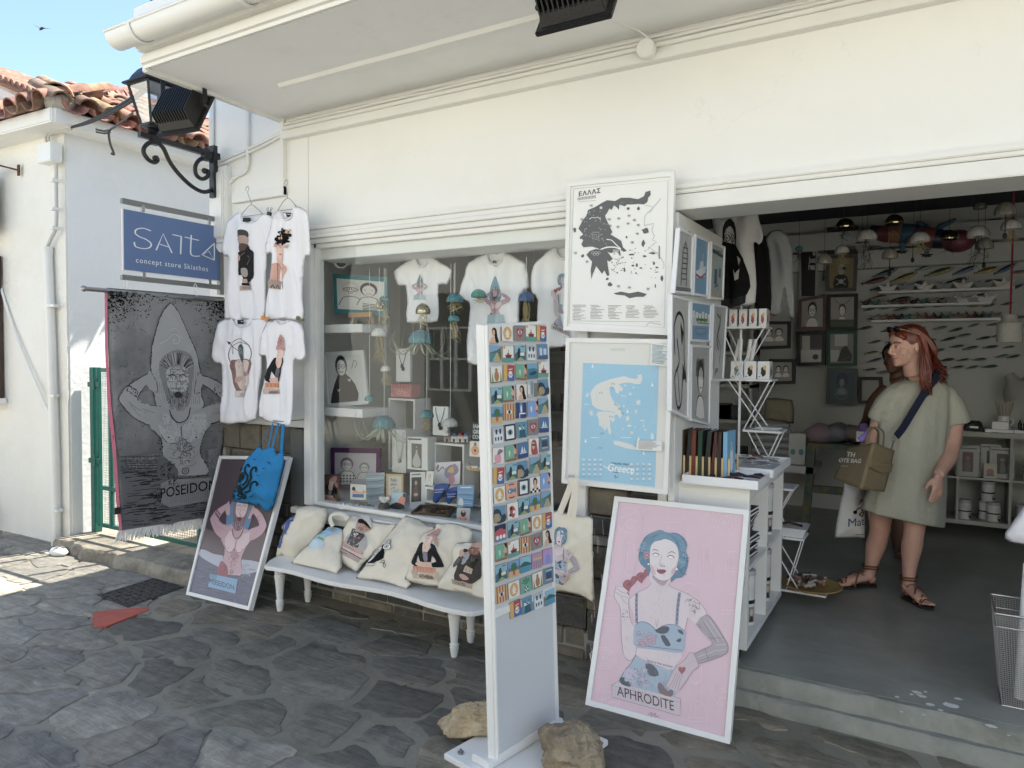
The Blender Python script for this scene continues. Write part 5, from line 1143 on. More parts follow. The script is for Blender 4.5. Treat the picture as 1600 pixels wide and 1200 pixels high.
shirt('white t-shirt printed with a seated bearded man inside a ring, lower left of four',P2(636,655,655,685,690,692,722,678,735,655,800,660,818,740,818,820,790,830,775,800,775,900,762,1000,752,1125,665,1143,583,1140,590,1000,588,872,570,866,541,832,560,720,580,668),z2,SY-.01,seatedgod,zS2,23,P2(636,655,655,685,690,692,722,678,735,655),tag=(668,660))
shirt('white t-shirt printed with a tall haired woman in black jacket, lower right of four',P2(840,662,860,678,885,674,905,662,965,680,976,760,983,830,955,850,925,850,920,950,910,1150,840,1145,765,1110,775,1000,800,900,796,830,765,825,775,740,798,672),z2,SY-.05,tallathena,zS2,34,P2(840,662,860,678,885,674,905,662))
for(x,y),col,nm in(((812,162),'black','small black binder clip joining the two upper shirts'),((793,656),'orange','orange and yellow clothes peg between upper and lower shirts'),((957,658),'green','olive green clothes peg at the right shirt hems')):
 c=hc(x,y,-.10);m=MB()
 if col=='black':m.cbox(c,(.03,.014,.022),rotm(0,.25));m.tube([c+V((-.01,0,.01)),c+V((-.022,0,.035)),c+V((-.008,0,.04)),c+V((-.004,0,.01))],.0015,5);m.tube([c+V((.01,0,.01)),c+V((.03,0,.033)),c+V((.018,0,.038)),c+V((.004,0,.01))],.0015,5)
 else:m.cbox(c,(.055,.012,.014),rotm(0,.1));m.cbox(c+V((-.018,0,.008)),(.022,.016,.022),rotm(0,.5));m.cbox(c+V((.015,-.004,-.003)),(.04,.008,.008),rotm(0,-.12))
 m.build('clothes_peg',{'black':PLAST,'orange':mat('orange_plastic',(.7,.25,.03),.5),'green':mat('olive_plastic',(.12,.13,.05),.5)}[col],label=nm,cat='peg',group='pegs joining the hanging shirts')
# ======================= LEANING POSEIDON POSTER
bl_,br_=atz(290,929,.005),atz(397,955,.005);zt_=.875
tl,tr=atp(342,712,bl_,(br_-bl_).cross(V((0,.31,.87)))),None
def leanquad(bl,br,tl,tr,ytop):
 return[aty(*tl,ytop),aty(*tr,ytop),atz(*br,.004),atz(*bl,.004)]
q=leanquad((290,929),(397,955),(342,712),(452,713),-.075)
t,I,n,off=frame('tall white framed poster of a bearded surfer on dark brown, leaning against stone wall','poster',q,.022,.035,WOODW,'55474f','leaning_poster')
A=Art(pxmap(q[3],n,None,off+.0008));zP=zm(285,700,4.617);A.pre=zP
A.poly(P2(155,590,190,590,400,640,590,600,560,810,385,800,120,730),'75656a',2)
A.poly(P2(112,730,200,760,300,800,400,815,548,830,530,920,450,1150,45,1040),'6e6c82');A.poly(P2(112,730,160,735,210,760,260,770,400,800,548,822,530,890,380,905,200,830,105,765),'b5b8c8',2)
hatch(A,60,430,860,1110,110,2.2,'55546c',3,.22,(20,60));hatch(A,70,460,860,1110,60,1.8,'8d8ba3',4,.22,(20,60));hatch(A,400,500,830,880,20,2.5,'7d84a0',5,.1,(15,40))
fp=aff([(70,530),(600,560),(345,880)],[(197,502),(590,580),(320,905)])
A.pre=lambda u,v:zP(*((u,v)))
A.poly(P2(352,380,310,460,308,560,330,590,460,600,490,520,500,400),'5087b0')
A.pre=comp(zP,fp);poseidon(A,board=False)
A.pre=zP;A.poly(P2(190,905,392,945,375,1050,178,1000),'7fa6c8');A.poly(P2(190,905,245,915,230,975,182,960),'6d93b5');A.line(P2(190,905,392,945,375,1050,178,1000),2,'5d7f9f',closed=True)
A.text('POSEIDON',186,975,54,'2f3542',(.965,.26),(-.1,-1),xs=.72)
A.text('@vagelaki',380,920,22,'d5d8e0',(1,.0),(0,-1),xs=.8)if False else hatch(A,385,480,905,925,22,2.5,'d5d8e0',4,.3,(5,12))
A.build('print',INK,t)
# ======================= BLUE BAG
zB=zm(340,650,7.5);BLUE=mat('blue_canvas',(.035,.22,.48),.95,bump=.5,bscale=30,bdist=.006,var=.12,vscale=6,spec=.15)
bb=thing('blue_tote_bag','blue tote bag printed with a black octopus hanging over the dark poster','bag',aty(400,800,-.26),None)
out=P2(470,360,530,400,600,362,660,380,690,460,720,425,765,400,778,520,740,700,700,880,660,1040,590,1125,560,1110,470,1050,330,1025,185,1005,215,850,255,740,290,620,330,510,400,440)
o_,hf=cloth('bag_cloth',[zB(*p)for p in out],(0,-.26,0),(0,-1,0),BLUE,bb,.045,.07,folds(.06,6,3,5,.012,13,.5),smooth=1,step=.012)
A=Art(pxmap((0,-.26,0),(0,-1,0),hf,.004),sub=.012);A.pre=zB;octopus(A)
for x,y in((480,500),(640,535),(655,548),(612,602),(562,680),(445,935),(465,930),(485,920),(402,1005),(218,945),(515,1028)):A.line(P2(x-8,y-6,x,y+4,x+9,y-2),7,'14282c',2)
A.ell((515,1028),18,9,'14282c',8);A.build('octopus_print',INKC,bb)
m=MB()
for a,b,w_ in(((478,358),(655,75),7),((640,370),(715,80),32),((595,360),(648,100),14),((745,430),(768,95),34)):
 pa,pb=aty(*zB(*a),-.245),aty(*zB(*b),-.2);m.bar(pa,pb,w_/7.5/1110*4.6,.003)
m.build('handle',BLUE,bb)
hk=MB();c=aty(*zB(700,60),-.19);hk.tube([c+V((-.04,0,.0)),c+V((.05,0,0)),c+V((.05,.19,0))],.004,6);hk.build('hook',WIRE,bb)
# ======================= BENCH AND TOTE BAGS
bn=thing('low_bench','low white wooden bench with turned legs and a wavy front edge under the window','bench',(-2.7,-.25,0))
N=60;top=[];x0,x1=-3.48,-1.86
fy=lambda u:-.455+.05*math.sin(math.pi*u)*.4+.02*math.sin(2*math.pi*u*2)*(1-abs(2*u-1)**6)+(.10*(1-u/.04)if u<.04 else 0)+(.10*((u-.96)/.04)if u>.96 else 0)
fro=[(x0+(x1-x0)*i/N,fy(i/N)+.004*noise.noise(V((i*.7,0,0))))for i in range(N+1)]
ol=fro+[(x1+.02,-.3),(x1,-.055),(x0+.02,-.055),(x0-.03,-.28)]
m=MB();m.prism([V((x,y,.312))for x,y in ol],[V((x,y,.288))for x,y in ol]);m.build('bench_top',WOODW,bn,bevel=.004)
lp_=[(.0,0),(.016,.002),(.021,.03),(.024,.055),(.019,.062),(.027,.068),(.019,.076),(.021,.10),(.030,.20),(.034,.225),(.027,.235),(.033,.243),(.027,.250),(.036,.258),(.036,.29)]
for x,y in((-3.41,-.33),(-3.39,-.12),(-2.11,-.32),(-2.14,-.12)):
 m=MB();m.lathe(lp_,V((x,y,0)),16);m.build('leg',WOODW,bn,smooth=True)
tz1=zm(430,780,8.421);tz2=zm(590,790,7.5);z6=zm(400,760,4.2105)
def tote(label,out,yb,art,pre,seed,ax=.62,handles=None,thick=.05,group='cream tote bags leaning on the bench',name='tote_bag',m=CANVAS,zb=.32,cat='bag',amp=.05):
 n=V((0,-math.cos(ax),math.sin(ax))).normalized();o=V((0,yb,zb))
 c=atp(*out[0],o,n);t=thing(name,label,cat,c,group)
 ob,hf=cloth('bag_cloth',out,o,n,m,t,thick,.06,folds(amp,6,3,seed,.012,11,.6),smooth=1,step=.014,back=.15)
 if art:
  A=Art(pxmap(o,n,hf,.003),sub=.014);A.pre=pre;art(A);A.build('print',INKC,t)
 if handles:
  for k,(pts,wd)in enumerate(handles):
   q=MB();q.tube(sm([atp(*p,o,n)+n*.03 for p in pts],4),wd,8,flat=.25,up=n);q.build('handle',m,t,smooth=True)
 return t
def bluecats(A):
 B_='3a57a6'
 A.poly(P2(245,215,310,220,325,250,318,290,285,310,250,350,210,390,200,440,165,480,150,560,120,590,110,640,90,650,75,640,80,590,100,550,120,470,150,420,185,350,205,300,225,250),B_,2)
 A.poly(P2(300,310,295,400,275,430,270,460,300,488,285,488,255,470,240,490,215,480,205,440,240,380,265,330),B_,2)
 A.poly(P2(180,495,240,485,243,530,215,560,215,605,205,590,180,600,160,640,130,660,118,640,160,570),B_,2);A.poly(P2(300,290,355,296,330,312,295,315),'25305a')
 A.line(P2(235,245,270,270,310,262),5,'dfe2ea',2);A.line(P2(240,272,300,285),4,'dfe2ea');A.line(P2(190,520,235,525),4,'dfe2ea');A.line(P2(255,345,160,560),5,'e8e4d8');A.line(P2(150,570,190,575),4,'dfe2ea')
def bluesea(A):
 A.poly(P2(735,372,880,400,840,470,700,560,660,690,560,705,490,680,480,600,510,540,600,470,690,390),'9ccbe4',2);A.poly(P2(500,640,560,590,640,600,690,620,660,700,560,712,500,690),'c9dce6',2)
 A.poly(P2(605,560,650,552,698,575,680,592,640,580),'7fb03c',2);A.poly(P2(465,605,490,600,490,650,478,668,460,640),'7fb03c',2)
 for k in range(5):A.line(P2(560+k*14,540-k*26,640+k*14,530-k*26,720+k*12,520-k*26),5,['b9dcec','7fb5d6'][k%2],2)
 A.text('Blue',762,425,62,'d98a6a',(1,.1),(.1,-1),xs=.7);A.text('Sea',770,470,50,'d98a6a',(1,.1),(.1,-1),xs=.7)
def owl(A):
 K='16161a'
 A.poly(P2(835,400,850,390,880,440,872,500,800,525,735,518,760,500,800,470,840,440),K,2)
 A.poly(P2(795,430,820,402,845,415,840,450,790,490,745,515,730,512,765,470),'e8e6dc',3);A.line(P2(795,430,820,402,845,415,840,450,790,490,745,515),3,K,3,True)
 r=random.Random(3)
 for k in range(24):A.ell((r.uniform(770,835),r.uniform(420,490)),4,3,K,6,w=1.4)
 for cx,cy in((890,392),(898,432)):A.ell((cx,cy),32,24,'e8e6dc',14,.3);A.ell((cx,cy),32,24,K,14,.3,w=3);A.ell((cx,cy),14,12,K,12,w=3);A.ell((cx,cy),6,6,K,8)
 A.poly(P2(742,522,800,528,800,545,742,540),'e8e6dc');A.line(P2(742,522,800,528,800,545,742,540),2.5,K,closed=True);A.line(P2(760,522,760,542),2,K)
 for q in(P2(850,510,862,500,858,520,880,515),P2(845,530,870,528),P2(865,535,875,530,880,545,872,558,866,545,880,520),P2(852,498,858,492)):A.line(q,3,K,2)
tote('cream tote bag with two small blue cats, slumped at the left end of the bench',[tz1(*p)for p in P2(295,105,380,92,440,78,520,75,620,95,690,115,690,230,640,370,540,520,430,640,330,730,270,785,180,770,105,745,70,790,20,835,0,830,60,620,130,430,85,395,80,370,200,240,290,190)],-.22,bluecats,tz1,3,.35,thick=.09)
tote('cream tote bag with a pale blue sea picture, second from the left on bench',[tz1(*p)for p in P2(720,372,880,400,900,500,860,680,880,890,800,990,640,930,400,880,210,840,330,700,470,580,600,460)],-.33,bluesea,tz1,14,.75,[([tz1(*p)for p in P2(795,390,765,330,762,260,820,225,900,230,960,260,990,300)],.013)])
tote('cream tote bag of a bearded man in white hat and waistcoat, third on the bench',[tz1(*p)for p in P2(950,290,1000,205,1100,215,1150,235,1240,235,1300,300,1450,320,1600,320,1500,500,1350,680,1150,850,1080,965,920,870,800,790,680,700,700,610,860,450)],-.27,hatman,tz1,25,.6)
tote('cream tote bag with a black and white owl, fourth from the left on bench',[z6(*p)for p in P2(985,190,1070,215,1140,260,1190,265,1120,400,1050,520,985,600,1020,640,985,675,900,640,780,615,655,605,720,520,800,410,890,290)],-.34,owl,z6,36,.7)
tote('cream tote bag lettered ATHENA with a woman in black jacket on the bench',[tz2(*p)for p in P2(690,205,760,210,840,200,960,220,1060,250,1120,310,1090,480,940,690,780,860,740,945,560,935,430,905,320,870,400,640,460,470,540,330,670,270)],-.33,athena,tz2,47,.55)
tote('cream tote bag of a bearded man drinking, at the right end of the bench',[tz2(*p)for p in P2(930,440,1050,425,1180,430,1330,440,1360,700,1340,1130,1230,1100,1080,1040,920,1010,820,1000,690,970,760,830,880,660,870,530)],-.40,drinker,tz2,58,.5)
zh=zm(860,740,3.529)
def minia(A):
 A.pre=comp(zh,aff([(400,200),(700,760),(200,800)],[(72,330),(148,512),(18,530)]));aphrodite(A,False,False)
t=tote('cream tote bag of a woman with curled hair hanging right of the magnet stand',[zh(*p)for p in P2(-40,205,30,205,150,228,235,240,232,400,236,560,244,690,236,716,180,680,90,655,-40,650)],-.16,minia,zh,5,.0,[([zh(*p)for p in P2(65,215,95,140,125,60,120,20)],.016),([zh(*p)for p in P2(140,235,150,150,155,60,152,20)],.014),([zh(*p)for p in P2(115,225,135,130,148,60)],.010)],thick=.03,group=None,zb=.6,amp=.018)
# ======================= MAP POSTERS ON THE PIER
r=random.Random(21)
def blob(A,cx,cy,rx,ry,col,seed,n=9,rot=0):
 q=random.Random(seed);A.poly([(cx+math.cos(a)*rx*q.uniform(.6,1.15)*math.cos(rot)-math.sin(a)*ry*math.sin(rot),cy+math.cos(a)*rx*math.sin(rot)+math.sin(a)*ry*q.uniform(.6,1.15))for a in[6.283*k/n for k in range(n)]],col)
MY=-.105
zq=lambda q,y:[aty(q[i],q[i+1],y)for i in(0,2,4,6)]
t,I,n,off=frame('white framed black and white picture map of Greece headed ΕΛΛΑΣ','poster',zq((885,285,1054,267,1047,524,880,516),MY),.022,.03,WOODW,'efefeb','map_poster')
A=Art(pxmap(I[0],n,None,off));A.pre=zm(870,260,4.4444);G_='5b5d60'
A.line(P2(112,152,768,95,742,1118,80,1085),1.6,'77787a',closed=True)
A.text('ΕΛΛΑΣ',145,206,44,'333436',(.985,-.17),(0,-1),bold=.02,space=1.12)
for k in range(13):A.line(P2(146+k*10,214-k*1.4,140+k*10,224-k*1.4,146+k*10,234-k*1.4),3.4,'4a4b4d')
A.line(P2(148,243,265,234),2,'8a8b8d')
A.poly(P2(145,430,170,380,200,340,212,300,260,280,310,250,345,232,400,238,440,215,500,215,560,225,600,205,612,175,645,165,648,195,630,215,625,245,600,262,560,258,520,262,480,262,470,275,430,262,425,300,410,280,392,268,375,300,360,290,345,320,330,340,345,380,365,420,382,455,368,470,410,495,442,515,455,560,482,585,460,592,430,570,440,622,410,590,370,600,345,590,385,640,360,660,345,650,350,690,360,755,345,760,325,720,310,745,290,720,268,690,245,745,235,782,230,720,240,660,222,640,200,612,225,585,262,572,300,575,240,555,180,560,165,540,178,510,152,490,178,470),G_)
A.line(P2(300,575,345,560,400,560,440,575),9,'efefeb',3);A.line(P2(340,505,375,510,400,535,440,570),6,'efefeb',2)
A.poly(P2(388,880,440,868,500,880,560,868,622,885,600,905,545,905,500,915,465,895,410,890),G_)
for cx,cy,rx,ry,s in((612,445,30,22,1),(595,535,13,26,2),(120,440,12,22,3),(175,620,12,12,4),(660,600,24,9,5),(605,622,16,8,6),(550,685,10,16,7),(525,688,12,9,8),(465,715,8,20,9),(725,775,12,24,10),(490,290,12,12,11),(563,290,12,14,12),(480,490,8,12,13),(515,610,26,8,14),(345,780,10,12,15),(680,830,6,14,16),(545,740,6,8,17),(580,705,14,6,18),(690,700,14,7,19),(670,670,8,14,20),(160,495,6,9,21),(365,820,16,16,22)):blob(A,cx,cy,rx,ry,G_,s)
for k in range(70):
 cx,cy=(r.uniform(370,480),r.uniform(600,740))if k%3 else(r.uniform(500,720),r.uniform(560,780));blob(A,cx,cy,r.uniform(2,8),r.uniform(1.5,5),G_,k,6)
for cx,cy in((360,365),(425,360),(490,395),(420,418),(365,410),(497,340),(562,405),(555,465),(520,525),(535,370),(450,250),(515,245),(235,270),(170,365),(125,600),(205,660),(425,830),(500,840),(630,850)):
 for q in range(7):a=q*.9;A.line([(cx,cy),(cx+14*math.cos(a),cy+11*math.sin(a))],2.4,'77797b')
for k in range(46):
 cx,cy=r.uniform(190,350),r.uniform(300,560)
 if cx<345-(cy-300)*.0 and cy<560:A.line([(cx,cy),(cx+r.uniform(-7,7),cy+r.uniform(4,10)),(cx+r.uniform(-7,9),cy+r.uniform(-2,12))],2,'d5d5d2')
A.line(P2(222,365,240,352,262,356,280,350,300,366),4,'efefeb');A.ell((303,285),10,10,'d5d5d2',10);A.line(P2(242,455,288,455,288,490,270,490,270,470,242,470,242,500,280,505),2.5,'d5d5d2')
for k in range(5):A.ell((245+k*11,598+(k%2)*10),9,9,'d5d5d2',10,w=2)
for k in range(7):A.line(P2(388+k*6,575,388+k*6,597),2.4,'efefeb')
A.line(P2(720,220,660,290,610,340,605,410),2,'6a6b6e',3);A.line(P2(605,410,670,395,655,440,675,480,660,510,690,525,640,560,690,600,740,670,735,710),2,'6a6b6e',2);A.line(P2(612,270,665,280,640,320),1.8,'6a6b6e',2);A.line(P2(708,550,708,640),9,'8a8b8d')
for c in range(5):
 for k in range(r.choice([9,10,11])):
  x0=105+c*123;y=962+k*10+c*1.5;A.line([(x0+r.choice([0,0,8]),y),(x0+r.uniform(40,108),y+1)],3,'8c8d8f')
A.line(P2(105,1072,715,1078),2,'9a9b9d');A.line(P2(615,1110,640,1085,680,1092,720,1098),2,'6a6b6e',2)
A.build('map_print',INK,t)
bq=zq((884,528,1052,530,1043,773,877,755),MY-.02)
t,I,n,off=frame('white framed pale blue travel map of Greece with paper notes stuck on','poster',bq,.022,.03,WOODW,'e2e2dc','map_poster')
A=Art(pxmap(I[0],n,None,off));A.pre=zm(870,510,4.4444);L_='e0e2dd'
A.poly(P2(178,253,703,275,675,1118,148,1062),'8fc8e4')
A.poly(P2(225,470,240,440,265,410,300,390,330,380,380,362,420,355,465,345,500,358,540,365,558,360,558,335,585,333,590,365,575,400,540,400,500,390,460,392,425,402,455,430,448,452,430,445,425,470,405,460,398,432,380,420,362,430,362,455,372,490,390,520,400,545,430,570,450,612,432,640,415,610,390,622,400,650,380,668,366,640,365,690,375,740,360,752,345,700,330,728,310,700,290,690,285,640,270,612,285,588,335,592,270,570,240,545,235,500),L_)
A.line(P2(285,590,345,588,400,600),5,'8fc8e4');A.poly(P2(390,795,440,800,470,810,520,825,548,840,540,858,480,848,420,830,392,818),L_)
for cx,cy,rx,ry,s in((562,528,22,20,1),(505,470,12,10,2),(547,592,10,18,3),(208,478,10,18,4),(235,600,12,24,5),(487,640,13,20,6),(515,740,17,11,7),(660,765,14,30,8),(590,655,24,6,9),(600,690,5,22,10),(527,425,8,9,11),(500,690,20,8,12),(455,715,10,5,13),(540,700,6,8,14),(470,410,8,8,15),(610,720,14,6,16),(460,555,9,8,17),(420,548,26,7,18)):blob(A,cx,cy,rx,ry,L_,s,rot=.6 if s in(18,)else 0)
for k in range(90):x,y=r.uniform(190,690),r.uniform(270,900);A.ell((x,y),2.4,2,'e9f2f5' if k%3 else '4a7f9a',5)
for x,y in((300,462),(385,400),(375,425),(430,575),(450,605),(370,628),(405,545),(310,745),(295,845)):A.line([(x-10,y+6),(x-3,y-8),(x+3,y+2),(x+10,y-6),(x+12,y+8)],2.4,'3f5560')
for x,y in((245,275),(660,405),(195,795),(600,880),(487,590),(565,780)):A.poly([(x-9,y+10),(x+9,y+12),(x,y-16)],'f2f6f8')
for x,y,w_ in((230,772,60),(440,772,70),(188,540,26),(440,482,36)):A.line([(x,y),(x+w_,y+2)],4,'e9f2f5')
for c,x0 in enumerate((182,222,262,300,515,557,600,641)):
 for k in range(4):blob(A,x0,928+k*34+(c>3)*30-(c<4)*2,11,9,'dfe6e6',c*5+k,7);A.line([(x0-12,943+k*34+(c>3)*30),(x0+12,944+k*34+(c>3)*30)],2,'5d93ad')
A.text('TRAVEL MAP',372,958,22,'3f5560',(.99,.09),(0,-1));A.text('Greece',345,1004,74,'f7fafa',(.99,.10),(.18,-.98),xs=.85,bold=.012);A.line(P2(322,965,340,985,365,970,350,1000),5,'f7fafa',3);A.line(P2(470,1000,488,990),5,'f7fafa');A.line(P2(385,1012,425,1018),4,'3f5560');A.line(P2(395,1045,405,1035,400,1055,425,1045),3,'3f5560',3)
A.rect(75,1032,120,1052,'b9b9b4');A.rect(370,152,470,168,'d6d6d0')
A.build('map_print',INK,t)
for q,lab in(((1017,536,1044,538,1045,573,1016,570),'handwritten white note at the top right of the blue map'),((995,687,1034,690,1034,705,994,703),'small typed white note at the lower right of the blue map')):
 qq=zq(q,MY-.028);m=MB();m.prism(qq,[p+V((0,.0012,0))for p in qq]);nt_=m.build('paper_note',PAPER,label=lab,cat='note')
 A=Art(quadmap(qq,.0002));k=0
 n_=16 if q[0]==1017 else 8
 for k in range(n_):y=.07+k*.88/n_;A.line([(.08,y),(.5,y+r.uniform(-.01,.01)),(r.uniform(.6,.95),y)],.022 if n_>9 else .04,'4f8a9a' if n_>9 else '77787a')
 A.build('writing',INK,nt_)
# ======================= APHRODITE POSTER
q=[aty(960,775,-.07),aty(1171,797,-.07),atz(1140,1164,.004),atz(914,1101,.004)]
t,I,n,off=frame('large white framed pink poster lettered APHRODITE leaning beside the doorway','poster',q,.024,.032,WOODW,'e2bfcb','leaning_poster')
A=Art(pxmap(I[3],n,None,off));zA=zm(930,810,3.748);A.pre=zA;K_='edd6dd'
z3=zm(900,760,2.857);A.pre=z3
def umb(cx,cy,R_):
 for s in(1,.78,.56,.34,.15):A.ell((cx,cy),R_*s,R_*s*.8,K_,8,.3,w=2.2,)
 for k in range(8):A.line([(cx,cy),(cx+R_*math.cos(.3+k*.785),cy+R_*.8*math.sin(.3+k*.785))],1.6,K_)
umb(660,160,72);umb(118,765,62)
for cx,cy,R_ in((233,148,52),(500,490,55),(150,960,40),(648,940,34)):A.ell((cx,cy),R_,R_*1.08,K_,20,w=2.2);A.line([(cx-R_,cy-5),(cx-10,cy-20),(cx+R_*.6,cy-R_*.7)],2,K_,3);A.line([(cx-R_*.6,cy+R_*.8),(cx,cy),(cx+R_*.9,cy+10)],2,K_,3);A.ell((cx+8,cy+18),R_*.4,R_*.4,K_,12,w=1.8)
for cx,cy in((235,320),(575,330),(530,800)):A.line([(cx-22,cy+66),(cx-20,cy-50),(cx,cy-72),(cx+22,cy-48),(cx+24,cy+66)],2.4,K_,3,True);A.line([(cx-8,cy+40),(cx-8,cy-30)],2,K_);A.line([(cx-6,cy+68),(cx-6,cy+88),(cx+6,cy+88),(cx+6,cy+68)],2.2,K_)
for cx,cy in((700,350),(540,1020),(690,540),(150,560),(440,130)):A.line([(cx-35,cy+60),(cx-30,cy-40),(cx,cy-62),(cx+32,cy-38),(cx+36,cy+62)],2.2,K_,2);A.line([(cx-44,cy+12),(cx+44,cy+14)],2.2,K_);A.line([(cx-44,cy+28),(cx+44,cy+30)],2,K_)
for k in range(5):
 for cx,cy in((700,350),(540,1020)):A.line([(cx-22+k*11,cy+8),(cx-20+k*11,cy-44)],1.6,K_)
hatch(A,60,640,80,1000,130,1.4,'e6c7d2',5,1.5,(20,80))
A.pre=zA;aphrodite(A)
A.build('print',INK,t)
# ======================= MAGNET STAND
st_=thing('display_stand','tall white display stand covered with rows of picture magnets','display stand',(-1.38,-.9,0))
Bl,Br=atz(777,1190,.05),atz(873,1131,.05)
Zl,Zr=(Bl-CAM).dot(FWD),(Br-CAM).dot(FWD)
Tl,Tr=atZ(760,508,Zl),atZ(856,503,Zr);bl2,tl2=atZ(763,1196,Zl+.012),atZ(744,507,Zl+.02)
dw=(bl2-Bl);dt_=(tl2-Tl);br2,tr2=Br+dw,Tr+dt_
fn=(Br-Bl).cross(Tl-Bl).normalized();fn=fn if fn.dot(CAM-Bl)>0 else-fn
fc=[Tl,Tr,Br,Bl];fm=quadmap(fc)
m=MB();e=.012
F2=lambda u,v,h:fm(u,v,h)
m.hexa([bl2,Bl-fn*e,Br-fn*e,br2,tl2,Tl-fn*e,Tr-fn*e,tr2]);m.build('panel',WOODW,st_)
m=MB()
for a,b in(((-.0,0),(.025,1)),((.955,0),(1.0,1)),((.025,.655),(.955,.672)),((.025,0),(.955,.006)),((.025,.985),(.955,1))):
 p=[fm(a[0],a[1],.004),fm(b[0],a[1],.004),fm(b[0],b[1],.004),fm(a[0],b[1],.004)];m.prism(p,[x-fn*.0155 for x in p])
m.build('rim',WOODW,st_,bevel=.0015)
pp=[fm(.02,.004,-.002),fm(.96,.004,-.002),fm(.96,.99,-.002),fm(.02,.99,-.002)];m=MB();m.prism(pp,[x-fn*.004 for x in pp]);m.build('steel_sheet',mat('grey_sheet',(.60,.62,.64),.4),st_)
u_=(Br-Bl).normalized();w_=V((u_.y,-u_.x,0));w_=w_ if w_.dot(fn)>0 else-w_
m=MB();c=(Bl+Br)/2;c.z=0
p=[c-u_*.26-w_*.22,c+u_*.26-w_*.22,c+u_*.26+w_*.20,c-u_*.26+w_*.20];m.prism([x+V((0,0,.028))for x in p],[x+V((0,0,.003))for x in p])
m.build('base_plate',WOODW,st_,bevel=.004)
m=MB();p=[c-u_*.225-w_*.10,c+u_*.225-w_*.10,c+u_*.225-w_*.005,c-u_*.225-w_*.005];m.prism([x+V((0,0,.058))for x in p],[x+V((0,0,.029))for x in p]);m.build('base_block',WOODW,st_,bevel=.003)
m=MB();a=c-u_*.215-w_*.17;m.lathe([(.012,.028),(.012,.036),(.006,.037),(.005,.045),(0,.046)],a,8);m.build('bolt',STEEL,st_)
E_=lambda A,*a,**k:A.ell(*a,**k)
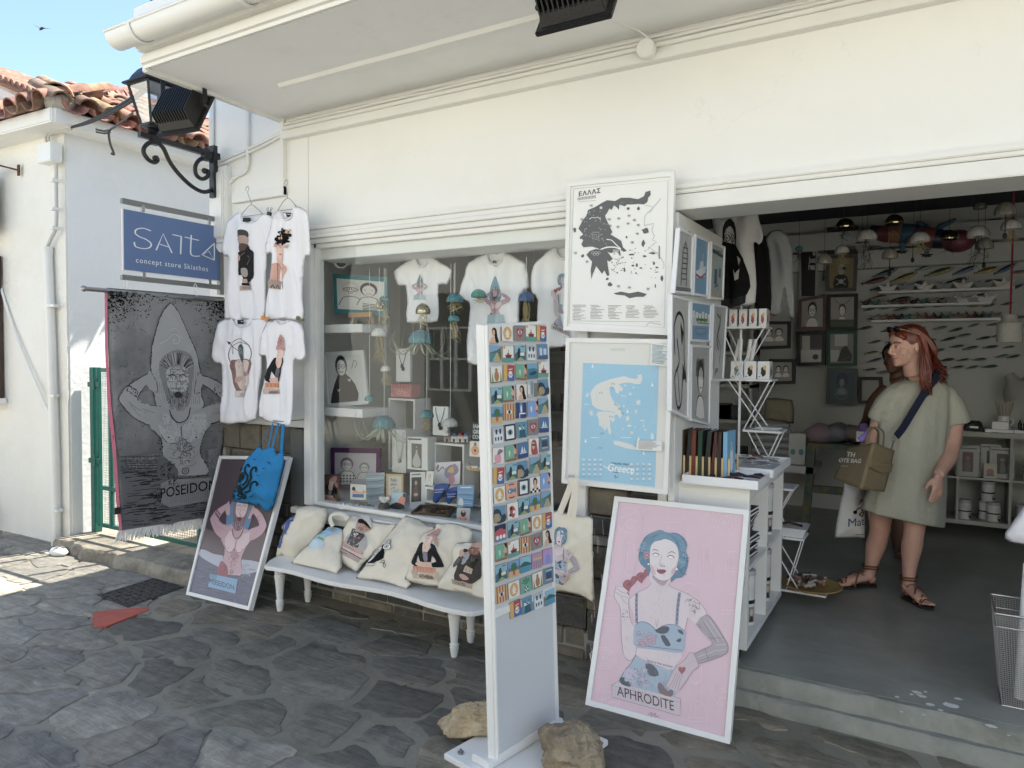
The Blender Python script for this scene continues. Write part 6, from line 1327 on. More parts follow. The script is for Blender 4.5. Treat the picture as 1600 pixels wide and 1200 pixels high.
def pic(A,k):
 R4,El,Po,Ln=A.rect,A.ell,A.poly,A.line
 sky=lambda c='7fb3d5':R4(0,0,1,1,c)
 if k=='girl':sky('ece6dc');Po([(.3,.2),(.5,.05),(.72,.2),(.8,.6),(.95,.95),(.6,.95),(.55,.6),(.35,.5)],'1d1a1c',2);Po([(.35,.25),(.5,.2),(.58,.35),(.5,.6),(.38,.55)],'e2b08e',2);Po([(.15,1),(.25,.7),(.5,.62),(.62,1)],'e2b08e',2);El((.38,.48),.04,.02,'b3322c',6)
 elif k=='gold':sky('f0ece2');El((.5,.5),.4,.42,'d9a441',18);Po([(.5,.2),(.72,.58),(.6,.58),(.68,.75),(.32,.75),(.4,.58),(.28,.58)],'f0ece2')
 elif k=='heart':sky('8f8f90');Po([(.5,.85),(.15,.45),(.2,.22),(.38,.18),(.5,.3),(.62,.18),(.82,.22),(.85,.45)],'b4202c',2);El((.5,.45),.2,.12,'eef0f0',12);El((.5,.45),.09,.1,'1f5f7a',10);El((.5,.45),.04,.05,'0a0a0a',8)
 elif k=='boat':sky('f0ede4');R4(0,.72,1,1,'56a79a');Po([(.2,.55),(.82,.52),(.74,.74),(.28,.74)],'7a2a22');Ln([(.5,.55),(.5,.22)],.04,'1d1a1c');R4(.36,.42,.6,.54,'c8543a');El((.12,.08),.12,.1,'e8a13a',10)
 elif k=='flag':R4(0,0,.32,1,'e3a92f');R4(.32,0,1,.55,'b3262a');R4(.32,.55,1,1,'1f62ad');El((.62,.6),.2,.22,'f0ece2',12);Ln([(.45,.55),(.62,.7),(.8,.52)],.06,'b3262a');Ln([(.45,.3),(.8,.25)],.06,'f0ece2')
 elif k=='beach':sky('7aa9cd');Po([(0,.45),(.6,.3),(1,.1),(1,1),(0,1)],'5f6f52');Po([(0,.5),(.7,.42),(1,.95),(1,1),(.3,1)],'bfa877');Po([(0,.5),(.68,.42),(.3,1),(0,1)],'3f8f9a');Ln([(.62,.45),(.25,1)],.03,'e8e6dc')
 elif k=='village':sky('86bccb');Po([(0,.55),(.3,.4),(.5,.6),(1,.45),(1,1),(0,1)],'3a6f80');Po([(.25,.9),(.3,.3),(.5,.2),(.55,.85)],'1f3548',2);R4(.5,.5,.9,.7,'e8ead8');Po([(.1,1),(.5,.75),(.9,1)],'9cb06a');Ln([(.6,.12),(.92,.12)],.05,'1f3548')
 elif k=='houses':sky('b9c9d1');R4(.1,.3,.9,1,'e6ebee');
 elif k=='blue':sky('4f86b8');R4(.15,.25,.4,.75,'cfdbe2');R4(.55,.3,.85,.7,'cfdbe2');R4(0,.75,1,1,'2f5f94')
 elif k=='cactus':sky('efeae0');El((.5,.6),.22,.32,'b5763f',12);El((.5,.22),.12,.12,'b5763f',10);Po([(.05,.95),(.1,.3),(.22,.9)],'6f9a55');Po([(.95,.95),(.9,.25),(.78,.9)],'6f9a55');Ln([(0,.96),(1,.96)],.06,'4a6a3a')
 elif k=='face':sky('6db69a');Po([(.72,0),(1,0),(1,.8),(.8,.75),(.85,.6),(.68,.5),(.78,.35)],'e0a98a');Po([(.75,0),(1,0),(1,.35),(.85,.2)],'201a1a');El((.9,.72),.12,.12,'b3262a',10);Po([(.35,.75),(.28,.45),(.35,.3),(.42,.5)],'efe6a0',2);R4(0,.86,1,1,'9a6a3c')
 elif k=='facebl':sky('6f9fe0');Po([(.72,0),(1,0),(1,.8),(.8,.75),(.85,.6),(.68,.5),(.78,.35)],'e0a98a');Po([(.75,0),(1,0),(1,.35),(.85,.2)],'201a1a');El((.86,.65),.12,.1,'b3262a',10);Po([(.3,.75),(.22,.45),(.3,.3),(.4,.5)],'f2efe0',2)
 elif k=='sea':sky('6fa8c8');Po([(0,.35),(.6,.3),(1,.4),(1,1),(0,1)],'2f7f98');Po([(.1,.7),(.6,.5),(.9,.62),(.5,.78)],'274a5e',2)
 elif k=='coast':sky('5f93b5');Po([(0,.2),(.5,.25),(.7,.6),(1,.5),(1,1),(0,1)],'2d4254',2);Po([(0,.5),(.3,.5),(.55,.8),(.2,1),(0,1)],'b59a6a',2);Ln([(.3,.45),(.6,.72),(.4,.98)],.04,'9fd0dc',2)
 elif k=='alley':sky('c9c6bf');Po([(.3,0),(.6,0),(.55,1),(.35,.8)],'6f9ab0');R4(.62,.1,1,1,'8a8178');R4(.05,.2,.25,.8,'efece4')
 elif k=='pot':sky('5f9fd0');R4(0,.4,1,.62,'2f6fb0');R4(0,.62,1,1,'d8b46c');Po([(.3,.6),(.25,.25),(.5,.1),(.75,.25),(.7,.6)],'3f7a46',2);Po([(.36,.6),(.64,.6),(.58,.9),(.42,.9)],'c0492c')
 elif k=='stripes':
  sky('e6b87a')
  for i in range(4):R4(.06+i*.25,0,.18+i*.25,1,'a8542e')
  El((.5,.5),.25,.14,'f3f0ea',12);El((.5,.5),.12,.13,'1d2f55',10)
 elif k=='catwin':sky('1f3f7a');R4(.35,0,.62,.7,'5f86c0');Po([(.45,.6),(.42,.3),(.5,.15),(.56,.3),(.58,.6)],'eef0f0',2);R4(.3,.66,.9,.74,'eef0f0');R4(.3,.74,.36,1,'eef0f0')
 elif k=='eye':sky('1a2348');R4(.12,.1,.88,.9,'f2f2ee');El((.5,.5),.26,.2,'8fb5bf',14);El((.5,.5),.15,.16,'23566a',10);El((.5,.5),.07,.08,'0a0a0a',8)
 elif k=='sail':sky('3f74a8');Po([(.3,.62),(.45,.2),(.55,.62)],'f0f2f2');Po([(.58,.62),(.62,.25),(.78,.62)],'dfe6ea');R4(0,.72,1,1,'1f4a86');R4(.2,.64,.85,.7,'e8e8e8')
 elif k=='windmill':sky('4f98b0');R4(.2,.3,.7,.5,'dfeaea');Po([(.3,.5),(.75,.5),(.9,1),(.2,1)],'2b5f7c');Ln([(.2,.2),(.8,.6)],.05,'1f3548');Ln([(.75,.15),(.3,.65)],.05,'1f3548')
 elif k=='redhead':sky('f0ece4');Po([(.3,.2),(.5,.05),(.75,.2),(.85,.6),(.9,1),(.3,1),(.25,.5)],'b5323a',2);Po([(.35,.3),(.55,.25),(.6,.55),(.45,.7),(.33,.5)],'e8bfa5',2);R4(.28,.36,.62,.46,'1a1a1e')
 elif k=='jug':sky('f0e8e8');Po([(.2,.45),(.7,.42),(.75,.85),(.6,.95),(.3,.95),(.18,.8)],'e59aa8',2);Po([(.4,.42),(.55,.1),(.95,.2),(.6,.42)],'8c7f86',2);Ln([(.05,.93),(.3,.93)],.05,'2a4f9a')
 elif k=='fish':sky('eda079');Po([(.1,.5),(.4,.32),(.7,.42),(.9,.3),(.9,.68),(.7,.56),(.4,.68)],'2f86b5',2);El((.32,.5),.07,.07,'f2f2ee',8);Ln([(.25,.12),(.5,.08),(.75,.12)],.06,'3a2a28',2);Ln([(.25,.88),(.5,.92),(.75,.88)],.06,'3a2a28',2)
 elif k=='checker':
  sky('f2f0ec');[R4(i*.2,.7+j*.15,i*.2+.2,.85+j*.15,'1a1a1a')for i in range(5)for j in range(2)if(i+j)%2]
  Po([(.3,.15),(.5,.02),(.7,.2),(.66,.5),(.34,.5)],'1a1618',2);Po([(.38,.22),(.6,.2),(.6,.5),(.78,.72),(.22,.72),(.4,.5)],'e2b08e',2)
 elif k=='cherries':sky('f2eee6');Po([(.2,.3),(.5,.2),(.75,.5),(.6,.95),(.3,.8)],'b3262a',2);El((.35,.35),.1,.1,'1c1c1e',8);El((.6,.6),.12,.12,'eef0f0',8);El((.25,.75),.1,.1,'1c1c1e',8)
 elif k=='purple':sky('c78ac0');[Ln([(.2+i*.2,.95),(.15+i*.22,.4)],.05,'4f8a55')for i in range(4)];[El((.15+i*.22,.35),.08,.1,'e8c25a',8)for i in range(4)]
 elif k=='purple2':sky('b98fd0');Po([(.5,.15),(.8,.9),(.2,.9)],'6f8fd6',2);El((.5,.22),.1,.12,'e06f9a',8)
 elif k=='plant':sky('6fb5a0');[Po([(.5,.5),(.5+.42*math.cos(a)-.08,.35+.3*math.sin(a)),(.5+.42*math.cos(a)+.08,.35+.3*math.sin(a))],'2f6f4a')for a in(-2.8,-2.2,-1.57,-.9,-.3)];[R4(.35+.1*i,.6+.12*j,.45+.1*i,.72+.12*j,'f2f2ee' if(i+j)%2 else '222')if False else R4(.35+.1*i,.6+.12*j,.45+.1*i,.72+.12*j,'f2f2ee' if(i+j)%2 else '222222')for i in range(3)for j in range(3)]
 elif k=='chair':sky('5f86a5');R4(.2,.25,.8,.7,'33506c');R4(.2,.7,.8,.8,'d5b58a');Ln([(.2,.15),(.8,.12)],.06,'cfdbe2')
 elif k=='bay':sky('7fc0dc');Po([(0,.5),(.4,.3),(1,.5),(1,.62),(0,.62)],'2f6a5a',2);R4(0,.6,1,1,'2f93b5')
 elif k=='redboat':sky('c02a44');Po([(0,.35),(.5,.2),(1,.4),(1,0),(0,0)],'1f2f55');[El((.2+i*.3,.75),.13,.14,'f2f2ee',10)for i in range(3)];R4(0,.88,1,1,'2f86b5')
 elif k=='bear':sky('b9bfc6');Po([(.2,.95),(.2,.6),(.5,.5),(.8,.6),(.85,.95)],'e08a72',2);El((.5,.35),.2,.22,'1b1b1d',12);El((.5,.22),.12,.1,'d9a58e',8);[El((x,y),.03,.04,'2b2b2d',6)for x,y in((.3,.75),(.5,.85),(.7,.72))]
 elif k=='owl':sky('f2f0ec');El((.4,.25),.16,.14,'222226',12,w=.04);El((.65,.27),.16,.14,'222226',12,w=.04);Po([(.2,.55),(.5,.4),(.85,.6),(.95,1),(.05,1)],'26262a',2);El((.5,.7),.12,.1,'dcdcdc',8)
 if k=='houses':
  for x in(.25,.6):R4(x,.12,x+.16,.42,'34414d')
  for x in(.18,.42,.68):R4(x,.6,x+.12,.82,'34414d')
NAMES=dict(girl='black haired girl',gold='gold medallion',heart='red heart and eye',boat='small boat on green sea',flag='yellow, red and blue blocks',beach='sandy beach',village='seaside village',houses='white houses',blue='blue and white houses',cactus='brown cactus',face='profile face on green',facebl='profile face on blue',sea='blue sea',coast='rocky coast',alley='narrow alley',pot='plant in red pot',stripes='orange stripes and eye',catwin='white cat at blue window',eye='dark framed eye',sail='white sails on blue',windmill='windmill',redhead='red haired girl',jug='pink jug',fish='blue fish on orange',checker='girl and checkerboard',cherries='red and black spots',purple='flowers on purple',purple2='blue dress on purple',plant='green plant',chair='blue chair',bay='blue bay',redboat='red sky and white houses')
rows=['girl gold heart boat flag','beach boat village houses blue','cactus flag face sea boat','village face girl alley coast','pot stripes catwin facebl beach','houses eye windmill heart sail','jug face sail redhead chair','flag village coast beach village','gold fish eye checker facebl','coast cherries village pot beach','redboat village face gold flag','face boat stripes heart girl','village pot bay purple purple2','stripes gold plant cactus chair','- flag windmill houses bay']
za,zb8=zm(740,490,3.871),zm(740,760,2.727)
Lc=[za(*p)for p in P2(117,125,125,247,130,368,130,497,133,612,138,738,143,863,145,977,148,1095)]+[zb8(*p)for p in P2(107,117,110,197,110,278,110,365,113,460,118,550)]
Rc=[za(*p)for p in P2(405,118,410,232,412,340,415,448,415,560,418,672,422,787,425,897,427,1012,430,1120)]+[zb8(*p)for p in P2(307,142,310,215,312,297,313,378,318,467)]
ORD=['top','second','third','fourth','fifth','sixth','seventh','eighth','ninth','tenth','eleventh','twelfth','thirteenth','fourteenth','bottom']
rr=random.Random(8);side=mat('magnet_core',(.42,.36,.28),.6)
for i,row in enumerate(rows):
 for j,k in enumerate(row.split()):
  if k=='-':continue
  f=j/4;px=Lc[i][0]*(1-f)+Rc[i][0]*f;py=Lc[i][1]*(1-f)+Rc[i][1]*f;f2=f*.92+.02;px=Lc[i][0]+(Rc[i][0]-Lc[i][0])*(f*1.10-.10*f*f)
  c=atp(px+rr.uniform(-.8,.8),py+rr.uniform(-1,1),Tl-fn*.002,fn);
  if i==14:c+=V((0,0,.012*(1-f)))
  ux=(Br-Bl).normalized();uz=fn.cross(ux);uz=uz if uz.z>0 else-uz;a=rr.uniform(-.06,.06);x=ux*math.cos(a)+uz*math.sin(a);z=uz*math.cos(a)-ux*math.sin(a);h=.031
  q=[c-x*h+z*h+fn*.007,c+x*h+z*h+fn*.007,c+x*h-z*h+fn*.007,c-x*h-z*h+fn*.007]
  g=MB();g.prism(q,[p-fn*.0066 for p in q])
  mg=g.build('fridge_magnet',side,label='magnet of %s, %s row, %s on the stand'%(NAMES[k],ORD[i]+(' ' if i else '')[:0],['leftmost','second from left','middle','second from right','rightmost'][j]),cat='magnet',group='picture magnets on the white stand')
  A=Art(quadmap(q,.0002));pic(A,k);A.build('picture',INK,mg)
def rock(label,c,r,seed,col,col2,rot=0,flat=1,nm='rock'):
 m=MB();m.ball((0,0,0),(1,1,1),72,48);q=[]
 Rz=rotm(0,0,rot)
 for p in m.v:
  d=1+.34*noise.noise(p*1.3+V((seed,0,0)))+.2*(.5-abs(noise.noise(p*3.1+V((0,seed,0)))))*1.3-.1+.09*(.3-abs(noise.noise(p*7+V((0,0,seed)))))+.04*noise.noise(p*16);
  f=noise.voronoi(p*1.1+V((seed,2,0)))[0][0];d*=.86+.26*f
  v=p*d;v.z=max(v.z,-.62);q.append(V(c)+Rz@V((v.x*r[0],v.y*r[1],(v.z+.62)*r[2])))
 m.v=q;return m.build(nm,mat('rock%s'%seed,col,.9,bump=1,bscale=45,bdist=.02,col2=col2,vscale=9,fac=(.35,.65)),smooth='all',label=label,cat='rock')
c=atz(895,1200,0);rock('large brown rock weighing down the right side of the stand base',(c.x+.005,c.y-.02,.029),(.128,.12,.092),3,(.42,.34,.23),(.23,.185,.13),.4)
c=atz(742,1155,0);rock('pale yellow rock behind the left end of the stand base',(c.x-.01,c.y+.03,.029),(.15,.075,.062),8,(.58,.48,.32),(.38,.30,.19),.75)
# ======================= WINDOW DISPLAY (behind the glass)
z4=zm(480,350,4.8);z5=zm(480,560,4.617);WG='objects shown in the shop window'
def w4(x,y,d):return aty(*z4(x,y),d)
def w5(x,y,d):return aty(*z5(x,y),d)
def mono(A,u,v,s=1.0,cloak=False,hair='2a2a2c',skin='ece8e2',line='3a3a3c',glasses=True):
 "small line portrait around (u, v) in a 0..1 picture"
 E,L,P=A.ell,A.line,A.poly
 if cloak:P([(u-.1*s,v+.2*s),(u+.12*s,v+.2*s),(u+.42*s,v+.5*s),(u+.45*s,v+.95*s),(u-.35*s,v+1.0*s),(u-.38*s,v+.7*s)],'2c2c2f',2)
 else:P([(u-.28*s,v+.6*s),(u-.18*s,v+.34*s),(u,v+.28*s),(u+.18*s,v+.34*s),(u+.28*s,v+.6*s)],skin,2);L([(u-.28*s,v+.6*s),(u-.18*s,v+.34*s),(u,v+.28*s),(u+.18*s,v+.34*s),(u+.28*s,v+.6*s)],.02*s,line,2)
 E((u,v),.2*s,.26*s,hair,14);E((u,v+.05*s),.15*s,.2*s,skin,14);L([(u-.06*s,v+.15*s),(u,v+.17*s),(u+.06*s,v+.15*s)],.02*s,'a8433f' if not cloak else line)
 for q in(-1,1):
  if glasses:E((u+q*.075*s,v+.02*s),.06*s,.05*s,line,12,w=.014*s)
  E((u+q*.075*s,v+.02*s),.018*s,.015*s,line,6)
def card(label,q,bg,art=None,cat='card',nm='picture_card',dep=.004,group=None,side=None):
 q=[V(p)for p in q];n=(q[1]-q[0]).cross(q[3]-q[0]).normalized();n=n if n.dot(CAM-q[0])>0 else-n;q[2]=q[2]-n*(q[2]-q[0]).dot(n)
 m=MB();m.prism(q,[p-n*dep for p in q],col=hx(bg));o=m.build(nm,inkmat('card_stock',.55),label=label,cat=cat,group=group)
 if art:A=Art(quadmap(q,.0002));art(A);A.build('picture',INK,o)
 return o
def wq(z,c,y,dy=0):return[aty(*z(c[0],c[1]),y),aty(*z(c[2],c[3]),y+dy),aty(*z(c[4],c[5]),y+dy),aty(*z(c[6],c[7]),y)]
def easel(label,c,w,h,group='small wooden easels'):
 t=thing('small_easel',label,'easel',c,group);m=MB();c=V(c)
 for s in(-1,1):m.bar(c+V((s*w*.5,-.0,0)),c+V((s*w*.38,.02,h)),w*.09,w*.06)
 m.bar(c+V((0,.10,0)),c+V((0,.02,h)),w*.09,w*.06);m.build('legs',PINE,t);m=MB();m.bar(c+V((-w*.55,-.01,h*.8)),c+V((w*.55,-.01,h*.8)),w*.08,w*.16);m.build('ledge',PINE,t);return t
def shelfbox(nm,label,a,b,cat='shelf',m=WOODW,group=None):
 q=MB();q.box(a,b);return q.build(nm,m,bevel=.003,label=label,cat=cat,group=group)
rv=MB();rv.box((-3.95,.102,.5),(-3.80,1.3,2.6));rv.build('window_reveal',PLASTER,B)
wl2=MB();wl2.box((-3.455,.035,2.20),(-1.5,.33,2.28));wl2.build('window_header',PLASTER,B,bevel=.004)
a=w4(130,765,.30);b=w4(520,800,.30);shelfbox('wall_shelf','upper white shelf in the window carrying the turquoise framed portrait',(-3.80,.16,a.z-.055),(b.x,.42,a.z))
a2=w5(135,340,.30);b2=w5(500,375,.30);shelfbox('wall_shelf','lower white shelf in the window under the cloaked figure picture',(-3.80,.16,a2.z-.055),(b2.x,.42,a2.z))
TQ=mat('turquoise_wood',(.05,.25,.28),.5,var=.3,vscale=8)
t,I,n,off=frame('turquoise framed line portrait of a couple on a small easel in the window','picture',wq(z4,(190,372,600,400,603,690,202,668),.30,-.03),.030,.02,TQ,'e6e6e2','framed_picture')
A=Art(quadmap(I,off));mono(A,.3,.3,.95,hair='dcd8d2');mono(A,.68,.3,.9,hair='3a3230',glasses=False)
for k in range(5):A.line([(.55,.78+k*.05),(.85,.8+k*.05)],.02,'2a2a2c')
A.ell((.3,.34),.16,.07,'a5502f',12,w=.02);A.build('print',INK,t)
c=w4(408,768,.27);easel('pale wooden easel under the turquoise frame on the upper shelf',(c.x,c.y,a.z),.19,.085)
t,I,n,off=frame('white framed picture of a figure in black cat cloak on the lower shelf','picture',wq(z4,(112,962,418,945,455,1350,140,1380),.33),.028,.02,WOODW,'e4e4e0','framed_picture')
A=Art(quadmap(I,off));mono(A,.42,.22,.85,cloak=True,hair='2a2a2c')
for x,y in((.3,.75),(.62,.55),(.25,.45)):A.poly([(x-.05,y-.06),(x-.03,y),(x,y+.03),(x+.04,y),(x+.06,y-.06),(x+.02,y-.03),(x-.02,y-.03)],'d8d8d5')
A.line([(.72,.3),(.8,.12),(.88,.2),(.8,.28)],.015,'3a3a3c',2);A.build('print',INK,t)
for(x,y,ex,ey),lb in(((205,170,255,285),'nearer white ceiling spotlight inside the top left of the window'),((325,190,395,240),'further white spotlight behind the first, under the window ceiling')):
 t=thing('spotlight',lb,'spotlight',w4(x,y,.3));a_,b_=w4(x,y,.3),w4(ex,ey,.22);m=MB();m.tube([a_,a_.lerp(b_,.55),b_],[.032,.036,.05],16);m.tube([a_,a_+V((-.06,.02,.01))],.014);m.lathe([(.045,0),(.04,.02),(0,.02)],a_+V((-.07,.02,.0)),14,axis=rotm(0,R(90)));m.build('lamp_head',WOODW,t,smooth=True)
 m=MB();m.ball(b_,.034);m.build('lens',mat('lens_dark',(.12,.12,.11),.1),t,smooth=True)
def minip(s0,s1,s2):return lambda A:(setattr(A,'pre',comp(z4,aff([(300,100),(70,530),(600,560)],[s0,s1,s2]))),A.poly(P2(300,100,240,205,210,380,235,600,445,600,446,400,385,230),'5f98ab',2),poseidon(A,board=False),A.poly(P2(180,840,520,840,560,1010,170,1010),'9dbcc8'))
shirt('small white t-shirt with a little surfer print hanging nearest the window corner',P2(808,250,830,300,862,322,895,300,915,240,1000,290,1085,350,1045,455,985,455,985,600,978,730,860,738,748,738,750,600,742,480,725,462,680,458,648,358,720,300),z4,.28,minip((862,380),(805,470),(915,475)),z4,61,P2(808,250,830,300,862,322,895,300,915,240),group='white shirts hung inside the window',hang=(w4(860,235,.29),.2,PALEW,w4(862,165,.29)),freq=11)
shirt('white t-shirt with a large surfer print hanging behind the magnet stand in the window',P2(1345,222,1365,280,1410,305,1460,280,1485,215,1585,265,1640,300,1665,470,1600,530,1590,700,1595,1040,1400,1050,1200,1040,1215,700,1215,590,1140,530,1180,380,1210,290),z4,.30,minip((1425,390),(1330,560),(1520,570)),z4,62,P2(1345,222,1365,280,1410,305,1460,280,1485,215),group='white shirts hung inside the window',hang=(w4(1412,190,.31),.24,PALEW,w4(1412,110,.31)),tag=(1395,275),freq=11)
z9=zm(750,340,6.667)
t=shirt('white t-shirt with a blue haired woman print hanging beside the ΕΛΛΑΣ map',P2(785,300,810,380,870,430,960,410,1000,300,1150,350,1250,420,1280,700,1180,760,1180,1330,900,1340,608,1330,605,860,540,790,530,640,560,500,640,410),z9,.28,lambda A:(setattr(A,'pre',comp(z9,aff([(400,70),(110,440),(490,1080)],[(880,585),(745,790),(960,1210)]))),aphrodite(A)),z9,63,P2(785,300,810,380,870,430,960,410,1000,300),group='white shirts hung inside the window',hang=(aty(*z9(880,262),.29),.24,PALEW),freq=11)
UT=inkmat('urchin_shell',.25,bump=.4,bscale=60,noise_amt=.15,nscale=30)
def jelly(label,c,r,col,h=.75,tail=None,tl=.25,top=None,group='hanging jellyfish ornaments',metal=False,dish=False,nm='jellyfish_ornament',ribs=12,thick=1):
 c=V(c);t=thing(nm,label,'ornament',c,group);m=MB();vs=[];n=40;k=12
 prof=[(math.sin(math.pi*(.5+.0)*i/k*1.18)*1.0,math.cos(math.pi*.5*i/k*1.32))for i in range(k+1)]
 if dish:prof=[(.05,.35),(.3,.3),(.5,.05),(1.25,-.1),(1.3,-.16),(.5,-.1),(.35,-.5),(.1,-.75),(0,-.75)]
 for a,z in prof:
  for q in range(n):w_=1+(.035*math.cos(ribs*2*math.pi*q/n)if not dish else 0);vs.append(c+V((r*a*w_*math.cos(2*math.pi*q/n),r*a*w_*math.sin(2*math.pi*q/n),r*h*z)))
 m.add(vs,[(i*n+q,i*n+(q+1)%n,(i+1)*n+(q+1)%n,(i+1)*n+q)for i in range(len(prof)-1)for q in range(n)],0,hx(col));m.build('shell',mat('brass_shell',(.40,.34,.22),.15,metal=1)if metal else UT,t,smooth='all')
 m=MB();tp=c+V((0,0,r*h));m.tube([tp-V((0,0,.01)),V((tp.x,tp.y,top or 2.6))],.0014,5);m.build('cord',PALEW if top is None or top<2.5 else PLAST,t)
 if tail:
  m=MB();q=random.Random(int(c.x*999));
  for i in range(14 if tail!='curl' else 16):
   a=q.uniform(0,6.28);s=q.uniform(.2,.8);p=c+V((r*.45*math.cos(a)*s,r*.45*math.sin(a)*s,-r*.1));L_=tl*q.uniform(.5,1)
   if tail=='curl':pts=[p,p+V((math.cos(a)*.06*thick,math.sin(a)*.06,-.05)),p+V((math.cos(a)*.13*thick,math.sin(a)*.10,-.09)),p+V((math.cos(a)*.20*thick,math.sin(a)*.12,-.03+q.uniform(-.08,.05))),p+V((math.cos(a)*.17*thick,math.sin(a)*.12,.05+q.uniform(-.05,.05)))];m.tube(sm(pts,5),[.007*(1-j/22)for j in range(21)],5,flat=.35)
   else:m.tube(sm([p,p+V((q.uniform(-.02,.02),0,-L_*.4)),p+V((q.uniform(-.045,.045),q.uniform(-.02,.02),-L_*.75)),p+V((q.uniform(-.05,.05),0,-L_))],3),.0013 if tail!='dark' else .001,4)
  m.build('tendrils',{'curl':mat('air_plant',(.42,.45,.33),.6,var=.2),'dark':PLAST}.get(tail)or mat('dry_roots',(.45,.37,.20),.8),t)
 return t
T1,T2='3f8f97','2f7f8a'
for x,y,r_,col,tail,tl,lb,zz in((578,568,.034,T1,'dry',.2,'turquoise urchin shell with dry roots before the couple portrait',z4),(540,822,.050,'d8d6cf','dry',.2,'white ribbed urchin shell with long dry roots, left in the window',z4),(1108,565,.05,T2,'dry',.08,'glossy turquoise urchin shell between the two surfer shirts',z4),(1100,712,.035,T1,'dry',.16,'small turquoise urchin lower on the cord between the surfer shirts',z4),(1285,530,.044,'3f9a8f','dry',.05,'green striped urchin shell overlapping the large surfer shirt',z4),(850,862,.075,T2,'curl',.2,'large teal shell with a curling air plant in the middle of the window',z4),(590,1090,.034,'d9d7d0','dry',.12,'small broken white shell below the air plant, left side',z4),(450,292,.033,T1,None,0,'small turquoise shell with an eye motif in the window',z5),(555,472,.072,T2,'curl',.22,'wide teal shell with a drooping pale plant above purple frame',z5),(862,408,.044,T2,'dry',.12,'turquoise shell beside the white necklace stand',z5),(1032,470,.048,'c9c8c2','dark',.06,'white spiny urchin shell above the tiny clay houses',z5)):
 d=.14 if zz is z4 else .18
 jelly(lb,aty(*zz(x,y),d+.03*(x%3)),r_,col,.75,tail,tl,2.14)
jelly('brass coloured nautilus shell hanging before the small surfer shirt',w4(868,648,.17),.045,'a08a5a',1,'dry',.1,2.14,metal=True)
jelly('deep blue shell with long green roots behind the top of the magnet stand',aty(822,466,.15),.043,'2f5a93',.9,'dry',.25,2.14)
t=thing('air_plant','brass spiral shell hanging beside the turquoise shell with dry roots','ornament',w4(548,612,.16));m=MB();m.tube([w4(548,612,.16)+V((.028*math.cos(a)*(1-a/14),0,.028*math.sin(a)*(1-a/14)))for a in[k*.5 for k in range(22)]],[.014*(1-k/30)for k in range(22)],8);m.build('spiral',mat('brass_shell'),t,smooth=True);t.name='spiral_shell'
SZ=.60
def sillq(c,d,dy=0):return wq(z5,c,d,dy)
t,I,n,off=frame('purple framed picture of two curly haired people in glasses, window bottom left','picture',sillq((168,645,525,650,520,945,170,945),.40),.034,.02,mat('purple_wood',(.13,.03,.13),.5,var=.3),'d8d2d8','framed_picture')
A=Art(quadmap(I,off));mono(A,.3,.35,.8,hair='8f6a86');mono(A,.72,.45,.6,hair='9aa59a');
for k in range(14):A.ell((.15+(k%5)*.08,.72+(k//5)*.09),.022,.028,'22304f',7)
A.build('print',INK,t)
def ath(x0,x1,y0,y1):return lambda A:(setattr(A,'pre',aff([(440,285),(800,285),(440,890)],[(x0,y0),(x1,y0),(x0,y1)])),athena(A))
card('brown print of a woman in a black jacket at the left end of the sill',sillq((78,838,235,835,236,1062,80,1050),.16,.01),'6f4a38',ath(.1,.95,.06,.97),'print','athena_print')
card('tall pale blue sea print standing on the sill behind small easels',sillq((423,828,560,822,548,1040,425,1050),.30),'a9bfcb',lambda A:[A.line([(.02,.1+k*.08),(.4,.08+k*.08+.02*(k%3)),(.98,.1+k*.08)],.03,['8fa9b8','cfdce2','6f8ea3'][k%3],3)for k in range(11)],'print','sea_print')
t,I,n,off=frame('small pale wooden framed lettered print on the window sill','picture',sillq((568,832,690,835,692,995,570,1005),.28),.014,.012,mat('light_oak',(.62,.44,.22),.5),'ded8cc','framed_picture')
A=Art(quadmap(I,off));A.text('Fishi',.2,.3,.26,'4a4038',(1,0),(0,-1));A.text('allure',.2,.5,.2,'4a4038',(1,0),(0,-1));A.line([(.2,.7),(.5,.6),(.4,.9),(.8,.7)],.04,'a5906a',3);A.build('print',INK,t)
card('white bordered print with a dark standing figure on the sill',sillq((742,822,852,818,850,1075,740,1085),.27),'e2e2de',lambda A:(A.rect(.1,.14,.75,.82,'2b2e36'),A.ell((.4,.3),.09,.07,'b79a8c',10),A.poly([(.3,.4),(.5,.38),(.6,.75),(.25,.78)],'5a4a48',2),A.ell((.4,.62),.14,.05,'c9a090',8),A.line([(.1,.07),(.7,.06)],.03,'4a4a4c')),'print','figure_print')
bathw=lambda A:(A.rect(0,.0,1,1,'e6e2da'),A.rect(.15,.55,.88,.85,'2a62a8'),A.poly([(.15,.5),(.3,.3),(.45,.45),(.7,.5),(.9,.35),(.95,.55),(.2,.6)],'e0a184',2),A.ell((.22,.3),.12,.13,'241f20',10),A.line([(.15,.6),(.88,.6)],.04,'e6e2da'))
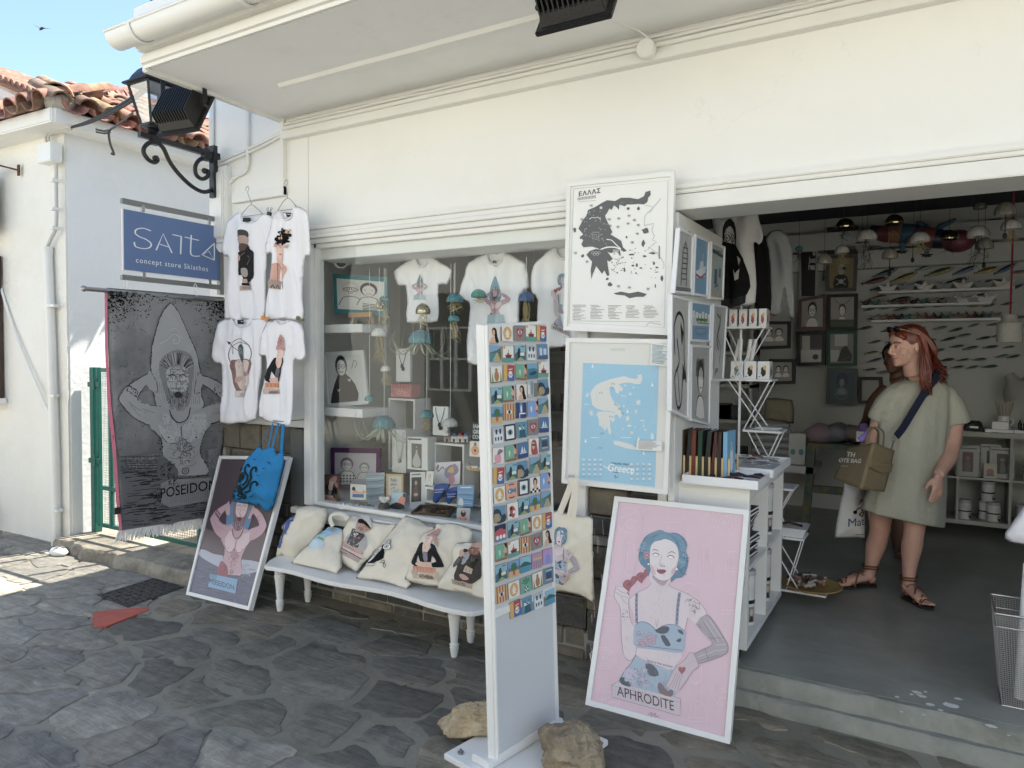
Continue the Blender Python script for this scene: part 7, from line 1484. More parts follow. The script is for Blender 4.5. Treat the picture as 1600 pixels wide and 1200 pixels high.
for(q,d,ar,lb,bg)in(((312,905,425,912,422,1022,310,1018),.13,bathw,'tile picture of a woman in a bathtub on an easel','e6e2da'),((615,965,715,972,695,1090,592,1080),.11,lambda A:(A.rect(0,0,1,1,'a9cddd'),A.poly([(.5,.6),(.62,.3),(.85,.1),(1,.2),(.95,.8),(.7,.9)],'de7a5f',2),A.poly([(0,.85),(.4,.6),(1,.75),(1,1),(0,1)],'22242a',2),A.poly([(.75,.05),(1,0),(1,.3),(.85,.25)],'1d1b1d')),'tile picture of a reclining woman on pale blue, on an easel','a9cddd'),((1080,1075,1178,1080,1170,1195,1075,1190),.10,lambda A:(pic(A,'bear')),'tile picture of a bearded man in a pink coat, on wire easel','b9bfc6'),((1175,595,1252,600,1250,712,1170,705),.30,lambda A:(A.rect(0,0,1,1,'ece4d8'),A.ell((.5,.6),.36,.32,'e09a5f',14),A.ell((.5,.2),.14,.14,'8f7a6a',8),A.ell((.5,.6),.08,.1,'1d1b1d',8)),'tile picture of an orange figure on an easel by the stand','ece4d8')):
 card(lb,sillq(q,d,.0),bg,ar,'tile','picture_tile',.006)
 c=w5((q[4]+q[6])/2,(q[5]+q[7])/2+(48 if q[1]<1050 else 20),d+.02);c.z=max(c.z,SZ)if d<.2 else c.z
 easel('little easel holding the '+lb.replace('tile picture of ','').split(' on ')[0].split(',')[0]+' tile',(c.x,c.y-.005,c.z),.085,w5(0,(q[5]+q[7])/2,d).z-c.z+.02)
def cubebox(label,c,d,dep=.18,open_=True,zb=SZ,nm='display_cube'):
 a_,b_=w5(c[0],c[1],d),w5(c[2],c[3],d);x0,x1,z1,z0=a_.x,b_.x,a_.z,max(b_.z,zb);e=.014;m=MB()
 if open_:
  m.box((x0,d,z0),(x0+e,d+dep,z1));m.box((x1-e,d,z0),(x1,d+dep,z1));m.box((x0+e,d,z1-e),(x1-e,d+dep,z1));m.box((x0+e,d,z0),(x1-e,d+dep,z0+e))
 else:m.box((x0,d,z0),(x1,d+dep,z1))
 return m.build(nm,WOODW,bevel=.002,label=label,cat='box'),(x0,x1,z0,z1)
cubebox('tall open white display cube in the middle of the window',(585,285,775,820),.52);cubebox('solid white plinth with a long necklace in the window',(612,510,712,830),.42,.10,False,nm='necklace_plinth')
cubebox('open white display cube under the tiny clay houses',(915,605,1130,930),.42);cubebox('low white cube at the right behind blue socks',(850,925,1120,1075),.24,.14)
cubebox('white open shelf cube at far right edge of the window display',(1120,770,1260,1075),.45)
m=MB();p=[w5(632,530,.41),w5(640,640,.41),w5(666,735,.41),w5(686,640,.41),w5(690,530,.41)];m.tube(sm(p,4),.0025,5);m.ball(w5(666,740,.41),.012);m.build('necklace',mat('silver',(.5,.5,.5),.3,metal=1),smooth=True,label='silver necklace hanging on the solid white plinth',cat='necklace')
o,bx=cubebox('white card box with a bottle shaped window',(722,562,868,812),.34,.10,False,nm='gift_box');A=Art(quadmap([(bx[0],.339,bx[3]),(bx[1],.339,bx[3]),(bx[1],.339,bx[2]),(bx[0],.339,bx[2])]));A.rect(.22,.2,.72,.94,'77756f');A.poly([(.44,.3),(.5,.3),(.52,.5),(.66,.7),(.62,.9),(.32,.9),(.28,.7),(.42,.5)],'c9c9c4',2);A.line([(.05,.08),(.7,.06)],.05,'4a4a4c');A.ell((.47,.36),.04,.04,'a5603a',8);A.build('box_print',INK,o)
for(c,d,nm,lb)in(((905,345,1015,560),.40,'necklace_stand','white upright stand with a dark pendant necklace'),((665,935,770,1185),.50,'necklace_stand','tall white stand with a looped necklace behind the air plant')):
 zz=z5 if nm and c[1]<900 else z4;a_,b_=aty(*zz(c[0],c[1]),d),aty(*zz(c[2],c[3]),d);t=thing(nm,lb,'stand',((a_.x+b_.x)/2,d,b_.z));m=MB();m.box((a_.x,d,b_.z),(b_.x,d+.03,a_.z));m.build('board',WOODW,t,bevel=.003)
 cx=(a_.x+b_.x)/2;w_=b_.x-a_.x;m=MB();m.tube(sm([(cx-w_*.3,d-.004,a_.z-.005),(cx-w_*.2,d-.006,a_.z-.06),(cx,d-.006,a_.z-.11),(cx+w_*.2,d-.006,a_.z-.06),(cx+w_*.3,d-.004,a_.z-.005)],4),.002,5);m.ball((cx,d-.01,a_.z-.12),(.012,.006,.018));m.ball((cx+.01,d-.01,a_.z-.14),(.014,.006,.014));m.build('necklace',PLAST,t,smooth=True)
o,bx=cubebox('pink patterned box on top of the tall white cube',(603,185,750,283),.50,.10,False,w5(0,283,.5).z,'pink_box');o.data.materials[0]=mat('pink_card',(.55,.20,.20),.6)
A=Art(quadmap([(bx[0],.499,bx[3]),(bx[1],.499,bx[3]),(bx[1],.499,bx[2]),(bx[0],.499,bx[2])]));[A.ell((r.uniform(.1,.9),r.uniform(.35,.9)),.1,.1,'d9a3a0',8,w=.03,a0=0,a1=4)for k in range(16)];[A.line([(.1+k*.13,.02),(.13+k*.13,.28)],.05,'a33f45')for k in range(7)];A.build('box_print',INK,o)
for k,(x,w_,hc_,lb)in enumerate(((985,48,'b53a3a','grey clay house with a red roof'),(1035,48,'4f6f9a','clay house with blue roof'),(1082,44,'c04a3a','clay house with scarlet roof'),(1125,34,'5f7fa5','narrow clay house with pale blue roof'))):
 a_,b_=w5(x,560,.44),w5(x+w_,607,.44);t=thing('clay_house','tiny '+lb+' on the white cube','ornament',(a_.x,.44,b_.z),'tiny clay houses in the window');m=MB();m.box((a_.x,.44,b_.z),(b_.x,.475,a_.z));wl_=m.build('walls',mat('clay_white',(.7,.68,.62),.8)if k else mat('clay_grey',(.35,.34,.32),.8),t,bevel=.002)
 m=MB();cx=(a_.x+b_.x)/2;m.prism([V((a_.x-.003,.437,a_.z)),V((b_.x+.003,.437,a_.z)),V((cx,.437,a_.z+.022))],[V((a_.x-.003,.478,a_.z)),V((b_.x+.003,.478,a_.z)),V((cx,.478,a_.z+.022))]);m.build('roof',mat('roof'+hc_,hx(hc_),.6),t)
 m=MB();m.box((cx-.008,.4385,b_.z),(cx+.006,.44,b_.z+.022));m.build('door',PLAST,t)
BS=mat('blue_knit',(.02,.07,.30),.95,bump=.4,bscale=90)
for pts,lb,sd in((P2(920,912,1035,905,1000,960,960,1010,935,1045,905,1030,915,970),'dark blue printed sock at left on the low cube',71),(P2(1010,945,1100,925,1085,985,1050,1020,1025,1052,1000,1030,1005,985),'dark blue printed sock at right on the low cube',72)):
 t=thing('blue_sock',lb,'sock',w5(*pts[0],.22));cloth('knit',[z5(*p)for p in pts],(0,.215,0),(0,-1,0),BS,t,.012,.02,None,smooth=2,step=.012);A=Art(pxmap((0,.215,0),(0,-1,0),None,.016));A.pre=z5;x,y=pts[0];A.text('Poseidon',x+10,y+40,18,'d8dde6',(1,-.1),(0,-1));A.line([(x+12,y+52),(x+70,y+48)],4,'d8dde6');A.build('letters',INKC,t)
card('blue sea card with a white sail standing right on the sill',sillq((1085,912,1205,915,1195,1072,1078,1065),.17),'5b93c9',lambda A:([A.line([(.03,.3+k*.08),(.5,.28+k*.08),(.97,.3+k*.08)],.03,['7fb0dc','a9cbe6','3f78b3'][k%3],2)for k in range(8)],A.poly([(.1,.95),(.12,.7),(.25,.6),(.4,.7),(.42,.95)],'dfe4e8'),A.line([(.2,.12),(.85,.1)],.05,'e6eef5')),'card','sea_card')
card('white card with a small line drawing on the sill',sillq((862,812,915,815,905,920,850,912),.26),'e8e6e0',lambda A:mono(A,.5,.4,.8,hair='c9a08a'),'card')
card('large book with bold white title GREEK COOK beside the stand',sillq((1195,462,1290,470,1290,600,1190,592),.36),'3a4a55',lambda A:(A.text('IAM',.05,.3,.3,'e8e8e4',(1,0),(0,-1),bold=.02),A.text('GREEK',.05,.6,.3,'e8e8e4',(1,0),(0,-1),bold=.02),A.text('COOK',.02,.88,.28,'e8e8e4',(1,0),(0,-1),bold=.02)),'book','cook_book',.02)
o=card('white cloth print of a purple and yellow bird over the cube',sillq((920,752,1105,742,1100,905,925,920),.39),'e2dfe0',lambda A:(A.poly([(.4,.3),(.8,.1),(.95,.4),(.8,.6),(.45,.7)],'9a84a8',2),A.poly([(.5,.4),(.7,.2),(.75,.5)],'d9b54a',2),A.poly([(.55,.7),(.75,.6),(.8,.9),(.6,.95)],'d87a9a',2),A.line([(.05,.3),(.15,.1),(.12,.4),(.3,.2),(.35,.3)],.03,'3a3a3c',3)),'print','bird_print')
t=thing('wooden_tray','brown wooden board game tray with small pieces on the sill','tray',w5(900,1120,.1));q=[atz(*z5(x,y),SZ+.02)for x,y in((820,1075),(1062,1085),(1020,1150),(755,1130))]
m=MB();m.prism(q,[p-V((0,0,.018))for p in q]);
for i in range(4):m.bar(q[i]+V((0,0,.008)),q[(i+1)%4]+V((0,0,.008)),.012,.022)
m.bar((q[0]+q[1])/2+V((0,0,.006)),(q[2]+q[3])/2+V((0,0,.006)),.01,.016);m.build('tray_box',mat('walnut',(.10,.055,.03),.4,var=.3,vscale=20),t)
m=MB()
for k in range(16):u,v=r.random()*.8+.1,r.random()*.7+.15;c=(q[0]*(1-u)+q[1]*u)*(1-v)+(q[3]*(1-u)+q[2]*u)*v;m.lathe([(.008,0),(.008,.004),(0,.004)],c+V((0,0,.001)),8)
o=m.build('counters',mat('counter_tan',(.35,.22,.12),.4),t);o['kind']='stuff'
for x,y,col,nm in((812,1135,(.62,.33,.25),'salmon'),(872,1152,(.55,.05,.10),'red'),(938,1160,(.60,.42,.10),'yellow'),(1038,1152,(.42,.55,.45),'pale green')):
 m=MB();c=atz(*z5(x,y),SZ+.0);m.lathe([(.018,0),(.028,.008),(.036,.022),(.034,.022),(.026,.010),(0,.006)],c,20);m.build('small_bowl',mat('bowl '+nm,col,.3),smooth=True,label='tiny %s ceramic bowl beside the wooden tray'%nm,cat='bowl',group='tiny bowls on the sill')
def boat(label,c,L_,m_,rz=0,group='paper boats on the sill'):
 t=MB();M=rotm(0,0,rz);T=lambda x,y,z:V(c)+M@V((x*L_,y*L_,z*L_))
 t.add([T(-.5,0,.38),T(-.25,-.14,0),T(.25,-.14,0),T(.5,0,.38),T(.25,.14,0),T(-.25,.14,0),T(0,-.16,.2),T(0,.16,.2),T(0,0,.5),T(-.17,0,.12),T(.17,0,.12)],[(0,1,2,3,6),(0,5,4,3,7),(1,2,4,5),(9,10,8),(0,6,9),(0,7,9),(3,6,10),(3,7,10)]);return t.build('paper_boat',m_,label=label,cat='paper boat',group=group)
boat('white folded paper boat on the sill behind the cream bags',atz(*z5(258,1085),SZ),.085,PAPER,.2);boat('grey green folded paper boat on the sill beside the dark vase',atz(*z5(455,1085),SZ),.10,mat('grey_green_paper',(.18,.25,.25),.6),-.3);boat('flat grey folded paper boat in front of the bathtub tile',atz(*z5(375,1092),SZ),.09,mat('grey_green_paper'),.5)
t=thing('stone_vase','small dark stone vase with white paper flower on the sill','vase',atz(*z5(555,1110),SZ));c=atz(*z5(555,1110),SZ);m=MB();m.lathe([(.02,0),(.034,.012),(.038,.03),(.030,.055),(.0,.056)],c,18);m.build('vase',mat('dark_stone',(.07,.06,.05),.7,bump=.4,bscale=60),t,smooth=True)
m=MB();
for k in range(9):a=k*.7;e=c+V((.03*math.cos(a),.02*math.sin(a),.085));m.add([c+V((0,0,.055)),e+V((.012,0,0)),e+V((0,0,.014)),e-V((.012,0,0))],[(0,1,2,3)])
m.build('flower',PAPER,t)
m=MB();p=[atz(*z5(x,y),SZ+.006)for x,y in((960,1160),(1010,1185),(1100,1180),(1180,1195),(1270,1190))];m.tube(sm([q_+V((0,0,.006))for q_ in p],4),.016,6,flat=.3);m.build('red_ribbon',mat('dark_red',(.28,.01,.03),.6),smooth=True,label='dark red ribbon lying along the front of the sill',cat='ribbon')
SH_=thing('back_shelving','dim white shelving on the back wall seen through the window','shelving',(-2.6,3.8,.15));m=MB()
for z in(.55,.95,1.30,1.62,1.95):m.box((-4.0,3.72,z),(-1.45,4.04,z+.035))
for x in(-4.0,-3.2,-2.4,-1.48):m.box((x,3.72,.15),(x+.03,4.04,2.2))
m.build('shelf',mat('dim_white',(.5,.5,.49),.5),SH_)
cols=[(.02,.02,.02),(.10,.03,.03),(.05,.05,.06),(.35,.34,.32),(.12,.10,.08),(.04,.10,.12),(.22,.06,.05)]
proto={}
for k in range(46):
 x=-3.95+(k*.173)%2.45;z=(.585,.985,1.335,1.655)[k%4];c=cols[(k*5)%7];h=.12+.09*((k*7)%5)/5;w_=.05+.05*((k*3)%4)/4
 if any(abs(x-(X+.015))<w_+.02 for X in(-4.0,-3.2,-2.4,-1.48)):continue
 m=MB()
 if k%3:m.box((x-w_,3.80,z),(x+w_,3.86,z+h));nm,cl='boxed_item','box'
 else:m.lathe([(w_*.5,0),(w_*.62,h*.4),(w_*.5,h*.75),(w_*.3,h*.8),(w_*.3,h),(0,h)],V((x,3.83,z)),12);nm,cl='jar','jar'
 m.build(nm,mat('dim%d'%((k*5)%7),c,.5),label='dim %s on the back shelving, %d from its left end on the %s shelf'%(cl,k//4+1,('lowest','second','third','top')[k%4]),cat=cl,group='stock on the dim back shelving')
# ======================= INSIDE THE DOORWAY
z4b=zm(1040,320,4.285);z5b=zm(1040,600,2.667);zi=zm(1160,290,3.636);z7=zm(1280,490,3.334);z8=zm(1200,700,2.4)
LW=mat('cool_white',(.80,.81,.83),.35)
pd=thing('display_door','white folded door panel in the doorway carrying small framed prints','door panel',(-1.05,.3,.15));m=MB();m.box((-1.065,-.03,.16),(-1.035,.80,2.27));m.build('panel',WOODW,pd,bevel=.003)
for y in(.12,.62):
 m=MB();c=V((-1.03,y,2.17));m.tube(sm([c+V((0,0,.03)),c+V((.02,.01,.0)),c+V((.01,-.01,-.04)),c+V((0,0,-.05))],4),.004,6);m.build('hook',STEEL,pd)
XD=-1.0
def lh(A,k):
 L,P,E=A.line,A.poly,A.ell
 if k==0:[L([(.35,.25+.09*i),(.7,.24+.09*i)],.02,'55575a')for i in range(7)];L([(.35,.9),(.35,.3),(.5,.15),(.68,.3),(.68,.9)],.03,'55575a');P([(0,.93),(1,.93),(1,1),(0,1)],'77787a')
 if k==1:P([(.1,.6),(.9,.45),(.8,.66),(.2,.72)],'e4e8ec');L([(.12,.66),(.5,.70),(.85,.6)],.04,'a8303a');P([(.35,.55),(.4,.4),(.65,.38),(.7,.5)],'d0d8de');L([(.6,.4),(.62,.25)],.03,'dfe5ea')
 if k==2:P([(.05,.08),(.95,.14),(.95,.2),(.05,.15)],'3a5560');A.rect(.3,.45,.5,.75,'3a5f78');A.rect(.65,.42,.8,.6,'3a5f78');L([(.35,.8),(.6,.75),(.6,.92)],.04,'274a80');P([(.1,.88),(.9,.84),(1,1),(0,1)],'b5b09c');[E((.2+i*.18,.1),.04,.03,'2a3a40',6)for i in range(4)]
 if k==3:L([(.2,.5),(.15,.25),(.4,.12),(.7,.2),(.75,.5),(.9,.7),(.7,.62),(.6,.9),(.35,.95),(.2,.7),(.45,.55),(.3,.35)],.03,'222224',4);P([(.5,.2),(.7,.28),(.6,.4)],'222224');P([(.65,.55),(.9,.66),(.7,.7)],'222224');L([(.35,.6),(.5,.9)],.02,'222224')
 if k==4:P([(0,.35),(.3,.28),(.7,.3),(1,.35),(1,.6),(0,.62)],'c9d2d6');[E((.3+i*.1,.42-.02*(i%2)),.06,.09,'4f8a3a',8)for i in range(6)];L([(.3,.53),(.95,.53)],.03,'a84038');L([(.2,.7),(.8,.68),(.7,.82),(.3,.84),(.2,.7)],.02,'7a8c96',2);[A.rect(.05+i*.16,.2+.03*(i%3),.17+i*.16,.4,'e4e6e8')for i in range(6)]
 if k==5:mono(A,.5,.4,.9,hair='4a4a4c',glasses=False);[L([(.3+.05*i,.15),(.25+.06*i,.4)],.02,'222224')for i in range(8)]
 if k==6:L([(.3,.1),(.6,.2),(.35,.45),(.6,.7),(.3,.95)],.03,'3a3a3c',4);L([(.6,.1),(.4,.4),(.7,.6),(.5,.9)],.02,'3a3a3c',4);A.rect(.2,.6,.6,.85,'c9c9c6')
for i,(q,bg,lb)in enumerate(((P2(97,152,192,200,180,603,62,590),'b9bab8','pale print of a striped tower'),(P2(205,197,298,240,285,620,190,605),'6f9fc2','blue print of a white ship'),(P2(312,245,402,280,390,638,300,630),'a9b8bc','grey print of a seaside door'),(P2(45,600,170,632,158,1440,40,1380),'c2c1bd','grey print of a black line figure'),(P2(177,640,312,660,302,922,175,915),'6f9fc2','blue print of white town with green cactus'),(P2(177,935,308,945,300,1480,172,1445),'b5b5b2','grey print of a figure in a headdress'),(P2(325,662,418,682,390,1180,310,1180),'b9bab8','pale print of curving black lines'))):
 qq=[atx(*z4b(*p),XD)for p in q];t,I,n,off=frame('white framed '+lb+' on folded door','picture',qq,.012,.022,LW,bg,'small_print','white framed prints on the folded door');A=Art(quadmap(I,off));lh(A,i);A.build('print',INK,t)
cx0,cx1,cy0,cy1,cz0,cz1=-1.07,-.70,.05,.97,.205,.98
ct=thing('shelf_trolley','white open shelf unit on black castors standing in the doorway','trolley',(-.9,.5,.15));e=.03;m=MB()
for z in(cz0,cz1-e-.03):m.box((cx0,cy0,z),(cx1,cy1,z+e+.03 if z>.5 else z+e))
for y in(cy0,(cy0+cy1)/2-.01,cy1-e):m.box((cx0,y,cz0+e),(cx1-.001,y+(e if y!=(cy0+cy1)/2-.01 else .02),cz1-e-.03))
m.box((cx0,cy0+e,.575),(cx1-.002,cy1-e,.595));m.box((cx0,cy0+e,cz0+e),(cx0+.012,cy1-e,cz1-e-.03));m.build('carcass',WOODW,ct,bevel=.0015)
for x in(cx0+.05,cx1-.05):
 for y in(cy0+.04,cy1-.05):m=MB();m.lathe([(.026,-.012),(.028,0),(.026,.012)],(x,y,.177),14,axis=rotm(0,R(90),0));m.box((x-.02,y-.02,.19),(x+.02,y+.02,.2049));m.build('castor',PLAST,ct,smooth=True)
def book(label,lo,hi,col,rot=None,nm='notebook',group='dark notebooks stacked in the trolley',spine=None):
 t=thing(nm,label,'book',((lo[0]+hi[0])/2,(lo[1]+hi[1])/2,lo[2]),group);m=MB();x0,y0,z0=lo;x1,y1,z1=hi;k=.0025
 if(z1-z0)<.04:m.box((x0,y0,z0),(x1,y1,z0+k));m.box((x0,y0,z1-k),(x1,y1,z1));m.box((x0,y0,z0+k),(x1,y0+k,z1-k));pg=((x0+.004,y0+k,z0+k),(x1-.004,y1-.004,z1-k))
 else:m.box((x0,y0,z0),(x0+k,y1,z1));m.box((x1-k,y0,z0),(x1,y1,z1));m.box((x0+k,y0,z0),(x1-k,y0+k,z1));pg=((x0+k,y0+k,z0+.004),(x1-k,y1-.004,z1-.004))
 m.build('cover',mat('cover%02d%02d%02d'%tuple(int(c*99)for c in col),col,.55),t);m=MB();m.box(*pg);m.build('pages',PAPER,t)
 if rot:t.rotation_euler=rot
 return t
r=random.Random(31);DK=[(.02,.02,.03),(.03,.035,.06),(.10,.02,.02),(.02,.02,.02),(.05,.03,.04)]
OR2=['first','second','third','fourth','fifth','sixth','seventh','eighth','ninth','tenth','eleventh','twelfth','thirteenth','fourteenth']
for k in range(14):z=.596+k*.0182;j=r.uniform(-.012,.012);book('dark notebook, %s from the bottom of the stack in the trolley'%OR2[k],(cx1-.17+j,.10+r.uniform(-.01,.01),z),(cx1-.02+j,.30,z+.0165),DK[k%5],(0,0,r.uniform(-.12,.12)))
GLS=glassmat('clear_plastic',(.93,.94,.95),.05,.05)
def tin(label,c,rr_,h,band='3a3a3c',group='clear canisters of rolled shirts',lid=True,art=1):
 c=V(c);t=thing('canister',label,'canister',c,group);m=MB();m.lathe([(rr_,.0),(rr_,h)],c,20,col=hx('d9d9d6'));m.lathe([(rr_*1.01,h*.40),(rr_*1.02,h*.41),(rr_*1.02,h*.46),(rr_*1.01,h*.47)],c,20,col=hx('1c1c1e'));m.build('rolled_cloth',inkmat('canister_wrap',.35,noise_amt=.12),t,smooth=True)
 m=MB();m.lathe([(rr_*1.04,h-.02),(rr_*1.04,h+.004),(0,h+.005)],c,20);m.build('lid',mat('clear_grey',(.45,.46,.46),.2),t,smooth=True)
 if art:
  f=lambda u,v,hh:c+V((math.sin(.9+(u-.5)*1.3)*(rr_*1.03+hh),-math.cos(.9+(u-.5)*1.3)*(rr_*1.03+hh),h*(.38-v*.34)));A=Art(f,sub=.01);A.ell((.5,.55),.3,.45,'7a6660',12)if art==2 else A.rect(.25,.1,.75,.95,'8a8682');A.ell((.5,.4),.16,.2,'d0b0a0',10);A.poly([(.3,.9),(.4,.6),(.6,.6),(.7,.9)],'2b2b2e');A.build('label',INK,t)
 return t
for k,(y,h,x)in enumerate(((.58,.27,.07),(.68,.27,.08),(.80,.28,.07),(.62,.24,.2))):tin('canister, %s along the upper right trolley compartment'%OR2[k],(cx1-x,y,.597),.043,h)
for k,(y,h,x)in enumerate(((.14,.26,.07),(.24,.27,.08),(.34,.27,.07),(.62,.30,.08),(.76,.28,.07))):tin('canister, %s from the front in the lower trolley compartments'%OR2[k],(cx1-x,y,cz0+e+.001),.045,h)
for lb,q,z,stuff in(('front white tray of dark sunglasses on the trolley top',(cx1-.30,-.02,cx1+.05,.26),cz1,0),('rear white tray of wrapped bracelets on the trolley top',(cx1-.26,.29,cx1+.06,.80),cz1+.012,1)):
 t=thing('flat_tray',lb,'tray',((q[0]+q[2])/2,(q[1]+q[3])/2,z));m=MB();x0,y0,x1,y1=q;m.box((x0,y0,z+.001),(x1,y1,z+.006));h=.042
 m.box((x0,y0,z+.006),(x1,y0+.006,z+h));m.box((x0,y1-.006,z+.006),(x1,y1,z+h));m.box((x0,y0+.006,z+.006),(x0+.006,y1-.006,z+h));m.box((x1-.006,y0+.006,z+.006),(x1,y1-.006,z+h));m.build('tray_box',LW,t,bevel=.001)
 for i in range(16 if stuff else 9):
  a,b=r.uniform(x0+.03,x1-.03),r.uniform(y0+.04,y1-.04);m=MB();an=r.uniform(0,3)
  if stuff:m.cbox((a,b,z+.03+.014*r.random()),(.075,.028,.005),rotm(r.uniform(-.3,.3),0,an),col=(.55,.53,.51));m.cbox((a,b,z+.034+.014*r.random()),(.05,.012,.006),rotm(.2,0,an),col=r.choice([(.15,.05,.05),(.2,.2,.2),(.6,.55,.5)]));m.build('wrapped_bracelet',inkmat('sachet',.2),None,label='wrapped bracelet lying %s in the rear tray'%('%d from its left edge'%(i+1)),cat='bracelet',group='bracelets in the rear tray')if i<0 else m.build('wrapped_bracelet',inkmat('sachet',.2),None,label='small wrapped bracelet in the heap on the rear trolley tray',cat='bracelet',group='bracelets in the rear tray')
  else:m.tube([(a-.05*math.cos(an),b-.05*math.sin(an),z+.03),(a,b,z+.036),(a+.05*math.cos(an),b+.05*math.sin(an),z+.03)],[.004,.009,.004],6);m.build('bead_string',mat('dark_beads',(.05,.02,.02),.3),smooth=True,label='dark beaded strand in the heap on the front trolley tray',cat='bracelet',group='beaded strands in the front tray')
rk=thing('book_rack','wooden peg rack holding upright notebooks on the trolley','rack',(-.97,.2,cz1));m=MB();m.box((-1.10,.07,cz1+.001),(-.80,.28,cz1+.014))
for k in range(10):
 for y in(.085,.265):m.tube([(-1.085+k*.031,y,cz1+.014),(-1.085+k*.031,y,cz1+.12)],.0055,6)
m.build('pegs',mat('light_oak'),rk)
for k,(col,lb)in enumerate((((.03,.05,.10),'navy'),((.11,.075,.035),'tan'),((.02,.015,.015),'black, picture of a surfer'),((.17,.045,.03),'brick red'),((.015,.05,.03),'dark green'),((.02,.02,.02),'plain black'),((.07,.018,.02),'maroon'),((.03,.02,.015),'black, gold portrait'),((.20,.42,.62),'pale blue, white ship'))):
 x=-1.083+k*.031;t=book('upright %s notebook in the peg rack'%lb,(x,.09,cz1+.016),(x+.020,.255,cz1+.245),col,None,'upright_notebook','notebooks in the peg rack');t.rotation_euler=(0,r.uniform(-.02,.09),0)
 if k in(2,7,8):
  A=Art(lambda u,v,h:V((x+.020+h,.095+.155*u,cz1+.24-.22*v)));c={2:'6a5a50',7:'7a6040',8:'e8eef2'}[k];A.poly([(.5,.2),(.7,.5),(.65,.85),(.35,.85),(.3,.5)],c,2);A.ell((.5,.35),.1,.08,'b08a70' if k!=8 else '9fb8cc',10);A.build('cover_print',INK,t)
tw_=thing('shelf_tower','narrow white wire tower with triangular shelves behind the trolley','shelf',(-.75,1.1,.15));TY=1.06
tz=[]
for(xa,ya,xb,yb)in((1120,507,1197,513),(1130,589,1206,596),(1160,670,1221,676),(1180,760,1240,764),(1190,838,1256,840),(1215,925,1291,926)):
 a,b=aty(xa,ya,TY),aty(xb,yb,TY);z=(a.z+b.z)/2;tz.append((a.x,b.x,z));m=MB();m.box((a.x,TY,z-.012),(b.x,TY+.2,z));m.build('shelf_board',LW,tw_,bevel=.002)
m=MB();XB=tz[0][1]
for i in range(len(tz)-1):
 a,b=tz[i],tz[i+1]
 for y in(TY+.01,TY+.19):m.tube([(a[1]-.015,y,a[2]-.012),(b[1]-.22,y,b[2])],.004,6);m.tube([(a[0]+.03,y,a[2]-.012),(b[0]+.12,y,b[2])],.004,6)
m.tube([(-1.0,TY+.1,.16),(-1.0,TY+.1,2.0)],.008);m.build('wire_frame',LW,tw_)
def mugbox(lb,x0,x1,z,y,h,k):
 m=MB();m.box((x0,y,z+.001),(x1,y+.09,z+h));o=m.build('mug_box',LW,bevel=.001,label=lb,cat='box',group='white mug boxes on the shelf tower')
 for q in([(x0,y,z+h),(x1,y,z+h),(x1,y,z),(x0,y,z)],[(x1,y,z+h),(x1,y+.09,z+h),(x1,y+.09,z),(x1,y,z)]):
  A=Art(quadmap(q,.0003));c=['b3262a','2a7f9a','222226'][k%3];A.poly([(.3,.4),(.6,.3),(.7,.7),(.4,.85)],c,2);A.ell((.6,.35),.14,.14,'e8b23a',8);A.ell((.38,.65),.1,.1,['2a5f8a','e07a3a','222226'][k%3],8);A.line([(.1,.85),(.25,.85)],.04,'555555');A.build('box_print',INK,o)
for k in range(4):a=aty(1138+k*15.5,500,TY);b=aty(1150+k*15.5,500,TY);mugbox('mug box with a red picture, %s from left on the top tower shelf'%OR2[k],a.x,b.x,tz[0][2],TY+.02,.105,0)
for k in range(3):a=aty(1142+k*21,500,TY);b=aty(1161+k*21,500,TY);mugbox('mug box, %s from left on the second tower shelf'%OR2[k],a.x,b.x,tz[1][2],TY+.02,.108,k+1 if k<2 else 2)
for k,(xa,xb)in enumerate(((1143,1156),(1154,1158),(1164,1173),(1169,1181))):
 a,b=aty(xa,590,TY+.13),aty(xb,530,TY+.13);m=MB();m.tube([V((a.x,TY+.13,tz[1][2]+.01)),b],.012,10);m.build('rolled_print',PAPER,smooth=True,label='white rolled print, %s from left behind the tower mug boxes'%OR2[k],cat='rolled print',group='rolled prints on the tower')
a=tz[2]
for k in range(4):m=MB();m.cbox((a[1]-.09,TY+.08,a[2]+.004+k*.004),(.15,.11,.003),rotm(0,0,.2*k-.3));m.build('leaflet',mat('leaflet%d'%(k%2),((.5,.55,.6),(.65,.65,.62))[k%2],.4),label='leaflet %s up in the pile on third tower shelf'%OR2[k],cat='leaflet',group='leaflets on the tower')
t=thing('small_basket','white tray of sunglasses low on the tower behind the trolley','tray',(tz[4][1]-.1,TY+.1,tz[4][2]));m=MB();x0,x1,z=tz[4][1]-.19,tz[4][1]+.01,tz[4][2]+.001;m.hexa([(x0+.02,TY+.02,z),(x1-.02,TY+.02,z),(x1-.02,TY+.18,z),(x0+.02,TY+.18,z),(x0,TY,z+.055),(x1,TY,z+.055),(x1,TY+.2,z+.055),(x0,TY+.2,z+.055)]);m.build('tray_box',LW,t,bevel=.002);m=MB();m.tube([(x0+.04,TY+.06,z+.062),(x0+.1,TY+.05,z+.08),(x1-.03,TY+.08,z+.06)],.008,6);m.build('sunglasses',mat('dark_beads'),t,smooth=True)
t=thing('woven_plate','round yellow woven plate heaped with striped bracelets on the lowest tower shelf','plate',(tz[5][1]-.08,TY+.1,tz[5][2]));c=V((tz[5][1]-.09,TY+.08,tz[5][2]));m=MB();m.lathe([(.06,.001),(.12,.012),(.17,.032),(.165,.036),(.11,.018),(0,.012)],c,30);m.build('dish',mat('straw',(.45,.30,.11),.6,bump=.6,bscale=80,var=.3,vscale=20),t,smooth=True)
m=MB()
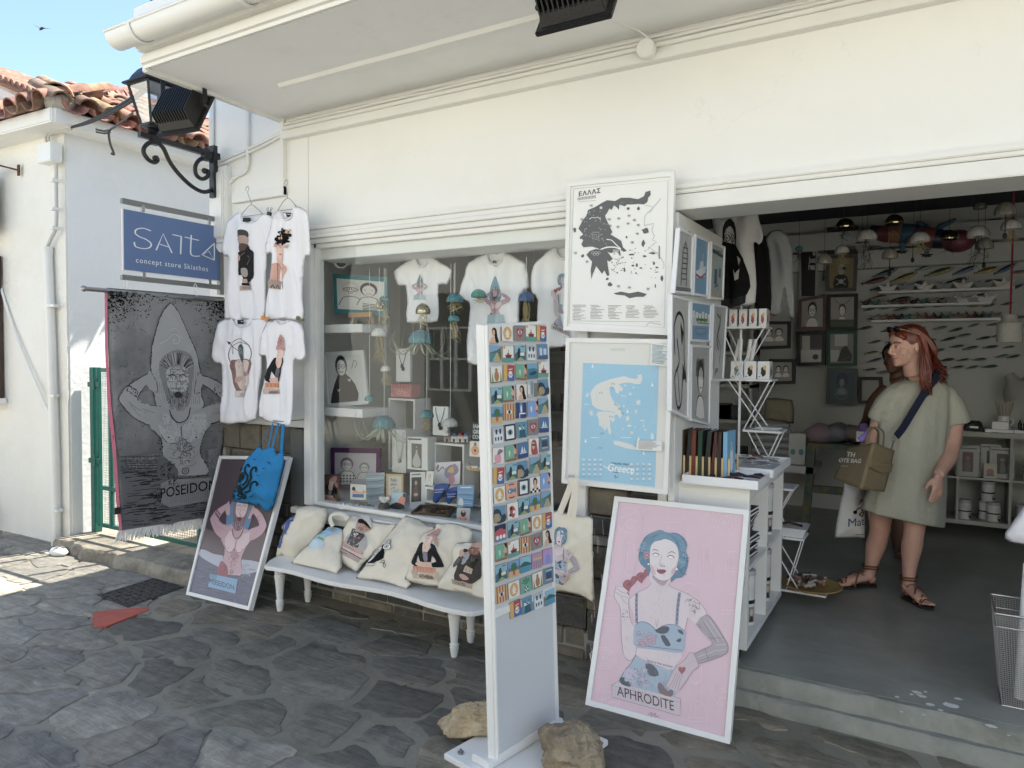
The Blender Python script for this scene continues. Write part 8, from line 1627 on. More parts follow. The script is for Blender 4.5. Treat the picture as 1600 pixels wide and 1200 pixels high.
for i in range(26):a=r.uniform(0,6.28);q=r.uniform(0,.1);p=c+V((q*math.cos(a)-.02,q*math.sin(a),.035+.035*r.random()));an=r.uniform(0,3);m.tube([p-V((.04*math.cos(an),.04*math.sin(an),0)),p,p+V((.04*math.cos(an),.04*math.sin(an),0))],.009,6,col=r.choice([(.5,.46,.42),(.10,.06,.05),(.4,.25,.2)]))
o=m.build('bracelets',inkmat('sachet'),t,smooth=True);o['kind']='stuff'
a,b=aty(1555,950,.2),aty(1568,1100,.2);bx0,bz1=aty(1556,960,.14).x,aty(1556,952,.2).z
bk_=thing('wire_basket','silver wire mesh basket of rolled posters at the right edge','basket',(bx0+.15,.3,.15));MS=mat('mesh_silver',(.42,.43,.44),.4,metal=.6);m=MB();x1=bx0+.34;bt=.035
cor_=lambda t_:[V((bx0+bt*(1-t_),.14+bt*(1-t_),.152+t_*(bz1-.152))),V((x1-bt*(1-t_),.14+bt*(1-t_),.152+t_*(bz1-.152))),V((x1-bt*(1-t_),.42-bt*(1-t_),.152+t_*(bz1-.152))),V((bx0+bt*(1-t_),.42-bt*(1-t_),.152+t_*(bz1-.152)))]
lo_,hi_=cor_(0),cor_(1)
for i in range(4):
 j=(i+1)%4
 for k in range(34):u=k/34;m.bar(lo_[i].lerp(lo_[j],u),hi_[i].lerp(hi_[j],u),.0014)
 for k in range(46):u=k/46;m.bar(lo_[i].lerp(hi_[i],u),lo_[j].lerp(hi_[j],u),.0014)
m.build('mesh_side',MS,bk_);m=MB()
for c_,w_ in((hi_,.012),(cor_(.86),.008),(lo_,.010)):m=MB();m.tube(c_+[c_[0]],w_/2,8);m.build('rim',STEEL,bk_)
for k,(x,y,dx,h)in enumerate(((.10,.24,.02,.56),(.16,.20,.05,.52),(.20,.3,.04,.6),(.14,.34,.0,.5))):m=MB();m.tube([(bx0+x,y,.17),(bx0+x+dx,y+.03,.17+h)],.022,14);m.build('poster_roll',PAPER,smooth=True,label='white poster roll, %s from left in the wire basket'%OR2[k],cat='rolled print',group='poster rolls in the basket')
m=MB();m.prism([V((bx0+.12,.17,.2)),V((bx0+.30,.17,.2)),V((bx0+.36,.19,.95)),V((bx0+.19,.19,.80))],[V((bx0+.12,.175,.2)),V((bx0+.30,.175,.2)),V((bx0+.36,.195,.95)),V((bx0+.19,.195,.80))]);m.build('clear_sleeve',mat('grey_sleeve',(.42,.43,.44),.25),label='grey plastic poster sleeve leaning in the wire basket',cat='poster sleeve')
hp_=aty(1730,672,.46)
shirt('white garment whose sleeve pokes in at the right edge above the basket',P2(1690,690,1705,712,1730,720,1755,712,1770,690,1830,715,1880,830,1835,860,1815,810,1812,950,1648,950,1645,815,1625,858,1600,851,1576,846,1571,832,1600,790,1635,712),zm(0,0,1),.45,None,None,77,P2(1690,690,1705,712,1730,720,1755,712,1770,690),group=None,name='hanging_garment',hang=(hp_,.2))
t=thing('garment_rack','thin steel garment rack standing just beyond the right edge','rack',(hp_.x+.1,.46,.15));m=MB();z_=hp_.z+.135;m.tube([(hp_.x-.2,.46,z_),(hp_.x+.9,.46,z_)],.011);m.tube([(hp_.x+.6,.46,z_),(hp_.x+.6,.46,.16)],.013);m.tube([(hp_.x+.6,.2,.165),(hp_.x+.6,.75,.165)],.013);m.build('rack_tube',STEEL,t,smooth=True)
FW=mat('white_chips',(.75,.75,.72),.7)
for k,(x,y,s)in enumerate(((1402,1089,5),(1432,1082,9),(1440,1088,8),(1453,1101,8),(1478,1098,3),(1487,1103,12),(1497,1092,7),(1470,1110,5),(1444,1117,4),(1408,1112,3),(1549,1135,8),(1576,1149,3),(1424,1085,4),(1446,1081,3))):
 c=atz(x,y,.1515);m=MB();m.prism([c+V((s*.0028*math.cos(a)*r.uniform(.5,1.1),s*.0018*math.sin(a),.001))for a in[q*.9 for q in range(7)]],[c+V((s*.0014*math.cos(a),s*.001*math.sin(a),-.001))for a in[q*.9 for q in range(7)]]);m.build('paint_chip',FW,label='white paint chip on the grey shop floor near the step',cat='paint chip',group='paint chips on the floor')
def wallpic(q,zf,y,fc,bg,lb,art=None,fw=.03):
 qq=[aty(*zf(q[i],q[i+1]),y)for i in(0,2,4,6)];t,I,n,off=frame(lb,'picture',qq,fw,.03,mat('fr'+fc,hx(fc),.5),bg,'wall_picture','framed pictures on the dim back wall')
 if art:A=Art(quadmap(I,off));art(A);A.build('print',INK,t)
def tx(A):
 for s,y in(('e',.2),('Just',.34),('res',.48)):A.text(s,.95 if s!='Just' else .98,y,.36 if s!='Just' else .3,'c9c9c9',(1,0),(0,-.5),'RIGHT',bold=.03)
YB=3.88
wallpic((480,238,658,232,655,388,480,390),zi,YB,'1a1a1c','15161c','dark star spangled picture, top of the back wall column',lambda A:[A.ell((r.random(),r.random()),.02,.02,'6a5a5a',6)for k in range(12)])
wallpic((474,396,656,392,646,598,472,600),zi,YB,'4a4a4c','8a7a4a','grey framed bearded man in a skull shirt on the back wall',lambda A:(mono(A,.5,.32,.9,hair='8a8680',skin='b0a89a'),A.poly([(.2,1),(.25,.62),(.5,.55),(.75,.62),(.8,1)],'151517',2),A.ell((.5,.78),.1,.08,'b5b5b2',10),A.line([(.3,.68),(.7,.9)],.03,'b5b5b2'),A.line([(.7,.68),(.3,.9)],.03,'b5b5b2'),A.ell((.62,.34),.08,.06,'151517',8)))
wallpic((318,322,432,326,424,640,322,640),zi,YB+.02,'9a9a98','101012','black poster with big grey lettering beside the hanging sweater',tx,.02)
wallpic((482,618,656,612,652,822,480,820),zi,YB,'121212','a8a8a2','black framed portrait of a girl with antlers',lambda A:(mono(A,.5,.42,.8,hair='26262a',glasses=False),A.rect(.0,.75,1,1,'4a5a42'),[A.line([(.5+s*.1,.25),(.5+s*.3,.1),(.5+s*.35,.02)],.02,'222222')for s in(-1,1)]))
wallpic((318,645,478,615,475,820,315,820),zi,YB-.03,'5a4042','a5a09c','pinkish framed portrait of a long haired woman',lambda A:mono(A,.5,.35,1.1,hair='17171a'))
wallpic((306,828,475,828,472,1022,308,1025),zi,YB,'101010','6a686a','black framed collage leaning low on the back wall',lambda A:(A.rect(.1,.05,.45,.55,'c2c2c0'),A.rect(.05,.55,.95,.98,'d2d2d0'),A.ell((.7,.8),.14,.1,'3a3a3c',10),A.rect(.45,.0,1,.5,'4a4550')))
wallpic((478,825,652,822,650,1025,478,1027),zi,YB,'0f4a3c','8a8c8a','green framed collage with a dark hill',lambda A:(A.rect(.2,.02,.75,.42,'c9c9c7'),A.rect(.02,.55,.4,.95,'c9c9c7'),A.poly([(.3,.95),(.5,.5),(.7,.4),(.95,.75),(.9,.95)],'1c3a30'),A.line([(.55,.9),(.9,.75)],.04,'7a2a2a')))
wallpic((40,283,203,287,195,475,33,470),z7,YB,'565a5c','2f5266','grey framed blue portrait low on the back wall',lambda A:(A.ell((.5,.3),.25,.26,'1f2a4a',14),mono(A,.5,.35,.7,hair='1a2a5a',skin='8a9aa0',glasses=False),A.ell((.5,.75),.25,.2,'6a7a80',12,w=.05)))
for q,lb in(((72,770,275,770,272,925,92,932),'wide black framed drawing of a couple, above'),((150,985,300,985,300,1127,146,1132),'wide black framed drawing of two heads, below the other')):wallpic(q,zi,YB-.3,'0c0c0e','9a9a98',lb,lambda A:(mono(A,.32,.35,.7,hair='26262a'),mono(A,.7,.35,.7,hair='36302e')))
wallpic((203,330,330,330,330,470,203,470),z7,YB-.02,'101010','a2a2a0','black framed pale print half hidden behind the woman')
FM=inkmat('painted_fish',.35,noise_amt=.3,nscale=30);FC=['34566a','2a3c46','77703a','4a2228','5a7280','6a6d6e','1f2c34','2c5a5c','75757a','4a5a52']
fish=[(795,370,190,-35,'2f5f8a'),(830,430,150,-32,'8a6a5a'),(812,495,150,-18,'3a4c5c'),(756,540,160,-14,'5a2226'),(920,520,160,-20,'8a7a2a'),(1065,455,165,-20,'6a7a80'),(1120,490,180,-17,'7a7a4a'),(1230,410,160,-22,'22262a'),(1265,480,150,-20,'3f6080'),(1390,480,150,-14,'9a8530'),(1500,470,150,-25,'2f6080'),(1490,340,160,-22,'24408a'),(1500,395,200,-15,'6a6450'),(1225,538,130,-14,'4a4a42'),(1420,548,170,-5,'9a9a86'),(980,565,130,-25,'2f5f8a'),(800,582,150,-10,'3a4a44'),(1570,490,90,-5,'7a3a2a'),(1560,575,90,-20,'3a3c44'),(775,635,110,-8,'8a7a6a'),(900,645,140,-10,'2a3c46'),(1130,650,100,-12,'3a6068'),(1230,645,80,-12,'6a7478'),(1350,622,90,-10,'7a2a2a'),(1420,652,60,-14,'6a7478'),(1390,215,220,-12,'7a7a30'),(1460,290,150,-20,'4a7a66')]
for i in range(62):
 k=i%9;rw_=i//9;fish.append((715+k*100+(rw_%2)*45+r.uniform(-18,18),705+rw_*58+r.uniform(-14,14)-k*3,r.uniform(70,105),r.uniform(-16,-4),FC[(i*7)%10]))
CN={'34566a':'blue','2a3c46':'dark','77703a':'olive','4a2228':'red','5a7280':'pale blue','6a6d6e':'grey','1f2c34':'black','2c5a5c':'teal','75757a':'silver','4a5a52':'green'}
for i,(x,y,L_,an,c)in enumerate(fish):
 if not(640<x<1640 and y<1080):continue
 a_=R(an);p=lambda s,v:aty(*zi(x+s*L_*.5*math.cos(a_)-v*L_*math.sin(a_),y+s*L_*.5*math.sin(a_)+v*L_*math.cos(a_)),4.0);m=MB();up_=[];lo2=[]
 for s,w_ in((-1,.07),(-.9,.01),(-.6,.05),(-.2,.085),(.2,.09),(.6,.07),(.9,.025),(1,0)):up_.append(p(s,-w_));lo2.append(p(s,w_))
 n_=len(up_);mid=[(u+l)/2+V((0,-.02 if 1<j<n_-1 else-.005,0))for j,(u,l)in enumerate(zip(up_,lo2))]
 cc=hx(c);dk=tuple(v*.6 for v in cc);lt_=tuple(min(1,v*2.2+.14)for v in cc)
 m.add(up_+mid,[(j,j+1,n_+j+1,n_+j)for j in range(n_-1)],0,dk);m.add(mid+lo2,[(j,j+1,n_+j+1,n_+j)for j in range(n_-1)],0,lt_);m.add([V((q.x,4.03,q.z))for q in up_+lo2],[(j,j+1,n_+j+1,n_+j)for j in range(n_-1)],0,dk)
 m.ball(p(.82,-.01)+V((0,-.012,0)),L_*.00006+.002,6,4,col=(.6,.6,.6))
 rw_,cl=(i-27)//9,(i-27)%9
 lb=('small %s fish ornament, row %d below the rails, %d from left'%(CN[c],rw_+1,cl+1))if i>=27 else 'larger painted fish, number %d of the upper wall shoal'%(i+1)
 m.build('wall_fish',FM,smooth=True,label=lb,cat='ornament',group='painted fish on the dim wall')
for k,(y0,y1,xa,xb)in enumerate(((603,585,775,1545),(682,672,675,1412),(765,762,735,1465))):
 a,b=aty(*zi(xa,y0),3.9),aty(*zi(xb,y1),3.9);z=(a.z+b.z)/2;t=thing('ornament_rail','%s of the white wall rails lined with small ornaments'%('top','middle','lowest')[k].capitalize().lower(),'rail',(a.x,3.9,z));m=MB();m.box((a.x,3.86,z-.012),(b.x,4.04,z+.008));m.build('rail_board',LW,t)
 n_=(7,13,16)[k]
 for j in range(n_):
  x=a.x+(b.x-a.x)*(j+.5)/n_
  if k==0 or(k==1 and j>8):boat('paper boat ornament, %s from left on the %s wall rail'%(OR2[j],('top','middle')[k]),(x,3.90,z+.009),.17,mat('boat_grey',(.35,.37,.38),.5)if j%2 else PAPER,0,'ornaments on the wall rails')
  else:
   m=MB();c_=((.25,.2,.16),(.05,.05,.05),(.3,.3,.28),(.2,.08,.08),(.10,.2,.2))[(j*3+k)%5]
   if k==2 and j>5:m.tube([(x-.035,3.90,z+.07),(x-.02,3.90,z+.02),(x+.02,3.90,z+.012),(x+.035,3.90,z+.06)],[.004,.022,.026,.004],8)
   else:m.ball((x,3.9,z+.028),(.028,.018,.020),10,7);m.ball((x+.026,3.9,z+.05),(.014,.012,.013),8,6);m.tube([(x-.02,3.9,z+.03),(x-.05,3.9,z+.055)],[.008,.002],6)
   m.build('small_figurine',mat('fig%d'%((j*3+k)%5),c_,.4),smooth=True,label='small figurine number %d from left on the %s wall rail'%(j+1,('top','middle','lowest')[k]),cat='ornament',group='ornaments on the wall rails')
t=thing('patchwork_lizard','large colourful patchwork lizard hanging under the ceiling beam','ornament',aty(*zi(1000,280),3.3));Lz=lambda x,y:aty(*zi(x,y),3.3);m=MB()
bp=sm([Lz(*p)for p in P2(722,252,800,275,900,272,1000,285,1090,300,1170,310,1250,325,1330,345)],6);rr_=[.02+.065*math.sin(math.pi*min(1,(i+3)/len(bp)))**.7 if i<len(bp)*.72 else .05*(1-(i-len(bp)*.72)/(len(bp)*.3))for i in range(len(bp))]
pc=['1c2a4a','7a2430','b5743a','2a5f7a','5a2a5a','8a3a30']
for i in range(0,len(bp)-4,4):m.tube(bp[i:i+5],rr_[i:i+5],10,col=hx(pc[(i//4)%6]))
m.ball(Lz(1225,315),(.12,.07,.09),col=hx('7a1e34'))
for q in(P2(900,300,915,340,905,375),P2(1030,310,1050,365,1045,395),P2(1085,280,1130,230,1215,190),P2(1060,270,1010,215,985,210)):m.tube([Lz(*p)for p in q],[.04,.025,.012],8,col=hx(pc[len(q)]))
for c in((905,375),(1045,395)):
 for a in(.2,.9,1.6,2.3,3.0):m.tube([Lz(*c),Lz(c[0]+38*math.cos(a),c[1]+22*math.sin(a)-8)],[.012,.004],6,col=hx('3a2a24'))
m.build('body',inkmat('patchwork',.4,noise_amt=.3),t,smooth=True)
for x,y,rr_,d,kd,lb in((583,222,45,2.6,'m','dark metallic shell, left of two near the dark picture'),(862,200,46,2.6,'m','dark metallic shell above the lizard'),(1175,288,46,2.5,'m','dark metallic shell right on the lizard'),(708,290,52,2.3,'u','white ribbed urchin with dark tendrils before the lizard'),(565,368,38,2.3,'s','broken white shell below the metallic one'),(465,425,40,2.2,'p','pierced clay bell with striker, leftmost'),(838,395,40,2.2,'p','pierced clay bell under the lizard'),(970,318,40,2.7,'p','grey clay bell behind the cracked shell'),(1008,300,50,2.2,'s','cracked white shell over the middle of the lizard'),(1338,270,56,2.2,'u','wide white ribbed urchin at the right of the lizard'),(1375,338,44,2.5,'p','clay bell under the wide white urchin'),(1495,145,54,1.9,'p','big pierced clay bell at top right'),(1528,230,50,2.0,'s','broken white shell at far right with roots'),(1350,118,34,2.9,'g','small grey cup lamp on the beam'),(42,330,42,1.5,'u','cream shell lamp in front of the white t-shirt'),(322,360,22,2.4,'t','small turquoise shell beside the lettered poster')):
 c=aty(*zi(x,y),d);sc=rr_/3.636/1110*((c-CAM).dot(FWD));jelly(lb,c,sc,{'m':'5a5048','u':'cfcdc6','s':'d2d0ca','p':'9a978c','g':'77756f','t':'2f7f8a'}[kd],.8 if kd!='p' else 1.0,{'u':'dark','m':'dark','s':'dry','t':'dark'}.get(kd),.25 if kd=='u' else .12,2.915,'hanging shell lamps inside the shop',kd=='m',nm='hanging_ornament')
 if kd=='p':m=MB();m.tube([c,c-V((0,0,sc*2.6))],.003,5);m.ball(c-V((0,0,sc*2.6)),(.012,.012,.02),8,6);m.build('clapper',PLAST,[o for o in COL.objects if o.name.startswith('hanging_ornament')and not o.parent][-1])
c=aty(*zi(680,335),2.5);jelly('wide white dish shaped lamp below the dark picture corner',c,.105,'a8a8a4',.8,None,0,2.915,'hanging shell lamps inside the shop',dish=True,nm='hanging_ornament')
t=thing('pendant_lamp','pale cylindrical pendant lamp on a long dark red cord','lamp',aty(*zi(1517,840),2.6));c=aty(*zi(1517,890),2.6);m=MB();m.lathe([(.075,0),(.078,.01),(.075,.13),(.05,.15),(.04,.19),(.0,.192)],c,20);m.build('lamp_shade',mat('shade_grey',(.45,.45,.42),.7,bump=.4,bscale=50),t,smooth=True);m=MB();m.tube([c+V((0,0,.19)),V((c.x,c.y,2.915))],.006);m.build('cord',mat('dark_red'),t)
m=MB();a,b=aty(1178,332,.9),aty(1212,343,2.2);m.tube([V((a.x-.3,.6,a.z+.03)),V((b.x,2.3,a.z+.03))],.012);m.build('clothes_rail',PLAST,label='black clothes rail running back under the ceiling',cat='rail')
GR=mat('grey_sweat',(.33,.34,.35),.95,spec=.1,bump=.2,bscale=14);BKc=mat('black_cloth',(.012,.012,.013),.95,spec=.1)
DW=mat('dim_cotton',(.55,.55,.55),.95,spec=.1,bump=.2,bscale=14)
def catc(A):A.pre=lambda u,v:z4b(340+u*260,110+v*520);mono(A,.35,.2,.9,cloak=True,hair='26262a',skin='b5b5b2');A.poly([(.0,.35),(.5,.3),(.85,.7),(.8,.95),(.2,1.0),(.05,.9)],'141416',2);A.poly([(.45,.62),(.5,.68),(.62,.62),(.6,.75),(.5,.77)],'b5b5b2');A.poly([(.55,.45),(.65,.5),(.6,.58)],'b5b5b2')
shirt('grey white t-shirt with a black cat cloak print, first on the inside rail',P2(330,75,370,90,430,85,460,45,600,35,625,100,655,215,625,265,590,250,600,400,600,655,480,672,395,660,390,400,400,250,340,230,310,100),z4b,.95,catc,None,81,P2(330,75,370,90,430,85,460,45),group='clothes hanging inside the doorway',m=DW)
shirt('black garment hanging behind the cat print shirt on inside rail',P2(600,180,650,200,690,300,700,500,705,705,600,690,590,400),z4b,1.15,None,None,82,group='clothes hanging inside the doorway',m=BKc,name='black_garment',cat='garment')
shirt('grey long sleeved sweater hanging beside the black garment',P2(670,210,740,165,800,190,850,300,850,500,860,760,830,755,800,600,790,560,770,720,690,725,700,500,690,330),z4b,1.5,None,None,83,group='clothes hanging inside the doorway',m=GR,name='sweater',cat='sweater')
KX,KY=.25-.365,3.6;ks=thing('cube_shelving','grey white cube shelving at the back right holding prints and jars','shelving',(1,3.7,.2));m=MB();w_=.36;n_=6;x0=.235-w_;zb_,zm_,zt_=.235,.60,.985
for z,t_ in((zb_-.012,.035),(zm_,.018),(zt_-.03,.04)):m.box((x0-.02,KY,z),(x0+n_*w_+.03,3.98,z+t_))
for k in range(n_+1):m.box((x0+k*w_-.002,KY+.001,zb_+.02),(x0+k*w_+.018,3.98,zt_-.03))
m.box((x0,3.965,zb_+.02),(x0+n_*w_,3.979,zt_-.03))
for x in(x0+.05,x0+1.1,x0+2.0):m.box((x,KY+.08,.151),(x+.05,KY+.3,zb_-.013))
m.build('carcass',mat('shelf_grey_white',(.42,.43,.40),.45),ks,bevel=.002)
for k,(x,lb,cc)in enumerate(((.30,'first print','2a2c38'),(.40,'second print','1a1a1e'),(.46,'third print','26262c'),(.22,'pink boxed print','6a4844'),(-.02,'stacked print','7a5a50'))):
 y=KY+.12-.02*k;m=MB();w2,h2=(.17,.25)if k!=1 else(.14,.27);card('white bordered %s in the middle shelf compartment'%lb,[V((x,y,zm_+.02+h2)),V((x+w2,y,zm_+.02+h2)),V((x+w2,y-.02,zm_+.02)),V((x,y-.02,zm_+.02))],'b9b9b6',lambda A:(A.rect(.3,.2,.75,.85,cc),A.ell((.52,.4),.1,.07,'8a7468',8),A.poly([(.42,.8),(.45,.5),(.6,.5),(.65,.8)],'6a6a70',2),A.line([(.05,.08),(.9,.08)],.03,'333333')),'print','stored_print',.012,'prints stored in the cube shelving')
card('tiny cream card with red and blue picture before the stored prints',[V((.42,KY+.02,zm_+.14)),V((.51,KY+.02,zm_+.14)),V((.51,KY+.01,zm_+.02)),V((.42,KY+.01,zm_+.02))],'c9c5b2',lambda A:(A.ell((.5,.55),.3,.2,'b0523a',12),A.rect(.2,.7,.8,.85,'3a7f8a')))
for k,(x,y,z)in enumerate(((.06,.1,zb_+.024),(.08,.2,zb_+.024),(.30,.08,zb_+.024),(.45,.16,zb_+.024),(.50,.08,zb_+.024),(.46,.09,zb_+.19),(.70,.08,zb_+.024),(.74,.09,zm_+.02),(-.04,.1,zb_+.024),(.9,.1,zb_+.024),(1.05,.1,zm_+.02))):tin('glass jar of rolled cloth with round label, jar %d of the cube shelving'%(k+1),(x,KY+y,z),.048,.155,group='labelled jars in the cube shelving',art=2)
zt2=zt_+.012
t=thing('card_machine','black card payment machine on the cube shelving','machine',(.33,KY+.1,zt2));m=MB();m.hexa([(.27,KY+.04,zt2),(.42,KY+.04,zt2),(.42,KY+.18,zt2),(.27,KY+.18,zt2),(.29,KY+.06,zt2+.05),(.40,KY+.06,zt2+.05),(.40,KY+.16,zt2+.085),(.29,KY+.16,zt2+.085)]);m.build('housing',PLAST,t,bevel=.01);m=MB();m.cbox((.345,KY+.055,zt2+.03),(.06,.01,.02));m.build('display',STEEL,t)
for k,(x,y,wd,h)in enumerate(((.42,.03,.20,.025),(.62,.03,.25,.025))):m=MB();m.box((x,KY+y,zt2),(x+wd-.004,KY+.2,zt2+h));m.build('flat_box',LW,bevel=.002,label='flat white lettered box, %s on the cube shelving top'%('left' if k==0 else 'right'),cat='box')
m=MB();m.box((.47,KY+.06,zt2+.026),(.58,KY+.16,zt2+.085));m.build('pencil_box',LW,bevel=.002,label='small white box in front of the pencil mug',cat='box')
t=thing('pencil_mug','white mug full of thin wooden pencils on the shelving','mug',(.55,KY+.2,zt2));m=MB();c=V((.56,KY+.20,zt2+.026));m.lathe([(.04,0),(.04,.1),(.036,.1),(.036,.01),(0,.01)],c,16);m.tube([c+V((.04,0,.08)),c+V((.065,0,.07)),c+V((.065,0,.04)),c+V((.04,0,.02))],.006);m.build('mug',LW,t,smooth=True)
for k in range(14):m=MB();a=k*.45;m.tube([c+V((.02*math.cos(a),.02*math.sin(a),.02)),c+V((.065*math.cos(a),.04*math.sin(a),.21+.02*math.sin(k)))],.003,5);m.build('pencil',mat('pencil_wood',(.40,.34,.26),.6),t)
t=thing('desk_lamp','grey metal desk lamp at the far right above the shelving','lamp',(.78,KY+.2,zt2));hd=aty(1592,610,KY+.15);m=MB();ax_=rotm(0,R(-28));m.lathe([(.13,-.05),(.12,-.01),(.09,.05),(.045,.09),(.035,.15),(0,.155)],hd,24,axis=ax_);m.build('lamp_shade',mat('lamp_grey',(.38,.38,.37),.35),t,smooth=True);m=MB();m.tube([hd+V((.02,0,.1)),hd+V((.25,.05,.1)),V((.95,KY+.2,zt2+.02))],.01);m.lathe([(.08,0),(.08,.02),(0,.025)],V((.95,KY+.2,zt2)),18);m.build('lamp_arm',mat('lamp_grey'),t,smooth=True)
for k in range(5):m=MB();x=.66+k*.035;m.lathe([(.014,0),(.014,.05),(.006,.06),(.006,.08),(0,.08)],V((x,KY+.1,zt2+.026)),10);m.build('small_bottle',PLAST,smooth=True,label='small dark bottle, %s in the row under the desk lamp'%OR2[k],cat='bottle',group='small bottles by the desk lamp')
m=MB();m.box((.76,KY+.12,zt2+.11),(.84,KY+.15,zt2+.2));m.build('blue_pot',mat('blue_pot',(.03,.12,.25),.4),label='blue pot half hidden by the desk lamp',cat='pot')
zL=aty(1230,727,2.9).z
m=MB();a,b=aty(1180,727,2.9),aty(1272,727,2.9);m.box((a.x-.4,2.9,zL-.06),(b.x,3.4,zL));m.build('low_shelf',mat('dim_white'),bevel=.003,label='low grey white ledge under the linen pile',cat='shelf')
t=thing('painted_table','small table with spattered paint legs under folded textiles','table',aty(1300,800,2.9));PT=mat('paint_spattered',(.16,.12,.05),.6,col2=(.03,.08,.09),vscale=12,fac=(.4,.6));a,b=aty(1262,690,2.9),aty(1345,690,2.9);m=MB();m.box((a.x,2.9,a.z-.05),(b.x+.2,3.4,a.z-.01));m.build('tabletop',PT,t);m=MB();m.box((a.x+.05,2.91,a.z-.42),(b.x+.1,2.96,a.z-.36));m.build('crossbar',PT,t)
for x in(a.x+.03,b.x+.1):m=MB();m.bar((x,2.93,a.z-.05),(x-.04,2.93,.15),.06);m.build('leg',PT,t)
for k in range(7):m=MB();m.tube([(aty(1190,700,2.95).x-.1+.01*(k%3),3.05,zL+.03+k*.058),(aty(1232,700,2.95).x-.01*(k%2),3.05,zL+.03+k*.058)],.034,10,flat=.8);m.build('folded_cloth',GR,smooth=True,label='folded grey cloth, %s up in the linen pile'%OR2[k],cat='folded cloth',group='folded cloths in the pile')
c=aty(1217,640,3.0);t=thing('patterned_cushion','beige cushion with pale crescent pattern on top of the linen pile','cushion',c);o_,hf=cloth('cover',[(1196,622),(1215,622),(1238,625),(1241,640),(1240,662),(1215,658),(1194,655),(1195,640)],(0,2.98,0),(0,-1,0),mat('beige_cover',(.28,.25,.19),.95,spec=.1),t,.07,.08,None,smooth=1,step=.02)
A=Art(pxmap((0,2.98,0),(0,-1,0),hf,.003),sub=.02);[A.ell((1202+i*8,629+j*8),3,3,'9a917c',8,w=1,a0=.5,a1=5)for i in range(5)for j in range(4)];A.build('crescents',INKC,t)
for k,(x0,x1)in enumerate(((1233,1245),(1246,1258))):a,b=aty(x0,677,3.0),aty(x1,722,3.0);m=MB();m.box((a.x,3.0,zL+.001),(b.x,3.2,a.z));o=m.build('box_file',mat('file_white',(.5,.5,.5),.5),bevel=.002,label='%s of two white box files with a teal roundel'%('left','right')[k],cat='file');A=Art(quadmap([(a.x,3.0,a.z),(b.x,3.0,a.z),(b.x,3.0,zL),(a.x,3.0,zL)],.0004));A.ell((.5,.6),.3,.1,'3a8a8a',12);A.build('spine_mark',INK,o)
for k,(x,w_,c_)in enumerate(((1268,50,(.30,.22,.26)),(1295,40,(.22,.22,.26)),(1325,50,(.24,.20,.20)))):a=aty(x,690,3.0);m=MB();m.ball((a.x+.06,3.1,a.z+.065),(.13,.12,.08),14,10);m.v=[p_+V((0,0,.03*noise.noise(p_*9)))for p_ in m.v];m.build('bundled_textile',mat('textile%d'%k,c_,.95),smooth=True,label='%s of three wrapped textile bundles on the painted table'%('left','middle','right')[k],cat='textile')
# ======================= PEOPLE
def union(mb,name,m,parent,vox,smooth=6,**k):
 o=mb.build(name,m,parent,smooth='all',**k);md=o.modifiers.new('r','REMESH');md.mode='VOXEL';md.voxel_size=vox;md.use_smooth_shade=True
 s=o.modifiers.new('s','SMOOTH');s.iterations=smooth;s.factor=.5
 bpy.context.view_layer.update();dg=bpy.context.evaluated_depsgraph_get();me=bpy.data.meshes.new_from_object(o.evaluated_get(dg));o.modifiers.clear();o.data=me
 for p in me.polygons:p.use_smooth=True
 return o
SKIN=mat('skin',(.66,.40,.31),.5,col2=(.58,.33,.25),vscale=14,fac=(.3,.7));SKIN.node_tree.nodes['Principled BSDF'].inputs['Subsurface Weight'].default_value=.08
def hand(m,w,d,up,side,s=1.0,curl=.5):
 "wrist w, finger direction d, back-of-hand normal up, thumb side"
 d,up,side=V(d).normalized(),V(up).normalized(),V(side).normalized()
 m.tube([w,w+d*.03*s,w+d*.065*s,w+d*.09*s],[.026*s,.030*s,.036*s,.030*s],12,flat=.5,up=up)
 for k,(o_,L_)in enumerate(((.026,.072),(.009,.082),(-.009,.076),(-.025,.060))):
  a=w+d*.085*s+side*o_*s;dd=d;p=[a-d*.02];q=a
  for j in range(3):q=q+dd*(L_*s/3);p.append(q);dd=(dd-up*curl*.55).normalized()
  m.tube(sm(p,2),[.0098*s*(1-.04*i)for i in range(7)],8);m.ball(p[-1],.0075*s,8,6)
 t=w+d*.03*s+side*.026*s;m.tube([t,t+side*.022*s+d*.025*s-up*.008,t+side*.024*s+d*.055*s-up*.02],[.014*s,.012*s,.009*s],8)
PX=lambda x,y,Z:atZ(x,y,Z)
RH=V((R0.x,R0.y,0));FH=V((-R0.y,R0.x,0))
